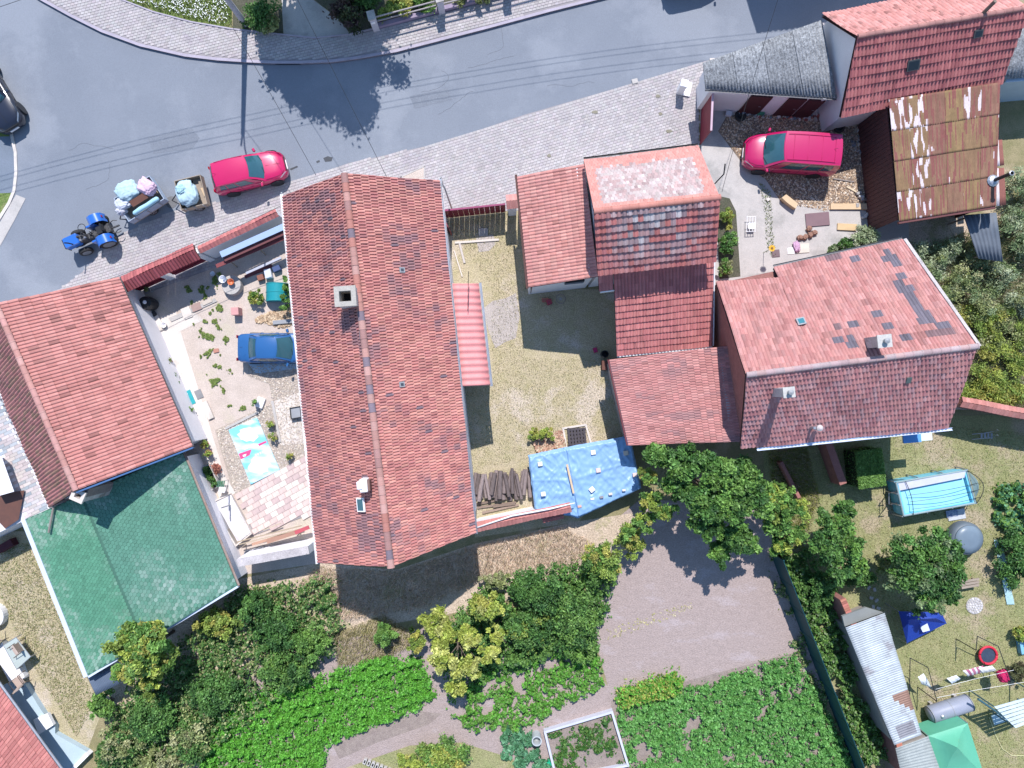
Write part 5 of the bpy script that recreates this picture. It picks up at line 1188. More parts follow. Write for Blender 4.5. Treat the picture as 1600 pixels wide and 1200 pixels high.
# ================================================================== left yard
# terrace of concrete slabs
tp = thing('slab_terrace', 'rose and beige slab terrace at the south end of the sandy yard', 'terrace', P(430, 790))
poly_t = [(p.x, p.y) for p in Pn([(372, 770), (470, 716), (490, 722), (494, 800), (392, 838), (388, 800)])]
MB().ext(poly_t[::-1], 0, .05).build('bed', M_joint, tp)
me_ = MB().box((0, 0, .02), (.385, .285, .04)).mesh('paving_slab'); me_.materials.append(M_slabs)
rr = random.Random(5); pi = wm(tp).inverted(); d = (P(470, 716) - P(372, 770)).normalized(); n_ = Vector((d.y, -d.x, 0)); c0 = P(372, 770)
for i in range(-1, 13):
    for j in range(0, 14):
        p = c0 + d * (i * .40 + (.2 if j % 2 else .0)) + n_ * (.15 + j * .30)
        if inpoly(np.array([p.x]), np.array([p.y]), poly_t)[0]:
            o = bpy.data.objects.new('paving_slab', me_); COL.objects.link(o); o.parent = tp; o.matrix_parent_inverse = pi
            o.matrix_basis = Matrix.Translation((p.x, p.y, .05 + rr.uniform(0, .008))) @ Matrix.Rotation(math.atan2(d.y, d.x) + rr.uniform(-.02, .02), 4, 'Z')
            q = rr.choice([(.66, .54, .48), (.60, .47, .43), (.70, .61, .54), (.52, .40, .38), (.64, .50, .46), (.68, .58, .52)]); o.color = (*q, 1)
# printed pool cover
pc = thing('pool_cover', 'pale blue printed cover sheet with cloud shapes and a pink band', 'cover', P(396, 706))
pq = [P(357, 672, .1), P(401, 652, .1), P(437, 734, .1), P(392, 757, .1)]
m = bpy.data.materials.new('printed_cover'); m.use_nodes = True; N = m.node_tree.nodes; L = m.node_tree.links; bs = N['Principled BSDF']; bs.inputs['Roughness'].default_value = .45
tcn = N.new('ShaderNodeTexCoord'); nz_ = N.new('ShaderNodeTexNoise'); nz_.inputs['Scale'].default_value = 1.3; nz_.inputs['Detail'].default_value = 4
mp = N.new('ShaderNodeMapping'); mp.inputs['Rotation'].default_value = (0, 0, R(63)); mp.inputs['Scale'].default_value = (.6, 1.5, 1); L.new(tcn.outputs['Object'], mp.inputs[0]); L.new(mp.outputs[0], nz_.inputs['Vector'])
cr = N.new('ShaderNodeValToRGB'); cr.color_ramp.elements[0].position = .42; cr.color_ramp.elements[0].color = (.20, .52, .70, 1); cr.color_ramp.elements[1].position = .58; cr.color_ramp.elements[1].color = (.62, .74, .78, 1)
L.new(nz_.outputs['Fac'], cr.inputs[0]); L.new(cr.outputs[0], bs.inputs['Base Color'])
MB().prism([p - Vector((0, 0, .08)) for p in pq], pq).build('sheet', m, pc)
def lie(parent, name, pts, z, m, th=.004): return MB().prism(Pn(pts, z), Pn(pts, z + th)).build(name, m, parent)
def cloud(px, py, rx, ry, seed):
    rr = random.Random(seed); return [(px + math.cos(a) * rx * rr.uniform(.8, 1.15), py + math.sin(a) * ry * rr.uniform(.8, 1.15)) for a in [2 * math.pi * k / 18 for k in range(18)]]
M_pw = mat('print_white', (.78, .80, .82), rough=.45); M_pp = mat('print_pink', (.75, .08, .22), rough=.45)
lie(pc, 'cloud_print', cloud(388, 679, 16, 12, 1), .103, M_pw); lie(pc, 'cloud_print', cloud(405, 727, 17, 14, 2), .103, M_pw)
lie(pc, 'pink_band', [(373, 709), (393, 702), (390, 711), (376, 718)], .104, M_pp); lie(pc, 'pink_band', [(403, 694), (415, 689), (417, 691), (405, 697)], .104, M_pp)
lie(pc, 'lettering', [(379, 711), (385, 709), (384, 713), (380, 714)], .110, M_pw)
for k in range(5): lie(pc, 'lettering', [(381 + k * 3.4, 700 - k * 1.6), (383.4 + k * 3.4, 699 - k * 1.6), (384.2 + k * 3.4, 702 - k * 1.6), (382 + k * 3.4, 703 - k * 1.6)], .105, M_pw)
for k in range(4): lie(pc, 'lettering', [(398 + k * 3.6, 710 - k * 1.6), (400.6 + k * 3.6, 709 - k * 1.6), (401.4 + k * 3.6, 712.5 - k * 1.6), (399 + k * 3.6, 713.5 - k * 1.6)], .105, M_pw)
def box_thing(name, label, cat, px, py, d, rz, m, z=0, bev=.01, parts=(), pz=None):
    c = P(px, py, pz if pz is not None else z + d[2] / 2); o = MB().box((0, 0, 0), d, bev=bev).build(name, m); o.location = (c.x, c.y, z + d[2] / 2 + .02); o.rotation_euler = (0, 0, rz); return tag(o, label, cat)
# planter bed and frames along the white wall
def frame_box(name, label, cat, px, h, th, m, inner=None, mi=None, z0=0.0):
    t = thing(name, label, cat, sum(Pn(px), Vector()) / len(px)); q = Pn(px); n = len(q); c = sum(q, Vector()) / n
    for i in range(n):
        a, b_ = q[i], q[(i + 1) % n]; d = (b_ - a).normalized(); nn = Vector((-d.y, d.x, 0)); nn = nn if nn.dot(c - a) > 0 else -nn
        MB().ext([(p.x, p.y) for p in (a, b_, b_ + nn * th - d * th, a + nn * th + d * th)], z0, h).build('side_board', m, t)
    if inner is not None: MB().poly([Vector((p.x, p.y, inner)) for p in shrink(q, th * .4)]).build('fill', mi, t)
    return t
frame_box('planter', 'dark sunken planter full of leafy plants beside the white wall', 'planter', [(316, 730), (331, 724), (347, 758), (333, 766)], .3, .05, M_conc, .12, M_shady)
sb = frame_box('sand_box', 'long white box covered with a crumpled grey plastic sheet', 'box', [(333, 783), (362, 770), (397, 832), (372, 852)], .35, .07, M_concl)
q = Pn([(336, 785), (361, 773), (392, 832), (372, 848)], .34)
MB().grid(lambda u, v: (lambda p: p + Vector((0, 0, .035 * noise.noise((u * 9, v * 4, 1)) + .05 * math.sin(u * 3.14) + .02 * noise.noise((u * 26, v * 10, 4)))))(lerp(lerp(q[0], q[1], u), lerp(q[3], q[2], u), v)), 26, 30).build('plastic_sheet', mat('grey_plastic', (.60, .58, .60), (.55, .53, .55), scale=3, rough=.3, spec=.6), sb, smooth=True)
wt = box_thing('paving_board', 'narrow pale concrete board on the yard path', 'board', 325, 641, (.32, 1.0, .12), R(24), M_concl)
box_thing('door_mat', 'grey door mat on the pale concrete path', 'mat', 311, 616, (.36, .48, .03), R(24), mat('grey_mat', (.25, .25, .26), rough=.95), bev=0)
te = box_thing('turquoise_rug', 'turquoise rug with white shoes by the house door', 'rug', 295, 622, (.5, .8, .03), R(24), mat('turquoise_rug', (.03, .33, .36), (.03, .28, .31), scale=4, rough=.8), bev=0)
for k, (x, y) in enumerate(((291, 616), (293, 626))):
    t = thing('pair_of_shoes', ('upper' if k == 0 else 'lower') + ' pair of pale slippers on the turquoise rug', 'shoes', P(x, y))
    for s in (-.07, .07): MB().lathe((P(x, y).x + s, P(x, y).y, .08), [(.02, -.03), (.055, -.02), (.05, .02), (.02, .035)], 8).build('shoe', M_whitepaint, t)
box_thing('white_stand', 'white low stand carrying a potted plant', 'stand', 407, 629, (.42, .55, .16), R(-20), M_whitepaint)
box_thing('manhole_cover', 'brown square hatch cover on the yard strip', 'hatch', 307, 480, (.52, .40, .06), R(22), mat('brown_hatch', (.36, .25, .22), (.30, .21, .19), scale=4, rough=.8))
box_thing('stone_slab', 'pale stone slab beside the brown hatch cover', 'slab', 292, 489, (.5, .62, .05), R(22), M_concl)
box_thing('pink_block', 'pink square masonry block standing in the sandy yard', 'block', 370, 487, (.40, .40, .55), R(4), mat('pink_block', (.58, .30, .29), (.5, .26, .25), scale=3, rough=.85))
box_thing('grey_crate', 'grey plastic crate beside the roofed gate', 'crate', 369, 453, (.42, .28, .3), R(2), mat('crate_grey', (.52, .48, .50), rough=.6))
box_thing('white_board', 'tilted pale board leaning by the corner house wall', 'board', 246, 506, (.5, .9, .06), R(25), M_concl)
tb = thing('water_butt', 'black round water barrel under the corner house downpipe', 'barrel', P(240, 476))
c = P(240, 476); MB().lathe((c.x, c.y, 0), [(.30, 0), (.36, .3), (.37, .6), (.33, .9), (.28, .92)], 16).build('barrel', M_black, tb, smooth=False)
MB().lathe((c.x + .03, c.y + .02, .93), [(.10, 0), (.10, .04), (.03, .05)], 10).build('lid', M_whitepaint, tb)
for nm, lb, x, y, r, col in (('bucket', 'white bucket hanging near the gate pillar', 328, 426, .13, (.75, .75, .78)), ('basin', 'white round basin on the yard well', 350, 437, .20, (.72, .74, .80)), ('flower_tub', 'orange tub beside the white basin', 362, 441, .17, (.55, .16, .07)), ('white_pail', 'white pail standing by the tilted pale board', 251, 507, .15, (.74, .72, .73))):
    c = P(x, y, .5); b = MB(); b.lathe((0, 0, 0), [(r * .7, 0), (r, r * 1.2), (r * 1.05, r * 1.25), (r * .9, r * 1.15), (r * .62, r * .3)], 16); o = b.build(nm, M_gloss, smooth=True); o.location = (c.x, c.y, .44 if nm in ('basin', 'flower_tub') else .03); o.color = (*col, 1); tag(o, lb, nm.split('_')[-1])
wl_ = thing('yard_well', 'round concrete well ring with basins on top', 'well', P(366, 447)); c = P(366, 447)
MB().lathe((c.x, c.y, 0), [(.52, 0), (.52, .38), (.50, .42), (.1, .42)], 22).build('ring', M_conc, wl_)
# turquoise rounded cover shed
ts = thing('turquoise_dome', 'turquoise half barrel cover beside the blue saloon', 'cover', P(430, 457))
A, B = P(411, 461, 0), P(452, 452, 0)
b = MB(); rings = []
for t_ in (0, 1):
    o_ = lerp(P(436, 444, 0), P(436, 472, 0), t_); rings.append([o_ + Vector((math.cos(a) * .66, 0, math.sin(a) * .75)) for a in [math.pi * k / 12 for k in range(13)]])
b.loft(rings, cap=True); b.build('shell', mat('turquoise_plastic', (.02, .27, .31), (.018, .24, .28), scale=2, rough=.35), ts, ang=50)
for t_ in (.02, .5, .98):
    o_ = lerp(P(436, 444, 0), P(436, 472, 0), t_); MB().tube([o_ + Vector((math.cos(a) * .665, 0, math.sin(a) * .755)) for a in [math.pi * k / 12 for k in range(13)]], .018, 5).build('rib', mat('turquoise_rib', (.03, .33, .36)), ts)
box_thing('grey_rack', 'grey slatted rack lying beside the dry straw', 'rack', 442, 503, (1.05, .22, .14), R(5), M_grey)
# tarp beneath the saloon
q = [(384, 562), (470, 548), (472, 575), (400, 584)]
o = MB().grid(lambda u, v: (lambda p: p + Vector((0, 0, .03 + .018 * noise.noise((u * 14, v * 5, 2)))))(lerp(lerp(P(*q[0]), P(*q[1]), u), lerp(P(*q[3]), P(*q[2]), u), v)), 30, 10).build('ground_tarp', mat('light_blue_tarp', (.42, .55, .66), (.36, .5, .62), scale=3, rough=.4), smooth=True); tag(o, 'thin light blue sheet spread along the blue saloon', 'tarp')
# dark cold frame by the long house
frame_box('cold_frame', 'small dark hatch box against the long house wall', 'box', [(455, 637), (472, 634), (474, 652), (457, 655)], .3, .05, M_black, .26, M_grey)
# odds and ends at the south west of the yard
oe = thing('lumber_rack', 'leaning rack of planks and red board by the parapet', 'lumber', P(440, 838))
for k, (x0, y0, x1, y1, z0, z1, wd, col) in enumerate(((372, 846, 470, 822, .5, .7, .06, (.35, .28, .2)), (375, 850, 480, 824, .55, .75, .05, (.4, .33, .24)), (395, 850, 470, 828, .5, .7, .14, (.42, .25, .18)), (418, 846, 468, 830, .6, .75, .22, (.33, .19, .14)), (462, 832, 482, 824, .7, .85, .2, (.42, .08, .10)), (412, 828, 438, 818, .4, .5, .05, (.45, .38, .28)))):
    a, b_ = P(x0, y0, z0), P(x1, y1, z1); o = MB().box((0, 0, 0), ((b_ - a).length, wd, .04)).build('plank', M_any, oe); o.matrix_basis = Matrix.Translation((a + b_) / 2) @ Matrix.Rotation(math.atan2((b_ - a).y, (b_ - a).x), 4, 'Z'); o.color = (*col, 1)
for k, (x, y) in enumerate(((385, 851), (470, 833), (480, 846))): c = P(x, y); MB().tube([(c.x, c.y, 0), (c.x, c.y, .6)], .03, 6).build('leg', M_wood, oe)
ca = thing('metal_tubs', 'stack of grey metal tubs under the lumber rack', 'tubs', P(403, 862))
for k, (x, y, r) in enumerate(((393, 864, .26), (404, 861, .24), (412, 858, .2))): c = P(x, y); MB().lathe((c.x, c.y, .02), [(r * .8, 0), (r, .34), (r * 1.06, .36), (r * .9, .33), (r * .7, .1)], 14).build('tub', M_metal, ca)
for lb, a, b_ in (('grey pole standing upright by the chair', (362, 772), (366, 748)), ('grey pole standing at the slab terrace corner', (364, 788), (384, 768))):
    A = P(*a); o = MB().tube([(0, 0, 0), (.05, .1, 1.6)], .03, 6).build('pole', M_grey); o.location = A; tag(o, lb, 'pole')
gc = thing('garden_chair', 'small green slatted garden chair by the white wall', 'chair', P(351, 757))
c = P(351, 757)
for k in range(5): MB().box((c.x - .22 + k * .09, c.y + .1, .42 + .0 * k), (.06, .34, .03), R(-10)).build('slat', mat('chair_green', (.08, .20, .13), rough=.5), gc)
for sx in (-.2, .2):
    for sy in (-.05, .26): MB().tube([(c.x + sx, c.y + sy, 0), (c.x + sx, c.y + sy, .42)], .015, 5).build('leg', M_metal, gc)
MB().box((c.x + .03, c.y - .22, .4), (.36, .3, .05), R(-10), bev=.02).build('seat', M_whitepaint, gc)

# ================================================================== middle yard
lp_n = 0
rr = random.Random(21)
for i in range(26):
    x = 744 + i * 3.35 + rr.uniform(-1, 1); l = rr.uniform(1.1, 1.6); y = 756 + rr.uniform(-4, 8) - (i > 16) * 3; layer = i % 3
    b = MB(); r = rr.uniform(.085, .14); n = 8; b.tube([(0, -l / 2, 0), (rr.uniform(-.02, .02), 0, rr.uniform(-.01, .02)), (0, l / 2, 0)], [r, r * 1.05, r * .9], n)
    o = b.build('log', mat('charred_wood', (.25, .20, .195), (.12, .095, .095), scale=9, rough=.9, stretch=(3, .6, 3), bump=.6, bscale=30), ang=50)
    c = P(x, y, .2 + .17 * layer); o.location = (c.x, c.y, .12 + .17 * layer); o.rotation_euler = (rr.uniform(-.06, .06), 0, rr.uniform(-.22, .22)); f = rr.uniform(.7, 1.5); o.color = (f, f, f * .98, 1)
    tag(o, 'charred split log in the pile beside the blue tarpaulin', 'log', 'charred logs in the pile')
for i in range(4):
    o = MB().box((0, 0, 0), (rr.uniform(1.2, 2.2), .11, .09)).build('beam', M_wood); c = P(770 + i * 6, 783 + i * 6 - (i == 3) * 12, .1); o.location = (c.x, c.y, .08 + .08 * (i == 3)); o.rotation_euler = (0, 0, R(9 + rr.uniform(-4, 4))); f = rr.uniform(.5, .9); o.color = (f, f * .9, f * .9, 1)
    tag(o, 'grey beam lying between the log pile and the plastered wall', 'beam', 'beams below the log pile')
MB_ = MB().box((0, 0, 0), (3.6, .45, .10)).build('white_plank', mat('limed_plank', (.66, .58, .48), (.58, .5, .42), scale=3, rough=.8)); c = P(800, 807, .5); MB_.location = (c.x, c.y, .06); MB_.rotation_euler = (0, 0, R(12)); tag(MB_, 'broad pale plank lying along the plastered wall', 'plank')
o = MB().tube([P(746, 824, 1.75), P(800, 806, 1.8), P(860, 795, 1.8), P(898, 786, 1.7)], [.04, .045, .045, .03], 8).build('white_pipe', M_whitepaint, smooth=True); tag(o, 'long white pipe resting on the south wall', 'pipe')
# tarpaulin over a wood stack
tq = [P(826, 712, 1.3), P(884, 699, 1.35), P(986, 681, 1.35), P(1003, 764, 1.25), P(905, 812, 1.15), P(838, 797, 1.15)]
tg = thing('wood_stack', 'stack of timber hidden beneath the blue tarpaulin', 'wood stack', P(915, 745))
MB().ext([(p.x, p.y) for p in shrink(tq, .16)][::-1], 0, 1.02).build('stack', mat('stack_wood', (.22, .15, .11), (.14, .1, .08), scale=6, rough=.9), tg)
M_tarp = mat('blue_tarp', (.23, .39, .61), (.205, .355, .575), scale=1.5, rough=.42, spec=.5, fine=.05, bscale=60)
def tarp(label, q, seed, nu=60, nv=60):
    def f(u, v):
        p = lerp(lerp(q[0], q[1], u), lerp(q[3], q[2], u), v); e = min(u, 1 - u, v, 1 - v)
        z = .06 * noise.noise((p.x * .9 + seed, p.y * .9, 1)) + .045 * abs(noise.noise(((p.x + p.y * .45) * 3.1, (p.y - p.x * .3) * 1.0 + seed, 5))) + .03 * noise.noise((p.x * 6, p.y * 4.2, seed)) + .03 * abs(noise.noise((p.x * 2.2 - p.y * 1.6, p.y * 2.4, seed + 9))) + .035 * (1 - min(1, abs(noise.noise(((p.x * .8 + p.y * .9) * 1.5 + seed, (p.y - p.x) * .5, 2.2))) * 6)) + .03 * (1 - min(1, abs(noise.noise(((p.x - p.y * .7) * 2.6, p.y * .7 + seed, 7.2))) * 5)) + .03 * math.exp(-((v - .45) * 45) ** 2)
        if e < .025: z -= .32
        k = .5 * noise.noise((u * 7 + seed, v * 7, 2)) * (.06 if e < .05 else 0)
        return Vector((p.x + k, p.y + k, p.z + z))
    o = MB().grid(f, nu, nv).build('tarpaulin', M_tarp, smooth=True); md = o.modifiers.new('t', 'SOLIDIFY'); md.thickness = .006
    return tag(o, label, 'tarpaulin')
tarp('smaller western blue tarpaulin over the wood stack', [P(825, 712, 1.28), P(886, 699, 1.3), P(906, 811, 1.15), P(836, 798, 1.15)], 1)
tarp('larger eastern blue tarpaulin over the wood stack', [P(881, 700, 1.33), P(986, 681, 1.35), P(1004, 764, 1.25), P(902, 812, 1.18)], 2)
for k, (x, y, w_, lb) in enumerate(((844, 725, .24, 'yellowish stone'), (849, 772, .24, 'white slab'), (927, 707, .25, 'cream slab'), (978, 708, .25, 'tan slab'), (935, 735, .24, 'rose tile'), (992, 742, .22, 'pinkish slab'), (925, 765, .27, 'white tile turned cornerwise'), (926, 780, .2, 'small pale stone'), (954, 772, .2, 'beige stone'), (975, 766, .18, 'thin pale stone'), (940, 777, .2, 'grey brick'), (906, 792, .2, 'rosy brick'))):
    where = ['near the western corner', 'near the south western edge', 'near the northern edge', 'near the north eastern corner', 'in the middle', 'near the eastern edge', 'south of the rose tile', 'by the southern hem', 'on the south eastern hem', 'at the south eastern corner', 'between two stones on the southern hem', 'at the southern tip'][k]
    col = [(.72, .70, .5), (.74, .72, .68), (.74, .70, .6), (.62, .52, .42), (.66, .50, .46), (.66, .52, .48), (.78, .76, .74), (.68, .64, .6), (.62, .56, .48), (.66, .62, .58), (.25, .23, .25), (.6, .35, .28)][k]
    c = P(x, y, 1.42); o = MB().box((0, 0, 0), (w_, w_ * (.95 if k < 7 else .6), .06), bev=.012).build('weight_stone', M_any); o.location = (c.x, c.y, 1.40 if y < 780 else 1.30); o.rotation_euler = (rr.uniform(-.05, .05), rr.uniform(-.05, .05), R(8) if k != 6 else R(40)); o.color = (*col, 1)
    tag(o, lb + ' weighing down the blue tarpaulin ' + where, 'stone', 'weights on the blue tarpaulin')
ob = MB().box((0, 0, 0), (.10, 1.55, .03)).build('batten', M_newwood); c = P(891, 748, 1.46); ob.location = (c.x, c.y, 1.5); ob.rotation_euler = (0, 0, R(13)); tag(ob, 'long pale batten over the seam of the two tarpaulins', 'batten')
# charred pallet
pl = thing('charred_pallet', 'small black slatted pallet in front of the tarpaulin', 'pallet', P(901, 682))
c = P(901, 682)
for k in range(6): MB().box((c.x - .42 + k * .17, c.y, .16), (.12, .95, .03), R(6)).build('slat', mat('charred_slat', (.045, .04, .05), (.09, .08, .09), scale=12, rough=.9), pl)
for k in range(5): MB().box((c.x, c.y - .4 + k * .2, .11), (.98, .09, .07), R(6)).build('bearer', mat('charred_slat', (.045, .04, .05)), pl)
frame_box('concrete_surround', 'low concrete surround of the black pallet', 'kerb', [(878, 668), (916, 662), (926, 697), (884, 703)], .08, .10, M_concl)
dh = bits('dry_heap', [(832, 690), (878, 672), (884, 702), (845, 716)], 900, .03, .09, [(.45, .28, .2), (.55, .38, .28), (.36, .2, .14), (.5, .42, .3)], M_any, 51, z=.03, flat=1.2); stuff_top(dh, 'heap of reddish dry plant waste beside the pallet', 'plant waste')
st_ = bits('straw', [(395, 500), (452, 478), (460, 505), (440, 512)], 420, .04, .13, [(.45, .33, .22), (.36, .25, .16), (.55, .43, .3)], M_any, 52, z=.02, flat=.3); stuff_top(st_, 'brown straw scattered beside the turquoise cover', 'straw')
# bicycle wheel, hose, hatch at the north of the middle yard
bw = thing('bicycle_wheel', 'spoked bicycle wheel lying below the low house window', 'wheel', P(876, 467)); c = P(876, 467, .3)
MB().tube([(c.x + .25 * math.cos(a), c.y + .25 * math.sin(a), .3) for a in [2 * math.pi * k / 20 for k in range(21)]], .022, 6).build('tyre', mat('pale_tyre', (.3, .26, .24)), bw)
for k in range(8): a = math.pi * k / 8; MB().tube([(c.x - .24 * math.cos(a), c.y - .24 * math.sin(a), .3), (c.x + .24 * math.cos(a), c.y + .24 * math.sin(a), .3)], .005, 4).build('spoke', M_metal, bw)
box_thing('yard_hatch', 'grey square drain hatch in the shade of the maroon gate', 'hatch', 755, 363, (.52, .44, .04), R(4), M_conc)
box_thing('stone_threshold', 'narrow stone sill across the grass behind the maroon gate', 'sill', 745, 377, (2.4, .12, .06), R(4), M_concl)
bd = thing('black_barrel', 'black open barrel by the red tile wing', 'barrel', P(943, 554)); c = P(943, 554)
MB().lathe((c.x, c.y, 0), [(.18, 0), (.2, .35), (.2, .6), (.17, .6), (.16, .1)], 14).build('shell', M_black, bd)
box_thing('brown_stool', 'brown wooden box step by the pink shed wall', 'box', 944, 571, (.3, .5, .5), R(0), mat('brown_box', (.14, .06, .045), rough=.7))
# ================================================================== street furniture
bn = thing('white_bin', 'white lidded bin standing on the pavement by the garages', 'bin', P(1066, 146)); c = P(1062, 143)
bb = MB().box((c.x, c.y, .5), (.36, .36, 1.0), R(-12), bev=.03).build('body', M_whitepaint, bn); MB().box((c.x, c.y, 1.03), (.40, .40, .07), R(-12), bev=.02).build('lid', mat('bin_lid', (.75, .76, .8), rough=.4), bn)
box_thing('white_slab', 'white board lying on the pavement next to the bin', 'board', 1073, 139, (.46, .78, .06), R(-12), M_whitepaint, z=.04)
po = thing('power_pole', 'concrete power pole by the upper pavement carrying four wires', 'pole', P(384, 38)); c = P(384, 38)
MB().tube([(c.x, c.y, 0), (c.x, c.y, 7.9)], [.17, .11], 10).build('shaft', mat('pole_concrete', (.45, .43, .46), rough=.85), po)
MB().tube([(c.x - .1, c.y - .9, 7.55), (c.x + .1, c.y + .9, 7.55)], .05, 6).build('cross_arm', M_grey, po)
lamp = MB().tube([(c.x, c.y, 7.3), (c.x + .1, c.y - .9, 7.7), (c.x + .2, c.y - 1.35, 7.7)], .04, 6).build('lamp_arm', M_grey, po)
MB().box((c.x + .22, c.y - 1.6, 7.7), (.2, .5, .1), bev=.03).build('lamp_head', M_grey, lamp)
for k, off in enumerate((.75, .45, -.1, -.45)):
    base = c + Vector((0, off, 7.62)); pts = []
    lft = base + Vector((-30, -8.9 - off * .3, -.2)); rgt = base + Vector((34, 5.0, .0))
    for a, b_ in ((lft, base), (base, rgt)):
        for j in range(13):
            t_ = j / 12; q = lerp(a, b_, t_); q.z -= .9 * (1 - (2 * t_ - 1) ** 2); pts.append(q) if not (pts and t_ == 0) else None
    o = MB().tube(pts, .010, 5).build('power_wire', M_black); tag(o, 'power wire strung along the street beyond the pole', 'wire', 'street power wires')
for lb, a, b_ in (('black service wire from the pole to the west corner of the long house', c + Vector((0, 0, 7.4)), P(494, 274, 5.0)), ('black service wire crossing the street to the ridge of the long house', c + Vector((2.2, 3.0, 8.0)), P(604, 276, 5.2)), ('black cable sagging from the corner house to the street wall', P(172, 436, 3.6), P(446, 318, 3.6)), ('black cable from the garage roof to the mossy house corner', P(1228, -40, 7), P(1128, 300, 5.2))):
    pts = [lerp(Vector(a), Vector(b_), j / 14) - Vector((0, 0, .35 * (1 - (2 * j / 14 - 1) ** 2))) for j in range(15)]
    o = MB().tube(pts, .011, 5).build('service_wire', M_black); tag(o, lb, 'wire')
br_ = MB().tube([P(1117, 287, 5.3), P(1131, 272, 5.9), P(1133, 256, 6.2)], .03, 6).build('cable_bracket', M_black); tag(br_, 'bent black cable bracket on the corner of the mossy house', 'bracket')
box_thing('manhole_cover', 'square metal drain cover set in the pavement edge', 'drain cover', 992, 127, (.32, .26, .03), R(15), M_conc, z=.02)
frame_box('tree_pit', 'bare square plant pit in the pavement by the long house', 'plant pit', [(625, 277), (664, 259), (664, 280), (640, 284)], .07, .06, M_conc, .055, M_sand)
# ================================================================== right yard
def arc_box(label):
    t = MB(); pts = []
    for k in range(9): a = -.45 + .9 * k / 8; pts.append((a * 1.05, -.12 + .16 * (1 - math.cos(a)) * 2.2))
    top = [(x, y + .36) for x, y in pts][::-1]; top = [(-.40, .2), (.40, .2)][::-1]
    t.ext(pts + top, 0, .32); o = t.build('bench_block', M_newwood); c = P(1230, 318); o.location = (c.x, c.y, .03); o.rotation_euler = (0, 0, R(-38)); return tag(o, label, 'block')
arc_box('curved pale wooden bench block on the concrete pad')
box_thing('brown_sheet', 'flat brown sheet lying on the concrete pad', 'panel', 1277, 343, (1.28, .72, .05), R(5), mat('dull_brown', (.21, .135, .15), (.18, .115, .13), scale=2, rough=.7))
box_thing('pale_plank', 'long pale plank lying at the edge of the wood chips', 'plank', 1336, 323, (2.7, .32, .10), R(0), M_newwood)
box_thing('grey_plank', 'grey plank leaning diagonally at the rusty shed corner', 'plank', 1380, 333, (.28, 1.1, .10), R(28), M_wood)
box_thing('yellow_board', 'short yellow board on the ground below the shrubs', 'board', 1323, 355, (1.05, .36, .08), R(-3), mat('yellow_board', (.62, .45, .26), rough=.75))
rr = random.Random(33)
for k in range(14):
    x, y = 1335 + rr.uniform(0, 45), 305 + rr.uniform(-5, 40); o = MB().box((0, 0, 0), (rr.uniform(.16, .3), rr.uniform(.12, .2), rr.uniform(.12, .18)), bev=.02).build('rubble_block', M_any); c = P(x, y); o.location = (c.x, c.y, .1); o.rotation_euler = (rr.uniform(-.3, .3), rr.uniform(-.3, .3), rr.uniform(0, 3)); f = rr.uniform(.3, .6); o.color = (f, f * .97, f * .95, 1)
    tag(o, 'grey broken block in the rubble beside the rusty shed', 'block', 'broken blocks by the rusty shed')
for k, (x, y) in enumerate(((1249, 372), (1257, 371), (1265, 368), (1271, 364), (1263, 358))):
    o = bundle('clay_lump', 'rusty clay lump in a row on the concrete pad', 'clay lump', Vector((P(x, y).x, P(x, y).y, .10)), (.16, .13, .1), k, (.36, .20, .15), k * 2.2, .3, 4); o['group'] = 'clay lumps on the pad'
box_thing('cream_sheet', 'cream cardboard sheet with lilac print near the ridge house eave', 'cardboard', 1254, 388, (.7, .5, .03), R(4), mat('cream_card', (.62, .57, .5), rough=.8), bev=0)
box_thing('white_sheet', 'white paper sheet beside the cream cardboard', 'paper', 1236, 392, (.4, .34, .02), R(4), M_whitepaint, bev=0)
bundle('lilac_cloth', 'lilac cloth crumpled on the cream cardboard', 'cloth', Vector((P(1244, 386).x, P(1244, 386).y, .09)), (.18, .30, .07), .2, (.64, .40, .58), 3.3, .35, 6)
wc = thing('white_chair', 'white metal frame chair lying on the concrete path', 'chair', P(1170, 352)); c = P(1170, 352)
for k in range(4): MB().tube([(c.x - .22 + k * .15, c.y - .42, .3), (c.x - .2 + k * .15, c.y + .42, .34)], .016, 5).build('tube', M_whitepaint, wc)
for k in range(3): MB().tube([(c.x - .24, c.y - .42 + k * .4, .32), (c.x + .26, c.y - .40 + k * .4, .32)], .016, 5).build('cross_tube', M_whitepaint, wc)
MB().box((c.x + .05, c.y - .1, .30), (.36, .34, .03), bev=.01).build('seat', M_whitepaint, wc)
for s in (-.2, .22): MB().tube([(c.x + s, c.y - .4, 0), (c.x + s, c.y - .4, .32)], .016, 5).build('leg', M_whitepaint, wc)
sfl = thing('sunflower', 'single yellow sunflower above the corner of the ridge house', 'flower', P(1206, 388)); c = P(1206, 388, 1.2)
MB().tube([(c.x, c.y, 0), (c.x, c.y, 1.2)], .015, 5).build('stem', mat('stem_green', (.1, .18, .04)), sfl)
b = MB(); [b.box((c.x + .11 * math.cos(a), c.y + .11 * math.sin(a), 1.22), (.13, .05, .01), a) for a in [2 * math.pi * k / 12 for k in range(12)]]; b.build('petals', mat('sun_yellow', (.75, .42, .03), rough=.7), sfl); MB().lathe((c.x, c.y, 1.2), [(.07, 0), (.07, .04), (.02, .05)], 10).build('disc', mat('seed_brown', (.22, .12, .03)), sfl)
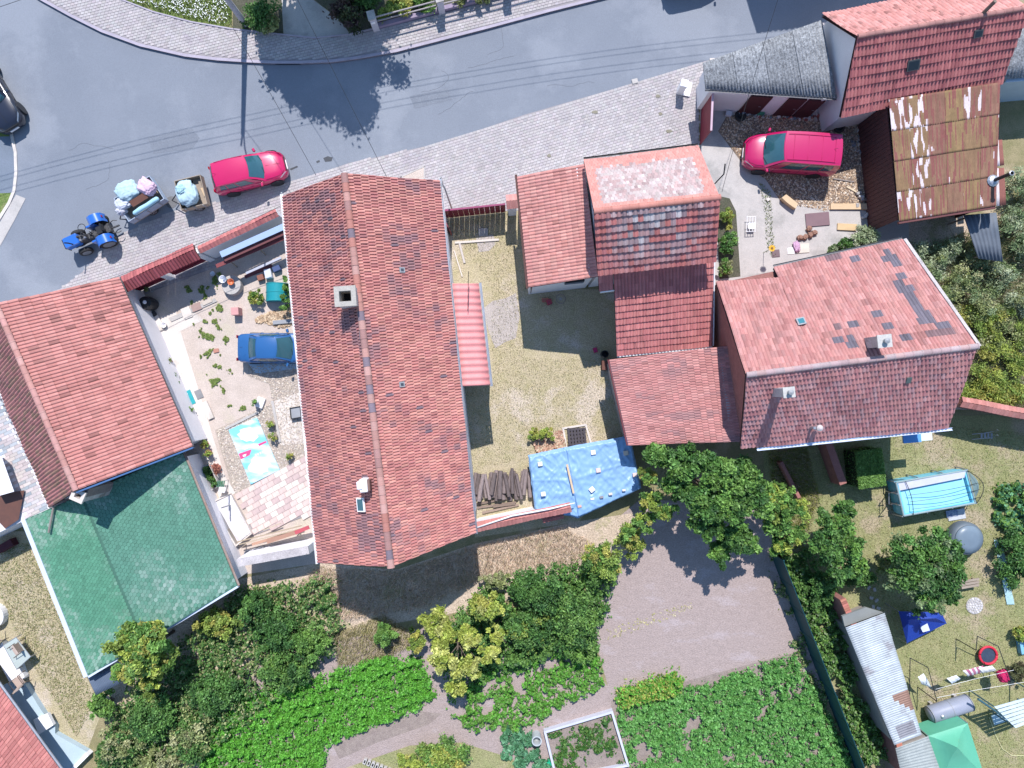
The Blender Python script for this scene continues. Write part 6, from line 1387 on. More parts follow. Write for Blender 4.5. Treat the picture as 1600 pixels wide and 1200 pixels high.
# repairs, stains and covers on the street
for nm, px, z, m_ in (('road_patch', [(640, 150), (700, 138), (706, 156), (648, 170)], .010, mat('asphalt_patch', (.19, .208, .24), (.165, .182, .215), scale=2, rough=.95, spec=.08, fine=.25, bscale=30)),
                      ('road_patch', [(230, 215), (300, 200), (312, 216), (300, 232), (240, 240)], .010, mat('asphalt_patch', (.19, .208, .24))),
                      ('road_stain', [(505, 247), (512, 244), (520, 246), (518, 252), (508, 253)], .010, mat('oil_stain', (.07, .075, .085), rough=.8)),
                      ('road_stain', [(494, 252), (499, 250), (500, 253), (495, 255)], .010, mat('oil_stain', (.07, .075, .085))),
                      ('road_stain', [(452, 264), (464, 259), (466, 261), (455, 266)], .010, mat('oil_stain', (.07, .075, .085)))):
    structure(MB().poly(Pn(px, z)).build(nm, m_))
for k, (x, y) in enumerate(((858, 243), (1028, 150), (1045, 205), (1032, 178), (970, 240), (930, 175))):
    structure(MB().poly(Pn([(x + math.cos(a) * (3 + k % 3) * (1 + .3 * math.sin(3 * a + k)), y + math.sin(a) * 2.6) for a in [2 * math.pi * j / 9 for j in range(9)]], .0425)).build('pavement_stain', mat('moss_stain', (.24, .22, .17) if k != 3 else (.5, .25, .22), rough=.95)))
rr = random.Random(77)
for k in range(7):                                              # hairline cracks in the asphalt
    x, y = rr.uniform(60, 900), rr.uniform(60, 200); y = y + (300 - x * .25 if x < 300 else 0) * .4; pts = []; a = rr.uniform(-.5, .2)
    for j in range(14): pts.append((x, y)); a += rr.uniform(-.5, .5); x += 6 * math.cos(a); y += 6 * math.sin(a) * .7
    structure(MB().tube([P(px_, py_, .006) for px_, py_ in pts], .006, 4).build('road_crack', mat('crack_tar', (.09, .095, .105), rough=.9)))
mh = thing('street_manhole', 'round iron manhole cover in the asphalt', 'manhole', P(268, 316)); c = P(268, 316)
MB().lathe((c.x, c.y, .006), [(.32, 0), (.32, .012), (.0, .012)], 20).build('cover', mat('iron_cover', (.16, .165, .175), (.12, .12, .13), scale=20, rough=.7), mh)
# ------------------------------------------------------------------ clutter of the two yards
for nm, lb, cat, x, y, d, rz, col in (
        ('timber_offcut', 'short reddish timber offcut by the rusty shed door', 'timber', 1362, 300, (.7, .14, .1), .9, (.38, .17, .10)),
        ('timber_offcut', 'pale timber offcut lying across the wood chips', 'timber', 1330, 296, (.6, .1, .07), -.5, (.60, .50, .36)),
        ('timber_offcut', 'weathered grey stick on the wood chips', 'timber', 1318, 282, (1.15, .07, .06), -.15, (.26, .23, .22)),
        ('timber_offcut', 'dark beam end beside the pale plank', 'timber', 1352, 312, (.5, .16, .12), .4, (.20, .14, .11)),
        ('plastic_crate', 'green plastic crate among the rubble by the garage doors', 'crate', 1188, 176, (.38, .28, .25), .1, (.05, .22, .14)),
        ('plastic_crate', 'white plastic crate among the rubble by the garage doors', 'crate', 1138, 178, (.32, .26, .22), -.2, (.55, .56, .6)),
        ('plastic_crate', 'blue grey crate at the foot of the garage wall', 'crate', 1163, 174, (.34, .26, .2), .3, (.16, .22, .30)),
        ('brown_mat', 'small brown mat beside the sunflower', 'mat', 1212, 396, (.42, .40, .03), .1, (.17, .12, .13)),
        ('paving_stone', 'pale loose paving stone near the curved bench block', 'stone', 1200, 312, (.2, .16, .08), .6, (.6, .55, .5)),
        ('long_board', 'grey board leaning along the lean-to rack', 'board', 412, 415, (2.1, .14, .05), .42, (.42, .44, .52)),
        ('long_board', 'maroon board below the grey leaning board', 'board', 404, 424, (1.6, .18, .05), .40, (.16, .05, .055)),
        ('storage_box', 'white storage box in the shade of the street wall', 'box', 420, 428, (.36, .5, .3), .2, (.55, .58, .66)),
        ('storage_box', 'dark blue storage box in the shade of the street wall', 'box', 433, 420, (.4, .3, .3), .4, (.06, .09, .2)),
        ('storage_box', 'rust brown box beside the white storage box', 'box', 408, 434, (.34, .3, .26), .3, (.24, .10, .07)),
        ('seat_cushion', 'black cushion beside the leaning pale board', 'cushion', 238, 492, (.45, .3, .1), .5, (.05, .05, .055)),
        ('stone_block', 'beige kerb stone beside the brown hatch cover', 'stone', 324, 472, (.55, .22, .08), .42, (.5, .44, .38)),
        ('garden_tray', 'terracotta tray at the yard weeds', 'tray', 338, 548, (.3, .22, .05), .2, (.42, .2, .15)),
        ('timber_offcut', 'grey timber piece lying on the grass by the maroon gate', 'timber', 722, 396, (.12, 1.1, .06), .25, (.5, .45, .42)),
        ('timber_offcut', 'pale pole lying along the long house wall', 'timber', 716, 412, (.07, 1.5, .06), .3, (.62, .56, .5)),
        ('brick_stack', 'few stacked red bricks by the low house wall', 'bricks', 852, 469, (.36, .2, .16), .1, (.38, .14, .11)),
        ('red_bucket', 'dull red tub beside the bicycle wheel', 'tub', 858, 472, (.28, .28, .22), .4, (.36, .06, .09)),
        ('pink_can', 'crimson can at the foot of the red tile wing', 'can', 930, 547, (.2, .26, .24), .3, (.40, .03, .12))):
    o = box_thing(nm, lb, cat, x, y, d, rz, M_any, bev=.015); o.color = (*col, 1)
for k, (x, y, lb) in enumerate(((1310, 200, 'worn tyre under the barn eave'), (1156, 182, 'old tyre by the garage doors'))):
    t = thing('old_tyre', lb, 'tyre', P(x, y)); c = P(x, y)
    MB().lathe((c.x, c.y, .03), [(.18, 0), (.29, .0), (.31, .08), (.29, .16), (.18, .16), (.17, .08)], 18).build('tyre', M_tyre, t, smooth=True)
# ================================================================== garden on the right
pool = thing('frame_pool', 'raised rectangular pool with pale blue lining and dark cover hoops', 'pool', P(1458, 772))
pq = [P(1400, 754, 1.05), P(1510, 735, 1.05), P(1524, 786, 1.05), P(1412, 806, 1.05)]
def ringq(q, d, z): return [Vector((p.x, p.y, z)) for p in shrink(q, d)]
MB().loft([ringq(pq, .05, 0), ringq(pq, 0, .5), ringq(pq, .02, 1.05), ringq(pq, .10, 1.05), ringq(pq, .16, .3)], cap=False).build('side_wall', mat('pool_lining', (.16, .50, .66), (.14, .46, .62), scale=2, rough=.4), pool)
MB().poly(ringq(pq, .12, .86)).build('water', mat('pool_water', (.30, .66, .80), (.24, .60, .76), scale=1.1, rough=.12, spec=.5), pool)
for i in range(4):
    a, b_ = pq[i], pq[(i + 1) % 4]; MB().tube([a, b_], .05, 8).build('top_rail', mat('pool_rail', (.25, .34, .36), rough=.4), pool)
    for t_ in (.0, .33, .66): p = lerp(a, b_, t_); o_ = (p - sum(pq, Vector()) / 4); o_.z = 0; o_ = o_.normalized() * .07; MB().tube([p + o_, Vector((p.x, p.y, 0)) + o_ * 1.6], .035, 6).build('leg', M_metal, pool)
MB().prism([pq[0] + Vector((.1, -.05, -.02)), pq[1] + Vector((-.05, -.02, -.02)), pq[1] + Vector((-.1, -.38, -.06)), pq[0] + Vector((.2, -.42, -.06))], [pq[0] + Vector((.1, -.05, .03)), pq[1] + Vector((-.05, -.02, .03)), pq[1] + Vector((-.1, -.38, 0)), pq[0] + Vector((.2, -.42, 0))]).build('rolled_cover', mat('lilac_cover', (.55, .56, .66), (.48, .49, .58), scale=3, rough=.5), pool)
for k, t_ in enumerate((.42, .62, .84)):
    a, b_ = lerp(pq[0], pq[3], t_), lerp(pq[1], pq[2], t_); pts = [lerp(a, b_, .12 + .98 * j / 12) + Vector((0, 0, .05 + .28 * math.sin(math.pi * j / 12))) for j in range(13)]
    MB().tube(pts, .014, 5).build('cover_hoop', M_black, pool)
for t_, bow in ((.12, -.45), (1.0, .75)):
    a, b_ = lerp(pq[0], pq[1], t_), lerp(pq[3], pq[2], t_); ax = (pq[1] - pq[0]).normalized()
    MB().tube([lerp(a, b_, j / 14) + ax * bow * .8 * math.sin(math.pi * j / 14) * (1 if t_ > .5 else -.3) + Vector((0, 0, .1)) for j in range(15)], .018, 5).build('end_hoop', M_black, pool)
a, b_ = pq[1], pq[2]; ax = (pq[1] - pq[0]).normalized()
b = MB(); b.grid(lambda u, v: lerp(a, b_, u) + ax * (.62 * math.sin(math.pi * u) ** .7 * v + .04) + Vector((0, 0, .08 - .45 * v)), 12, 4); b.build('end_skirt', mat('skirt_grey', (.16, .24, .26), (.13, .2, .22), scale=3, rough=.4), pool, smooth=True)
ld = thing('pool_ladder', 'dark pool ladder standing at the west end of the pool', 'ladder', P(1394, 780))
for y in (770, 788): MB().tube([P(1388, y, 0), P(1392, y, 1.2), P(1402, y - 2, 1.25)], .025, 6).build('stile', M_black, ld)
for z in (.3, .6, .9): MB().tube([P(1389, 770, z), P(1389, 788, z)], .02, 5).build('rung', M_metal, ld)
pad = box_thing('filter_pad', 'grey slab with a dotted mat beside the pool', 'slab', 1494, 804, (.95, .55, .05), R(10), mat('pale_pad', (.5, .52, .56), (.42, .44, .48), scale=5, rough=.7))
box_thing('dotted_mat', 'dark dotted mat lying on the pool side slab', 'mat', 1487, 802, (.62, .36, .03), R(10), mat('dotted_mat', (.12, .16, .30), (.4, .43, .5), scale=16, contrast=3, rough=.7), z=.06, bev=0)
ht_ = thing('hot_tub', 'round dark grey inflatable tub with a closed cover', 'hot tub', P(1500, 840)); c = P(1500, 838)
MB().lathe((c.x, c.y, 0), [(.80, 0), (.88, .15), (.88, .5), (.82, .66), (.70, .70)], 30).build('tub_wall', mat('tub_grey', (.12, .15, .18), rough=.5), ht_, smooth=True)
MB().lathe((c.x, c.y, .70), [(.74, 0), (.73, .05), (.4, .10), (.0, .13)], 30).build('cover', mat('tub_cover', (.16, .21, .26), (.14, .185, .23), scale=2, rough=.35), ht_, smooth=True)
sd_ = thing('stone_disc', 'round mosaic stone disc set in the lawn', 'stone disc', P(1522, 946)); c = P(1522, 946)
MB().lathe((c.x, c.y, 0), [(.46, 0), (.46, .05), (.2, .05), (.0, .05)], 24).build('base', M_conc, sd_)
for ring, n in ((.10, 5), (.24, 11), (.38, 17)):
    for k in range(n): a = 2 * math.pi * k / n; o = MB().box((c.x + ring * math.cos(a), c.y + ring * math.sin(a), .06), (.10, .09, .03), a, bev=.015).build('stone', M_any, sd_); f = random.Random(k * 7 + n).uniform(.35, .68); o.color = (f, f * .97, f, 1)
# blue canopy
def canopy(name, label, q, ridge, m, hz, patch=None):
    t = thing(name, label, 'canopy', sum(q, Vector()) / len(q) * Vector((1, 1, 0)))
    (a, b_) = ridge; n = len(q)
    MB().add(list(q) + [a, b_], [(0, 1, 5, 4), (1, 2, 5), (2, 3, 4, 5), (3, 0, 4)]).build('fabric', m, t)
    for p in q: MB().tube([p, Vector((p.x, p.y, 0))], .02, 5).build('leg', M_metal, t)
    return t
bt = canopy('blue_canopy', 'small dark blue garden canopy under the pear tree', [P(1404, 955, 1.3), P(1471, 957, 1.3), P(1479, 974, 1.0), P(1417, 1005, 1.0)], (P(1420, 968, 1.55), P(1462, 966, 1.55)), mat('navy_fabric', (.012, .045, .30), (.012, .04, .26), scale=3, rough=.55), 1.3)
MB().prism(Pn([(1438, 980), (1449, 974), (1453, 985), (1442, 988)], 1.36), Pn([(1438, 980), (1449, 974), (1453, 985), (1442, 988)], 1.37)).build('window_patch', mat('clear_patch', (.6, .66, .75), rough=.3), bt)
gt = thing('green_tent', 'mint green pavilion tent with a pointed top', 'tent', P(1490, 1170))
apex = P(1496, 1168, 2.5); tqs = [P(1450, 1150, 1.7), P(1512, 1130, 1.7), P(1538, 1212, 1.7), P(1472, 1226, 1.7)]
for k, cmul in enumerate((1.0, 1.0, 1.0, 1.0)):
    a, b_ = tqs[k], tqs[(k + 1) % 4]
    MB().grid(lambda u, v: (lambda p: p - Vector((0, 0, .14 * math.sin(math.pi * v) + .02 * noise.noise((u * 8, v * 6, k)))))(lerp(lerp(a, b_, u), apex, v * .995)), 8, 8).build('roof_panel', mat('mint_fabric', (.13, .46, .31), (.115, .42, .28), scale=2, rough=.5, trans=.15), gt, smooth=True)
    MB().prism([Vector((a.x, a.y, .5)), Vector((b_.x, b_.y, .5)), b_, a], [Vector((a.x, a.y - .01, .5)), Vector((b_.x, b_.y - .01, .5)), b_ - Vector((0, .01, 0)), a - Vector((0, .01, 0))]).build('side_panel', mat('mint_fabric', (.10, .40, .27)), gt)
    MB().tube([a, Vector((a.x, a.y, 0))], .025, 6).build('leg', M_metal, gt)
# toy trampoline
tm = thing('toy_trampoline', 'small round trampoline with a red padded rim', 'trampoline', P(1544, 1024)); c = P(1544, 1024, .3)
MB().tube([(c.x + .46 * math.cos(a), c.y + .46 * math.sin(a), .3) for a in [2 * math.pi * k / 28 for k in range(29)]], .065, 8).build('rim_pad', mat('rim_red', (.62, .03, .06), rough=.5), tm, smooth=True)
MB().lathe((c.x, c.y, .28), [(.45, 0), (.3, -.01), (.0, -.02)], 26).build('jump_mat', mat('jump_mat', (.03, .045, .08), (.045, .065, .1), scale=6, rough=.6), tm)
for k in range(6): a = math.pi * k / 3; MB().tube([(c.x + .46 * math.cos(a), c.y + .46 * math.sin(a), .28), (c.x + .48 * math.cos(a), c.y + .48 * math.sin(a), 0)], .02, 5).build('leg', M_black, tm)
# clothes line frames and laundry
def frame(label, pts):
    t = thing('line_frame', label, 'clothes frame', P(*pts[0][:2]))
    q = [P(*p) for p in pts]
    for k in (0, -1): MB().tube([Vector((q[k].x, q[k].y, 0)), q[k]], .025, 6).build('post', M_black, t)
    for a, b_ in zip(q, q[1:]): MB().tube([a, b_], .022, 6).build('bar', M_black, t)
    return t
frame('black tube clothes frame beside the grey shed roof', [(1421, 1092, 1.7), (1422, 1028, 1.7), (1450, 1043, 1.7), (1464, 1096, 1.7)])
frame('black tube clothes frame around the toy trampoline', [(1525, 1016, 1.6), (1527, 994, 1.6), (1560, 1010, 1.6), (1580, 1066, 1.6)])
def cloth(name, label, px, z, cols, cat, drop=.25):
    q = [P(*p, z) for p in px]; t_ = MB()
    t_.grid(lambda u, v: lerp(lerp(q[0], q[1], u), lerp(q[3], q[2], u), v) - Vector((0, 0, drop * v * v + .03 * noise.noise((u * 7, v * 5, z)))), 20, 8)
    t_.t = [cols[int((i % 20) / 20 * len(cols) * 1.999) % len(cols)] for i in range(len(t_.f))]
    o = t_.build(name, M_any, smooth=True); o.modifiers.new('t', 'SOLIDIFY').thickness = .006; return tag(o, label, cat)
cloth('striped_towel', 'white towel with maroon stripes drying on the clothes line', [(1504, 1048), (1536, 1040), (1541, 1054), (1517, 1060)], 1.5, [(.7, .68, .7), (.42, .14, .22), (.72, .7, .72), (.45, .16, .24)], 'towel')
cloth('white_towel', 'plain white towel drying at the striped towel side', [(1528, 1044), (1550, 1040), (1562, 1051), (1540, 1055)], 1.5, [(.74, .72, .70)], 'towel')
cloth('white_sheet', 'white sheet hung over the line near the gas tank', [(1479, 1060), (1494, 1055), (1506, 1064), (1492, 1072)], 1.5, [(.72, .74, .78)], 'sheet')
cloth('white_shirt', 'white shirt hanging inside the black clothes frame', [(1434, 1058), (1443, 1052), (1460, 1078), (1444, 1072)], 1.4, [(.74, .76, .80), (.66, .70, .66)], 'shirt')
bundle('pink_garment', 'crimson garment hanging at the end of the clothes line', 'garment', P(1567, 1056, 1.3), (.26, .34, .2), .3, (.55, .02, .12), 7.7, .25, 4)
for lb, a, b_ in (('pale clothes line carrying the striped towel', (1462, 1077, 1.6), (1584, 1047, 1.6)), ('pale clothes line beside the gas tank', (1464, 1090, 1.6), (1600, 1066, 1.6))):
    o = MB().tube([P(*a), lerp(P(*a), P(*b_), .5) - Vector((0, 0, .06)), P(*b_)], .008, 4).build('clothes_line', M_whitepaint); tag(o, lb, 'clothes line')
# grey tank
tk = thing('gas_tank', 'grey horizontal cylinder tank with rounded ends', 'tank', P(1484, 1106)); a, b_ = P(1452, 1117, .6), P(1515, 1097, .6); d = (b_ - a).normalized()
MB().tube([a - d * .06, a, a + d * .12, lerp(a, b_, .5), b_ - d * .12, b_, b_ + d * .06], [.2, .36, .44, .44, .44, .36, .2], 24).build('shell', mat('tank_grey', (.27, .29, .36), (.23, .25, .31), scale=2, rough=.45), tk, ang=60)
for t_ in (.02, .5, .98): p = lerp(a, b_, t_); MB().tube([p - d * .012, p + d * .012], .452, 24).build('band', M_grey, tk)
for t_ in (.2, .8): p = lerp(a, b_, t_); MB().box((p.x, p.y, .12), (.14, .7, .24), math.atan2(d.y, d.x)).build('saddle', M_conc, tk)
p = lerp(a, b_, .2); MB().lathe((p.x, p.y, 1.03), [(.1, 0), (.1, .06), (.04, .1)], 10).build('valve_cap', M_metal, tk)
# white swing seat / greenhouse frame on the right edge
sw = thing('garden_swing', 'pale turquoise canopied garden swing at the lawn edge', 'swing', P(1580, 1115))
q = Pn([(1553, 1104), (1620, 1085), (1632, 1118), (1585, 1136)], 1.9)
for k in range(7):
    a, b_ = lerp(q[0], q[3], k / 6.5), lerp(q[1], q[2], k / 6.5); MB().prism([a, b_, lerp(q[1], q[2], (k + .75) / 6.5), lerp(q[0], q[3], (k + .75) / 6.5)], [v + Vector((0, 0, .03)) for v in (a, b_, lerp(q[1], q[2], (k + .75) / 6.5), lerp(q[0], q[3], (k + .75) / 6.5))]).build('canopy_slat', mat('swing_slat', (.56, .66, .72), rough=.5), sw)
for p in q: MB().tube([p, Vector((p.x, p.y, 0))], .035, 6).build('post', mat('swing_post', (.05, .12, .15), rough=.5), sw)
MB().box(P(1562, 1122, .5), (.8, .55, .08), R(18), bev=.03).build('seat', mat('swing_seat', (.38, .52, .58), rough=.6), sw)
MB().tube([P(1528, 1092, 1.8), P(1572, 1122, 1.8)], .06, 8).build('beam', mat('swing_post', (.05, .12, .15)), sw)
o = MB().tube([P(1545, 1120, .05), P(1556, 1150, .03), P(1566, 1170, .03), P(1580, 1180, .03), P(1625, 1182, .03)], .022, 6).build('garden_hose', mat('hose_yellow', (.62, .60, .34), rough=.5), smooth=True); tag(o, 'pale yellow hose curving over the lawn', 'hose')
# strip of plastic edging
o = MB().grid(lambda u, v: (lambda p: p + Vector((0, 0, .06 + .06 * noise.noise((u * 6, v * 8, 2)))))(lerp(lerp(P(1552, 843), P(1564, 843), u), lerp(P(1572, 944), P(1584, 944), u), v)), 6, 30).build('plastic_strip', mat('clear_strip', (.36, .52, .55), (.3, .46, .48), scale=4, rough=.25), smooth=True); tag(o, 'crumpled pale plastic sheet strip along the vegetable bed', 'plastic sheet')
wbk = thing('wooden_bench', 'grey slatted bench beside the pear tree', 'bench', P(1508, 908)); c = P(1508, 908)
for k in range(3): MB().box((c.x, c.y - .16 + k * .16, .42), (.95, .12, .04), R(10)).build('slat', M_wood, wbk)
for sx in (-.38, .38): MB().box((c.x + sx, c.y, .2), (.06, .4, .4), R(10)).build('leg', M_wood, wbk)
gl = thing('garden_lounger', 'curved metal frame lounger in the shade of the brick wall', 'lounger', P(1535, 682)); c = P(1535, 682)
for s in (0, .28): MB().tube([(c.x - .6, c.y + s - .15, .05), (c.x - .2, c.y + s - .08, .35), (c.x + .25, c.y + s, .35), (c.x + .4, c.y + s + .1, .65), (c.x + .2, c.y + s + .18, .8)], .022, 6).build('frame_tube', M_metal, gl)
for k in range(4): MB().box((c.x - .3 + k * .18, c.y + .06, .37), (.1, .3, .02)).build('slat', M_grey, gl)
st_path = [(1352, 890), (1357, 890), (1354, 902), (1361, 905), (1357, 918), (1366, 921), (1361, 934), (1369, 938), (1364, 948), (1372, 950)]
for k, (x, y) in enumerate(st_path):
    o = MB().box((0, 0, 0), (.22, .16, .06), bev=.02).build('stepping_stone', M_conc); cc = P(x, y); o.location = (cc.x, cc.y, .03); o.rotation_euler = (0, 0, k); tag(o, 'small pale stepping stone leading to the grey shed', 'stepping stone', 'stepping stones')
box_thing('blue_tub', 'pale blue plastic tub at the right edge of the lawn', 'tub', 1597, 1010, (.4, .7, .3), R(10), mat('tub_blue', (.2, .45, .62), rough=.5))
# vegetable frame at the bottom
vf = frame_box('raised_bed', 'raised bed framed with white boards full of leafy plants', 'raised bed', [(849, 1138), (956, 1106), (982, 1192), (868, 1215)], .35, .12, mat('bed_board', (.52, .53, .60), (.45, .46, .53), scale=3, rough=.7), .12, M_darksoil)
wp = thing('clay_pipe', 'upright grey tube pot beside the raised bed', 'pot', P(838, 1146)); c = P(838, 1148)
MB().lathe((c.x, c.y, 0), [(.25, 0), (.25, .62), (.27, .64), (.27, .68), (.21, .68), (.2, .2), (.0, .2)], 20).build('tube', mat('pale_tube', (.42, .45, .46), (.36, .39, .4), scale=4, rough=.7), wp, smooth=False)
box_thing('green_can', 'bright green watering can by the raised bed', 'watering can', 858, 1192, (.2, .26, .24), R(30), mat('can_green', (.02, .4, .22), rough=.4))
bk = thing('hollow_blocks', 'row of hollow grey edging blocks by the flower mound', 'blocks', P(600, 1196))
for k in range(7):
    cc = P(571 + k * 6.2, 1187 + k * 2.6); o = MB().box((0, 0, .1), (.17, .3, .2)).build('block', M_conc, bk); o.matrix_basis = Matrix.Translation((cc.x, cc.y, 0)) @ Matrix.Rotation(R(-22), 4, 'Z'); MB().box((cc.x, cc.y, .202), (.08, .16, .006), R(-22)).build('hole_shade', M_dark, bk)  # dark plates on solid blocks paint the shade inside their hollows
# patio furniture at the left edge
ft = thing('glass_table', 'rectangular glass topped table on the white terrace', 'table', P(27, 1030)); q = Pn([(5, 1008), (25, 996), (48, 1026), (26, 1046)], .72)
MB().slab(q, .02).build('table_top', mat('frosted_glass', (.42, .47, .45), (.36, .41, .39), scale=2, rough=.12), ft)
for i in range(4): MB().tube([q[i], q[(i + 1) % 4]], .02, 6).build('rim', M_metal, ft); MB().tube([q[i], Vector((q[i].x, q[i].y, .3))], .025, 6).build('leg', M_metal, ft)
def patio_chair(label, x, y, rz):
    t = thing('patio_chair', label, 'chair', (*P(x, y)[:2], .3), rz); M_sl = mat('chair_sling', (.42, .33, .28), (.36, .28, .24), scale=4, rough=.8)
    MB().box((0, 0, .42), (.5, .5, .04), bev=.015).build('seat', M_sl, t, False)
    MB().box((-.3, 0, .72), (.06, .5, .6), 0, 0, R(-14)).build('backrest', M_sl, t, False)
    for s in (-1, 1):
        MB().tube([(-.25, s * .3, .66), (.25, s * .3, .64), (.3, s * .3, .0)], .02, 6).build('armrest', mat('brown_frame', (.11, .08, .065), rough=.5), t, False)
        MB().tube([(-.25, s * .28, .45), (-.32, s * .28, 0)], .02, 6).build('leg', mat('brown_frame', (.11, .08, .065)), t, False)
    return t
patio_chair('brown sling chair at the far end of the glass table', 8, 992, R(-50))
patio_chair('brown sling chair between the glass table and the steps', 44, 1056, R(128))
patio_chair('brown sling chair facing the grass across the glass table', 42, 1006, R(215))
rp = thing('round_planter', 'round white planter ring with grass inside', 'planter', P(-4, 960)); c = P(-4, 960)
MB().lathe((c.x, c.y, 0), [(.62, 0), (.62, .4), (.52, .4), (.5, .3), (.0, .3)], 26).build('ring', M_whitepaint, rp)
box_thing('maroon_bench', 'dark maroon bench in the shade of the terrace annex', 'bench', 12, 852, (.9, .4, .45), R(30), mat('dull_maroon', (.08, .02, .03), rough=.7))
# ================================================================== vegetation
def crown_pts(rng, c, rad, nclump, per, cs=(.22, .38), shell=.55, flat=1.0):
    d = rng.normal(size=(nclump, 3)); d /= np.linalg.norm(d, axis=1)[:, None]; d[:, 2] = np.where(d[:, 2] < -.35, -d[:, 2], d[:, 2])
    r = shell + (1 - shell) * rng.random(nclump) ** .6; r *= rng.uniform(.74, 1.1, nclump) * (1 + .5 * np.array([noise.noise((q[0] * 1.7 + c[0], q[1] * 1.7 + c[1], q[2])) for q in d]))
    cc = np.array(c) + d * r[:, None] * np.array(rad); cr = rng.uniform(cs[0], cs[1], nclump) * min(rad[0], rad[1])
    n = rng.poisson(per, nclump); ii = np.repeat(np.arange(nclump), n); N = len(ii)
    e = rng.normal(size=(N, 3)) * .46; e[:, 2] *= .7 * flat
    return cc[ii] + e * cr[ii][:, None], ii, cc
def foliage(name, rng, c, rad, nclump, per, leaf, pal, parent=None, seed=1, cs=(.22, .38), shell=.55, m=None, asp=.55, minz=.05):
    C, ii, cc = crown_pts(rng, c, rad, nclump, per, cs, shell); k = C[:, 2] > minz; C, ii = C[k], ii[k]; pal = np.array(pal)
    pc = pal[rng.integers(0, len(pal), nclump)] * rng.uniform(.8, 1.2, (nclump, 1)); t = pc[ii] * rng.uniform(.55, 1.4, (len(ii), 1))
    return leaf_obj(name, C, rng.uniform(.7, 1.3, len(C)) * leaf, t, m or M_leaf, parent, .3, asp, seed), cc
def tree(name, label, px, py, h, rad, pal, seed, nclump=46, per=150, leaf=.12, z0=None, trunk=.12, cat='tree', cs=(.2, .36), shell=.5, top=None, stems=1, lobes=None):
    """px, py: where the crown is seen; the trunk stands below its centre"""
    rng = np.random.default_rng(seed); zc = h - rad[2] * .9; c = P(px, py, zc); t = thing(name, label, cat, (c.x, c.y, 0)); rr = random.Random(seed)
    if lobes:                                                   # several uneven lobes make one crown
        Cs, Ts, cc = [], [], []; pl_ = np.array(pal)
        for (lx, ly, lr, lz) in lobes:
            lc = P(lx, ly, lz); C_, ii, c_ = crown_pts(rng, lc, (lr, lr, lr * .7), max(8, int(nclump * 1.5 * lr)), per * .62, (.17, .31), .3)
            pc = pl_[rng.integers(0, len(pl_), len(c_))] * rng.uniform(.75, 1.25, (len(c_), 1)); Cs.append(C_); Ts.append(pc[ii] * rng.uniform(.55, 1.4, (len(ii), 1))); cc.append(c_[:3])
        C_ = np.vstack(Cs); cc = np.vstack(cc); leaf_obj('crown', C_, rng.uniform(.7, 1.3, len(C_)) * leaf, np.vstack(Ts), M_leaf, t, .3, .55, seed)
    else: _, cc = foliage('crown', rng, c, rad, nclump, per, leaf, pal, t, seed, cs, shell)
    b = MB()
    for s in range(stems):
        o_ = Vector((rr.uniform(-.3, .3), rr.uniform(-.3, .3), 0)) if stems > 1 else Vector()
        b.tube([Vector((c.x, c.y, 0)) + o_ * .5, Vector((c.x + rr.uniform(-.1, .1), c.y + rr.uniform(-.1, .1), zc * .5)) + o_, Vector((c.x, c.y, zc + rad[2] * .4)) + o_], [trunk, trunk * .75, trunk * .3], 8)
    for k in range(min(16, len(cc))):
        e = Vector(cc[k]); s_ = Vector((c.x, c.y, zc * rr.uniform(.45, .9))); b.tube([s_, lerp(s_, e, .5) + Vector((0, 0, .1)), e], [trunk * .4, trunk * .25, .012], 5)
    b.build('trunk', M_bark, t, smooth=True); return t
def shrub(name, label, px, py, h, rad, pal, seed, nclump=22, per=120, leaf=.09, cat='shrub', cs=(.26, .42), shell=.4, m=None, asp=.55, stems=4, group=None):
    rng = np.random.default_rng(seed); zc = h * .48; c = P(px, py, zc); t = thing(name, label, cat, (c.x, c.y, 0), 0, group); rr = random.Random(seed)
    _, cc = foliage('foliage', rng, c, (rad[0], rad[1], h * .5), nclump, per, leaf, pal, t, seed, cs, shell, m, asp)
    b = MB()
    for k in range(min(stems, nclump)): b.tube([(c.x + rr.uniform(-.1, .1), c.y + rr.uniform(-.1, .1), 0), Vector(cc[k])], [.035, .01], 5)
    b.build('stem', M_bark, t); return t
DKG = [(0.079, 0.184, 0.049), (0.105, 0.228, 0.058), (0.061, 0.149, 0.044), (0.131, 0.263, 0.07)]
MDG = [(0.136, 0.272, 0.064), (0.176, 0.32, 0.072), (0.112, 0.232, 0.056), (0.208, 0.368, 0.096)]
LIM = [(0.405, 0.459, 0.101), (0.486, 0.513, 0.135), (0.338, 0.405, 0.081), (0.54, 0.553, 0.189)]
YEG = [(0.285, 0.375, 0.083), (0.36, 0.42, 0.09), (0.225, 0.323, 0.075), (0.42, 0.405, 0.105)]
OLV = [(0.276, 0.313, 0.129), (0.35, 0.386, 0.166), (0.221, 0.276, 0.11), (0.405, 0.405, 0.221)]
GREYG = [(0.282, 0.352, 0.201), (0.383, 0.443, 0.282), (0.222, 0.302, 0.151), (0.483, 0.523, 0.362)]
BLG = [(0.085, 0.238, 0.119), (0.111, 0.289, 0.153), (0.068, 0.196, 0.093), (0.17, 0.374, 0.221)]
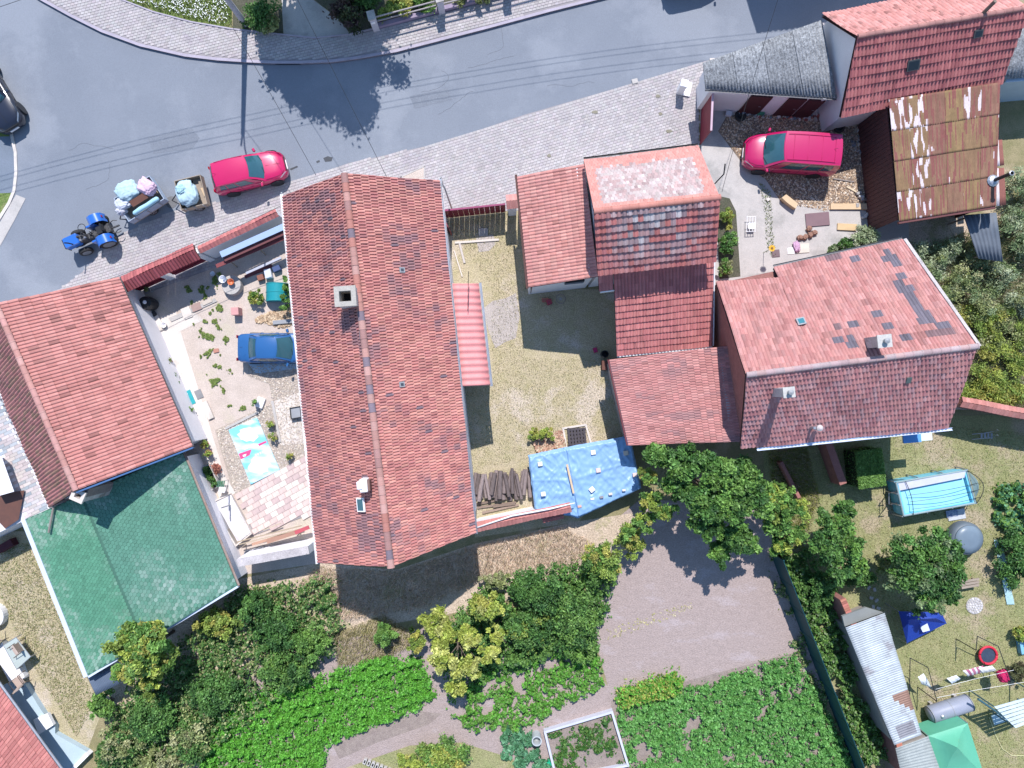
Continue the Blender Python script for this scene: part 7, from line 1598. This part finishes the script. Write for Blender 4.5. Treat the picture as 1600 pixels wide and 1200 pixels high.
# street tree whose crown reaches over the upper edge
tree('street_tree', 'leafy tree behind the upper pavement shading the street', 478, -222, 9.0, (3.3, 3.3, 2.9), MDG, 101, 150, 340, .13, trunk=.2, shell=.3, cs=(.14, .26))
tree('garden_tree', 'dark tree over the upper garden beside the power pole', 408, -70, 5.0, (1.7, 1.6, 1.6), DKG, 102, 36, 150, .12)
for i, (x, y, h, r_, pal, lb) in enumerate(((405, 22, 1.1, (1.0, .9), DKG, 'dark green shrub beside the power pole'), (420, 40, .8, (.7, .5), OLV, 'olive shrub by the gravel drive'), (545, 20, 1.5, (.9, 1.0), [(.06, .04, .045), (.08, .05, .05), (.05, .07, .03)], 'purple leaved shrub at the gravel drive'), (568, 2, 1.4, (.9, .8), DKG, 'dark shrub behind the first fence pillar'), (625, 14, 1.0, (1.0, .6), YEG, 'yellow green shrub behind the front fence'), (655, 3, 1.0, (.8, .6), MDG, 'green shrub with red blossom behind the front fence'), (735, -4, .9, (1.2, .4), OLV, 'olive shrub at the right end of the front fence'))):
    shrub('garden_shrub', lb, x, y, h, r_, pal, 110 + i, 20, 110, .08)
# plum tree and neighbours along the soil plot
tree('plum_tree', 'broad dark green plum tree below the pink shed', 1108, 770, 4.6, (2.6, 2.0, 1.5), DKG + MDG, 120, 22, 210, .095, trunk=.16, stems=2, lobes=[(1030, 712, .8, 3.2), (1072, 728, 1.0, 3.8), (1118, 738, 1.0, 4.0), (1160, 745, .95, 3.8), (1090, 778, 1.0, 3.7), (1140, 786, 1.0, 3.8), (1185, 790, .8, 3.3), (1110, 822, .8, 3.2), (1150, 838, .75, 3.0), (1128, 866, .5, 2.5), (1178, 752, .7, 3.4), (1055, 758, .8, 3.2)])
tree('plum_tree', 'slim plum tree leaning toward the soil plot', 1140, 840, 3.8, (1.3, 1.4, 1.3), MDG + DKG, 121, 26, 170, .09, trunk=.1, lobes=[(1150, 838, .7, 2.8), (1172, 852, .5, 2.4), (1120, 856, .5, 2.4)])
tree('plum_tree', 'light green young tree between the plum tree and the teal fence', 1222, 800, 3.4, (1.3, 1.5, 1.3), MDG + YEG[:2], 122, 20, 200, .085, trunk=.09, lobes=[(1205, 770, .8, 2.9), (1232, 790, .8, 2.9), (1210, 815, .8, 2.8), (1238, 835, .7, 2.5), (1218, 855, .55, 2.2)])
tree('elder_tree', 'loose yellow green elder east of the blue tarpaulin', 1018, 790, 3.2, (1.05, 1.5, 1.2), YEG + MDG, 123, 16, 170, .085, trunk=.07, lobes=[(1012, 745, .55, 2.6), (1020, 785, .7, 2.7), (1005, 815, .6, 2.3), (1035, 800, .6, 2.6), (985, 835, .55, 2.0)])
tree('hazel_tree', 'dense dark bush tree beside the teal fence top', 1308, 850, 3.0, (1.3, 1.7, 1.2), DKG + MDG[:2], 124, 20, 220, .085, trunk=.09, lobes=[(1300, 815, .8, 2.7), (1320, 800, .7, 2.8), (1288, 850, .9, 2.6), (1325, 850, .9, 2.6), (1305, 885, .8, 2.3), (1340, 885, .6, 2.0)])
tree('pear_tree', 'grey green pear tree in the middle of the lawn', 1447, 888, 3.6, (1.9, 1.8, 1.4), DKG[:3] + MDG[:1] + GREYG[2:3], 125, 26, 230, .08, trunk=.12, lobes=[(1420, 860, 1.0, 2.9), (1460, 855, 1.0, 3.0), (1430, 900, 1.1, 3.0), (1475, 895, 1.0, 2.9), (1450, 930, .9, 2.7), (1410, 895, .8, 2.5), (1490, 870, .6, 2.5), (1475, 925, .7, 2.4)])
tree('fig_tree', 'round bright green tree against the green shingle roof', 225, 1020, 4.2, (1.55, 1.6, 1.35), YEG + MDG, 126, 24, 230, .095, trunk=.1, lobes=[(205, 1005, .9, 3.2), (240, 995, .9, 3.3), (225, 1030, 1.0, 3.5), (260, 1030, .7, 2.8), (195, 1045, .7, 2.6), (235, 1065, .7, 2.5)])
tree('lime_bush', 'pale yellow green open tree over the crop rows', 716, 1010, 3.2, (1.75, 1.9, 1.0), LIM, 127, 16, 190, .085, trunk=.08, lobes=[(695, 990, .7, 2.4), (735, 1000, .7, 2.5), (690, 1030, .8, 2.5), (730, 1045, .8, 2.5), (765, 1020, .6, 2.2), (712, 1068, .6, 2.0), (775, 990, .5, 2.2)])
tree('lime_bush', 'small pale yellow tree north of the crop rows', 678, 968, 2.6, (.7, .6, .7), LIM, 128, 14, 170, .08, trunk=.05, cs=(.3, .45))
tree('lime_bush', 'pale yellow green branch tree by the thicket', 762, 948, 2.8, (1.1, .7, .8), LIM + YEG, 129, 22, 170, .08, trunk=.05, cs=(.25, .4))
SH = [(342, 972, 1.8, (1.3, .8), YEG, 'yellowing shrub below the green roof edge'), (398, 950, 1.8, (1.0, .9), DKG, 'ivy green shrub at the foot of the parapet'), (432, 985, 1.8, (1.1, 1.2), DKG, 'dark shrub on the bank below the parapet'), (488, 1000, 1.7, (1.0, .9), MDG, 'mid green shrub at the crop corner'), (448, 1045, 1.7, (1.4, 1.1), MDG + DKG, 'broad shrub above the potato crop'), (335, 1080, 1.7, (1.5, 1.2), DKG, 'dark thicket shrub east of the fig tree'), (245, 1120, 1.7, (1.6, 1.2), DKG, 'dark thicket shrub south of the fig tree'), (190, 1165, 1.6, (1.3, 1.0), DKG + OLV, 'dark shrub next to the terrace edge'), (300, 1150, 1.5, (1.2, 1.2), OLV + DKG, 'olive shrub with bare twigs'), (250, 1190, 1.4, (1.4, .8), OLV, 'olive shrub at the lower thicket edge'), (165, 1100, 1.4, (.7, .8), MDG, 'light shrub beside the dry grass strip'),
      (605, 990, 1.3, (.75, .7), MDG, 'small round shrub on the dry bank'), (650, 1000, 1.3, (.5, .6), YEG, 'yellow green shrub beside the lime tree'), (840, 920, 2.2, (1.5, 1.2), DKG, 'dark shrub of the thicket below the dry bank'), (890, 960, 2.2, (1.5, 1.5), MDG + DKG, 'tall shrub at the corner of the soil plot'), (820, 980, 2.0, (1.3, 1.1), DKG + YEG[:1], 'thicket shrub behind the lime tree'), (940, 880, 2.2, (1.1, 1.2), YEG + MDG, 'yellow green shrub under the tarpaulin corner'), (985, 840, 1.8, (.8, .9), YEG, 'loose yellow shrub beside the soil plot'), (775, 905, 1.3, (.8, .5), OLV, 'dry olive shrub on the bank'), (905, 1010, 1.5, (1.0, .8), MDG, 'low green shrub bordering the soil plot'),
      (1280, 920, 1.7, (.9, 1.1), DKG, 'shrub at the top of the brick wall'), (1390, 880, 1.5, (.7, .8), OLV + MDG, 'small shrub west of the pear tree'), (1340, 900, 1.2, (.8, .7), DKG, 'dark bush by the stepping stones'),
      (1585, 870, 1.3, (1.0, 1.5), DKG, 'dark green bush at the vegetable bed'), (1595, 990, .9, (.5, .5), YEG, 'yellow flowering plant at the lawn edge'), (1590, 1050, .8, (.5, .6), [(.10, .09, .05), (.12, .13, .06)], 'brownish plant beside the clothes line'),
      (845, 678, .8, (.8, .4), YEG + LIM[:1], 'leafy bright shrub in the dry yard'), (398, 465, .7, (.45, .4), YEG + MDG, 'leafy plant beside the turquoise cover'), (448, 462, 1.2, (.35, 1.1), MDG, 'climbing plant against the long house wall'),
      (1135, 340, .7, (.45, .5), YEG, 'yellow green plant in the bed beside the mossy house'), (1137, 378, 1.0, (.5, .7), DKG + MDG, 'dark rose bush in the bed beside the mossy house'), (1135, 418, .8, (.45, .5), OLV + MDG, 'flowering plant at the end of the narrow bed'),
      (1350, 372, 1.2, (.9, .8), GREYG, 'grey green shrub by the yellow board'), (1320, 383, .8, (.5, .4), DKG, 'dark low plant at the ridge house eave'), (1300, 390, .7, (.4, .3), GREYG, 'silvery plant below the clay lumps'),
      (690, 1184, 1.4, (1.6, 1.2), YEG + MDG, 'round leafy mound beside the garden path'), (640, 1188, .9, (.8, .5), YEG, 'yellow green plants at the hollow blocks')]
for i, (x, y, h, r_, pal, lb) in enumerate(SH):
    a = r_[0] * r_[1]; shrub('bush', lb, x, y, h, r_, pal, 200 + i, int(20 + 24 * a), 105, .068 if h > 1.2 else .055, cs=(.17, .30))
WE = [(1470, 395), (1450, 420), (1500, 440), (1530, 400), (1475, 460), (1530, 470), (1565, 430), (1580, 350), (1590, 290), (1560, 500), (1595, 470), (1545, 540), (1585, 560), (1540, 590), (1580, 615), (1515, 620), (1595, 390), (1590, 520), (1420, 398), (1555, 610), (1510, 500)]
for i, (x, y) in enumerate(WE):
    pal = (GREYG, GREYG + OLV, OLV + YEG, YEG)[0 if y < 400 else 1 if y < 480 else 2 if y < 560 else 3]
    spot = 'beside the rusty shed' if y < 370 else 'along the ridge house verge' if x < 1490 else 'in front of the garden brick wall' if y > 585 else 'behind the slatted canopy' if y < 445 else 'in the middle of the eastern weeds'
    shrub('wild_bush', ('grey green wild bush ' if y < 480 else 'yellow green wild bush ') + spot, x, y, 1.5 if y < 500 else 1.1, (.95, .85), pal, 300 + i, 22, 110, .07, shell=.2, asp=.35, group='wild bushes in the eastern thicket')
tufts('tall_weeds', [(1420, 400), (1560, 340), (1640, 250), (1640, 640), (1500, 636), (1450, 450)], 26000, .5, GREYG + OLV + DRY[:2], 61, 'tall tangled weeds behind the ridge house', 'weeds', asp=.035)
# the clipped box hedge
hg = thing('box_hedge', 'clipped cube of box hedge in the lawn', 'hedge', P(1345, 742)); rng = np.random.default_rng(66); c0, c1 = P(1340, 706), P(1341, 752)
n = 9000; q = [P(1316, 702), P(1356, 696), P(1363, 752), P(1322, 758)]; xy = scatter(q, n, rng); z = rng.uniform(.05, 1.4, n); top = rng.random(n) < .65; z[top] = rng.uniform(1.3, 1.43, top.sum())
leaf_obj('foliage', np.column_stack([xy, z]), rng.uniform(.04, .07, n), np.array(MDG)[rng.integers(0, 4, n)] * rng.uniform(.7, 1.2, (n, 1)), M_leaf, hg, seed=66)
MB().ext([(p.x, p.y) for p in shrink(q, .06)][::-1], 0, 1.32).build('twigs', mat('hedge_core', (.03, .045, .02), rough=1), hg)
# potted plants along the white wall and in the yard
for i, (x, y, r, pot, pal, lb) in enumerate(((268, 566, .17, (.35, .15, .10), OLV, 'rusty pot with dry plant by the white wall'), (279, 590, .16, (.5, .5, .5), DKG, 'dark potted plant beneath the corner house eave'), (283, 602, .14, (.4, .2, .15), MDG, 'bright potted plant next to the turquoise rug'), (301, 641, .14, (.6, .6, .6), MDG, 'small potted plant beside the pale board'), (316, 684, .15, (.45, .2, .15), OLV, 'potted flower with red leaves by the wall'), (324, 694, .16, (.45, .2, .15), YEG, 'yellow green potted plant by the wall'), (329, 707, .17, (.45, .2, .15), YEG, 'bushy yellow potted plant near the planter'), (342, 730, .2, (.50, .20, .14), [(.4, .16, .12)], 'round terracotta pot near the garden chair'), (404, 628, .13, (.7, .7, .7), MDG, 'potted plant on the white stand'), (427, 662, .17, (.3, .25, .2), YEG, 'small leafy plant north of the concrete edge'), (431, 681, .17, (.3, .25, .2), YEG, 'small leafy plant at the concrete pad corner'), (456, 712, .16, (.3, .25, .2), YEG, 'tall thin plant at the slab terrace'), (236, 455, .1, (.3, .3, .3), OLV, 'pot in the shade of the gate pillar'))):
    c = P(x, y); t = thing('potted_plant', lb, 'potted plant', c); rng = np.random.default_rng(400 + i)
    b = MB(); b.lathe((c.x, c.y, .02 + (.16 if i == 8 else 0)), [(r * .7, 0), (r, .24), (r * 1.08, .26), (r * .9, .25), (r * .0, .22)], 14); o = b.build('pot', M_any, t); o.color = (*pot, 1)
    foliage('leaves', rng, (c.x, c.y, .42 + (.16 if i == 8 else 0)), (r * 1.25, r * 1.25, .2), 7, 26, .05, pal, t, 400 + i, (.4, .6), .3)
for i, (x, y) in enumerate(((322, 733), (327, 741), (331, 748), (337, 756))): shrub('planter_plant', 'leafy plant in a row inside the dark sunken planter', x, y, .6, (.2, .2), MDG + DKG, 430 + i, 6, 40, .06, 'plant', stems=2, group='plants in the sunken planter')
# ------------------------------------------------------------------ crops
def crop(name, label, px, n, h, leaf, pal, seed, rowdir=None, rowsp=.5, cat='crop', holes=None, asp=.7):
    rng = np.random.default_rng(seed); poly = Pn(px); npl = max(8, n // 42); pl_ = scatter(poly, npl, rng); ip = rng.integers(0, npl, n); ps_ = rng.uniform(.07, .15, npl)[ip] * (1 + .5 * (h > .5))
    df = rng.normal(0, 1, (n, 2)) * ps_[:, None]; xy = pl_[ip] + df; rr_ = np.hypot(df[:, 0], df[:, 1]) / (ps_ * 2)      # leaves grouped into plants with gaps between them
    hh = h * np.clip(rng.uniform(.75, 1.1, npl)[ip] * (1 - .55 * rr_ ** 2), .08, 1.2) * (.8 + .2 * rng.random(n))
    if rowdir is not None:
        s = xy[:, 0] * math.sin(rowdir) - xy[:, 1] * math.cos(rowdir); w_ = np.abs(((s / rowsp) % 1) - .5) * 2; k = rng.random(n) < 1 - .5 * w_; xy, hh, w_ = xy[k], hh[k], w_[k]; hh = hh * (1 - .3 * w_)
    q = vnoise(xy, .9, seed) ; fine = vnoise(xy, 3.3, seed + 5); hh = hh * (1 + .9 * fine)
    if holes is not None:
        k = q + .5 * fine > holes; xy, hh = xy[k], hh[k]
    n = len(xy); pal = np.array(pal); t = pal[rng.integers(0, len(pal), n)] * rng.uniform(.7, 1.25, (n, 1)) * (1 + .25 * fine[:n, None] if holes is None else 1)
    o = leaf_obj(name, np.column_stack([xy, np.maximum(hh, .03)]), rng.uniform(.7, 1.3, n) * leaf, t, M_leaf, None, .45, asp, seed); return stuff_top(o, label, cat)
POT = [(0.112, 0.353, 0.041), (0.144, 0.421, 0.048), (0.09, 0.286, 0.035), (0.18, 0.471, 0.072)]
BEAN = [(0.118, 0.326, 0.077), (0.156, 0.387, 0.092), (0.092, 0.255, 0.059), (0.218, 0.459, 0.14)]
crop('potato_crop', 'bright green potato crop filling the lower garden', [(340, 1100), (420, 1075), (520, 1050), (600, 1025), (660, 1030), (680, 1085), (640, 1110), (560, 1140), (510, 1165), (500, 1230), (300, 1230), (330, 1150)], 70000, .5, .06, POT, 71, R(14), .62)
crop('bean_crop', 'dark green bean field beside the teal fence', [(965, 1105), (1000, 1085), (1100, 1070), (1240, 1020), (1300, 1130), (1345, 1230), (985, 1230)], 66000, .42, .068, BEAN, 72, R(16), .5, holes=-.5)
crop('green_crop', 'mid green crop strip below the thicket', [(690, 1075), (790, 1030), (880, 1010), (938, 1020), (945, 1070), (860, 1105), (830, 1135), (760, 1140), (715, 1130)], 17000, .45, .075, POT + MDG, 73, R(14), .6, holes=-.2)
crop('border_crop', 'yellow green hedge row at the top of the bean field', [(968, 1078), (1000, 1065), (1055, 1055), (1060, 1076), (1000, 1092), (970, 1098)], 5000, .55, .07, YEG + POT, 74)
crop('cabbage_bed', 'blue green cabbage leaves beside the raised bed', [(778, 1142), (830, 1135), (830, 1165), (855, 1185), (850, 1200), (810, 1195), (775, 1165)], 1500, .4, .14, BLG, 75, cat='cabbages')
crop('bed_plants', 'leafy plants growing inside the white framed bed', [(856, 1142), (950, 1114), (974, 1190), (872, 1210)], 5200, .42, .07, [(.05, .15, .03), (.07, .19, .04), (.12, .22, .05)], 76, R(74), .6, holes=-.05)
crop('vegetable_bed', 'dense vegetable leaves at the right edge of the lawn', [(1552, 760), (1620, 750), (1620, 850), (1566, 848), (1550, 800)], 3500, .45, .11, BLG + MDG, 77)
crop('fence_weeds', 'green climbing weeds between the teal fence and the brick wall', [(1215, 870), (1260, 860), (1300, 930), (1330, 1000), (1395, 1230), (1362, 1230)], 19000, .7, .07, MDG + DKG + GREYG[:1], 78, holes=-.35)
crop('fence_foot_weeds', 'dark weeds along the soil side of the teal fence', [(1196, 870), (1210, 870), (1345, 1215), (1325, 1215), (1240, 1010)], 3800, .3, .06, DKG + OLV, 79, holes=-.1)
crop('ivy_cover', 'ivy and brambles covering the slope below the green roof', [(200, 1080), (380, 920), (520, 900), (540, 1000), (440, 1080), (340, 1160), (240, 1230), (140, 1230)], 36000, .7, .075, DKG + DKG + OLV, 80, holes=-.5)
crop('thicket_cover', 'brambles filling the ground under the thicket', [(750, 920), (930, 870), (960, 900), (925, 1010), (830, 1030), (700, 1060), (680, 1010)], 24000, .8, .075, DKG + MDG, 81, holes=-.5)
for lb, px, n_, sd_ in (('low green weeds growing through the sandy yard', [(302, 505), (345, 478), (385, 640), (352, 645), (318, 580)], 30000, 171), ('low weeds in the shade of the roofed gate', [(285, 450), (345, 425), (352, 470), (345, 500), (285, 472)], 12000, 172)):
    rng = np.random.default_rng(sd_); xy = scatter(Pn(px), n_, rng); q = vnoise(xy, 2.6, sd_) + .45 * vnoise(xy, 7.0, sd_ + 3); ax_ = vnoise(xy, .5, sd_ + 9); xy = xy[q + .25 * ax_ > .34]; n_ = len(xy)
    stuff_top(leaf_obj('yard_weeds', np.column_stack([xy, rng.uniform(.02, .08, n_)]), rng.uniform(.03, .06, n_), np.array(GRN)[rng.integers(0, 4, n_)] * rng.uniform(.8, 1.2, (n_, 1)), M_leaf, None, .9, .6, sd_), lb, 'weeds')
# dry bank of long grass below the long house
rng = np.random.default_rng(91)
tufts('bank_grass', [(500, 885), (620, 892), (740, 852), (880, 822), (930, 850), (900, 880), (760, 900), (660, 950), (520, 970), (470, 910)], 9000, .45, [(.85, .63, .48), (.66, .52, .39), (.84, .70, .55), (.55, .43, .33), (.5, .45, .27)], 92, 'long bleached grass on the bank below the long house', asp=.035)
tufts('bank_grass', [(520, 990), (600, 960), (660, 1000), (600, 1030), (530, 1040)], 4500, .35, DRY, 93, 'dry grass patch between the shrubs and the potato crop', asp=.05)
tufts('fence_grass', [(1200, 705), (1260, 700), (1280, 780), (1250, 860), (1215, 840)], 5000, .35, YEG + DRY, 94, 'tall yellow grass between the plum tree and the ridge house', asp=.05)
# fallen leaves on the raked soil
stuff_top(bits('fallen_leaves', [(945, 985), (1000, 965), (1080, 940), (1084, 950), (1000, 985), (950, 1000)], 170, .02, .05, [(.40, .36, .18), (.30, .28, .12), (.5, .44, .3)], M_any, 95, z=.02, flat=.2), 'line of fallen leaves across the raked soil', 'leaves')
# furrows of the raked soil
b = MB()
q = [P(925, 985, .02), P(1235, 900, .02), P(1250, 1010, .02), P(965, 1090, .02)]
# neighbour house beyond the street, out of view, whose shadow reaches the road
nb_ = thing('neighbour_house', 'neighbour house across the street throwing its shadow on the road', 'house', (15.6, 26.5, 0))
MB().box((17.6, 27.2, 2.6), (9.0, 6.6, 5.2), R(8)).build('wall', M_white, nb_)
ca, sa = math.cos(R(8)), math.sin(R(8))
def rot(x, y, z): return Vector((17.6 + x * ca - y * sa, 27.2 + x * sa + y * ca, z))
tile_roof(nb_, (rot(-4.8, -3.6, 5.2), rot(4.8, -3.6, 5.2), rot(4.8, 0, 7.6), rot(-4.8, 0, 7.6)), .3, .4, SALMON, 97)
tile_roof(nb_, (rot(4.8, 3.6, 5.2), rot(-4.8, 3.6, 5.2), rot(-4.8, 0, 7.6), rot(4.8, 0, 7.6)), .3, .4, SALMON, 98)
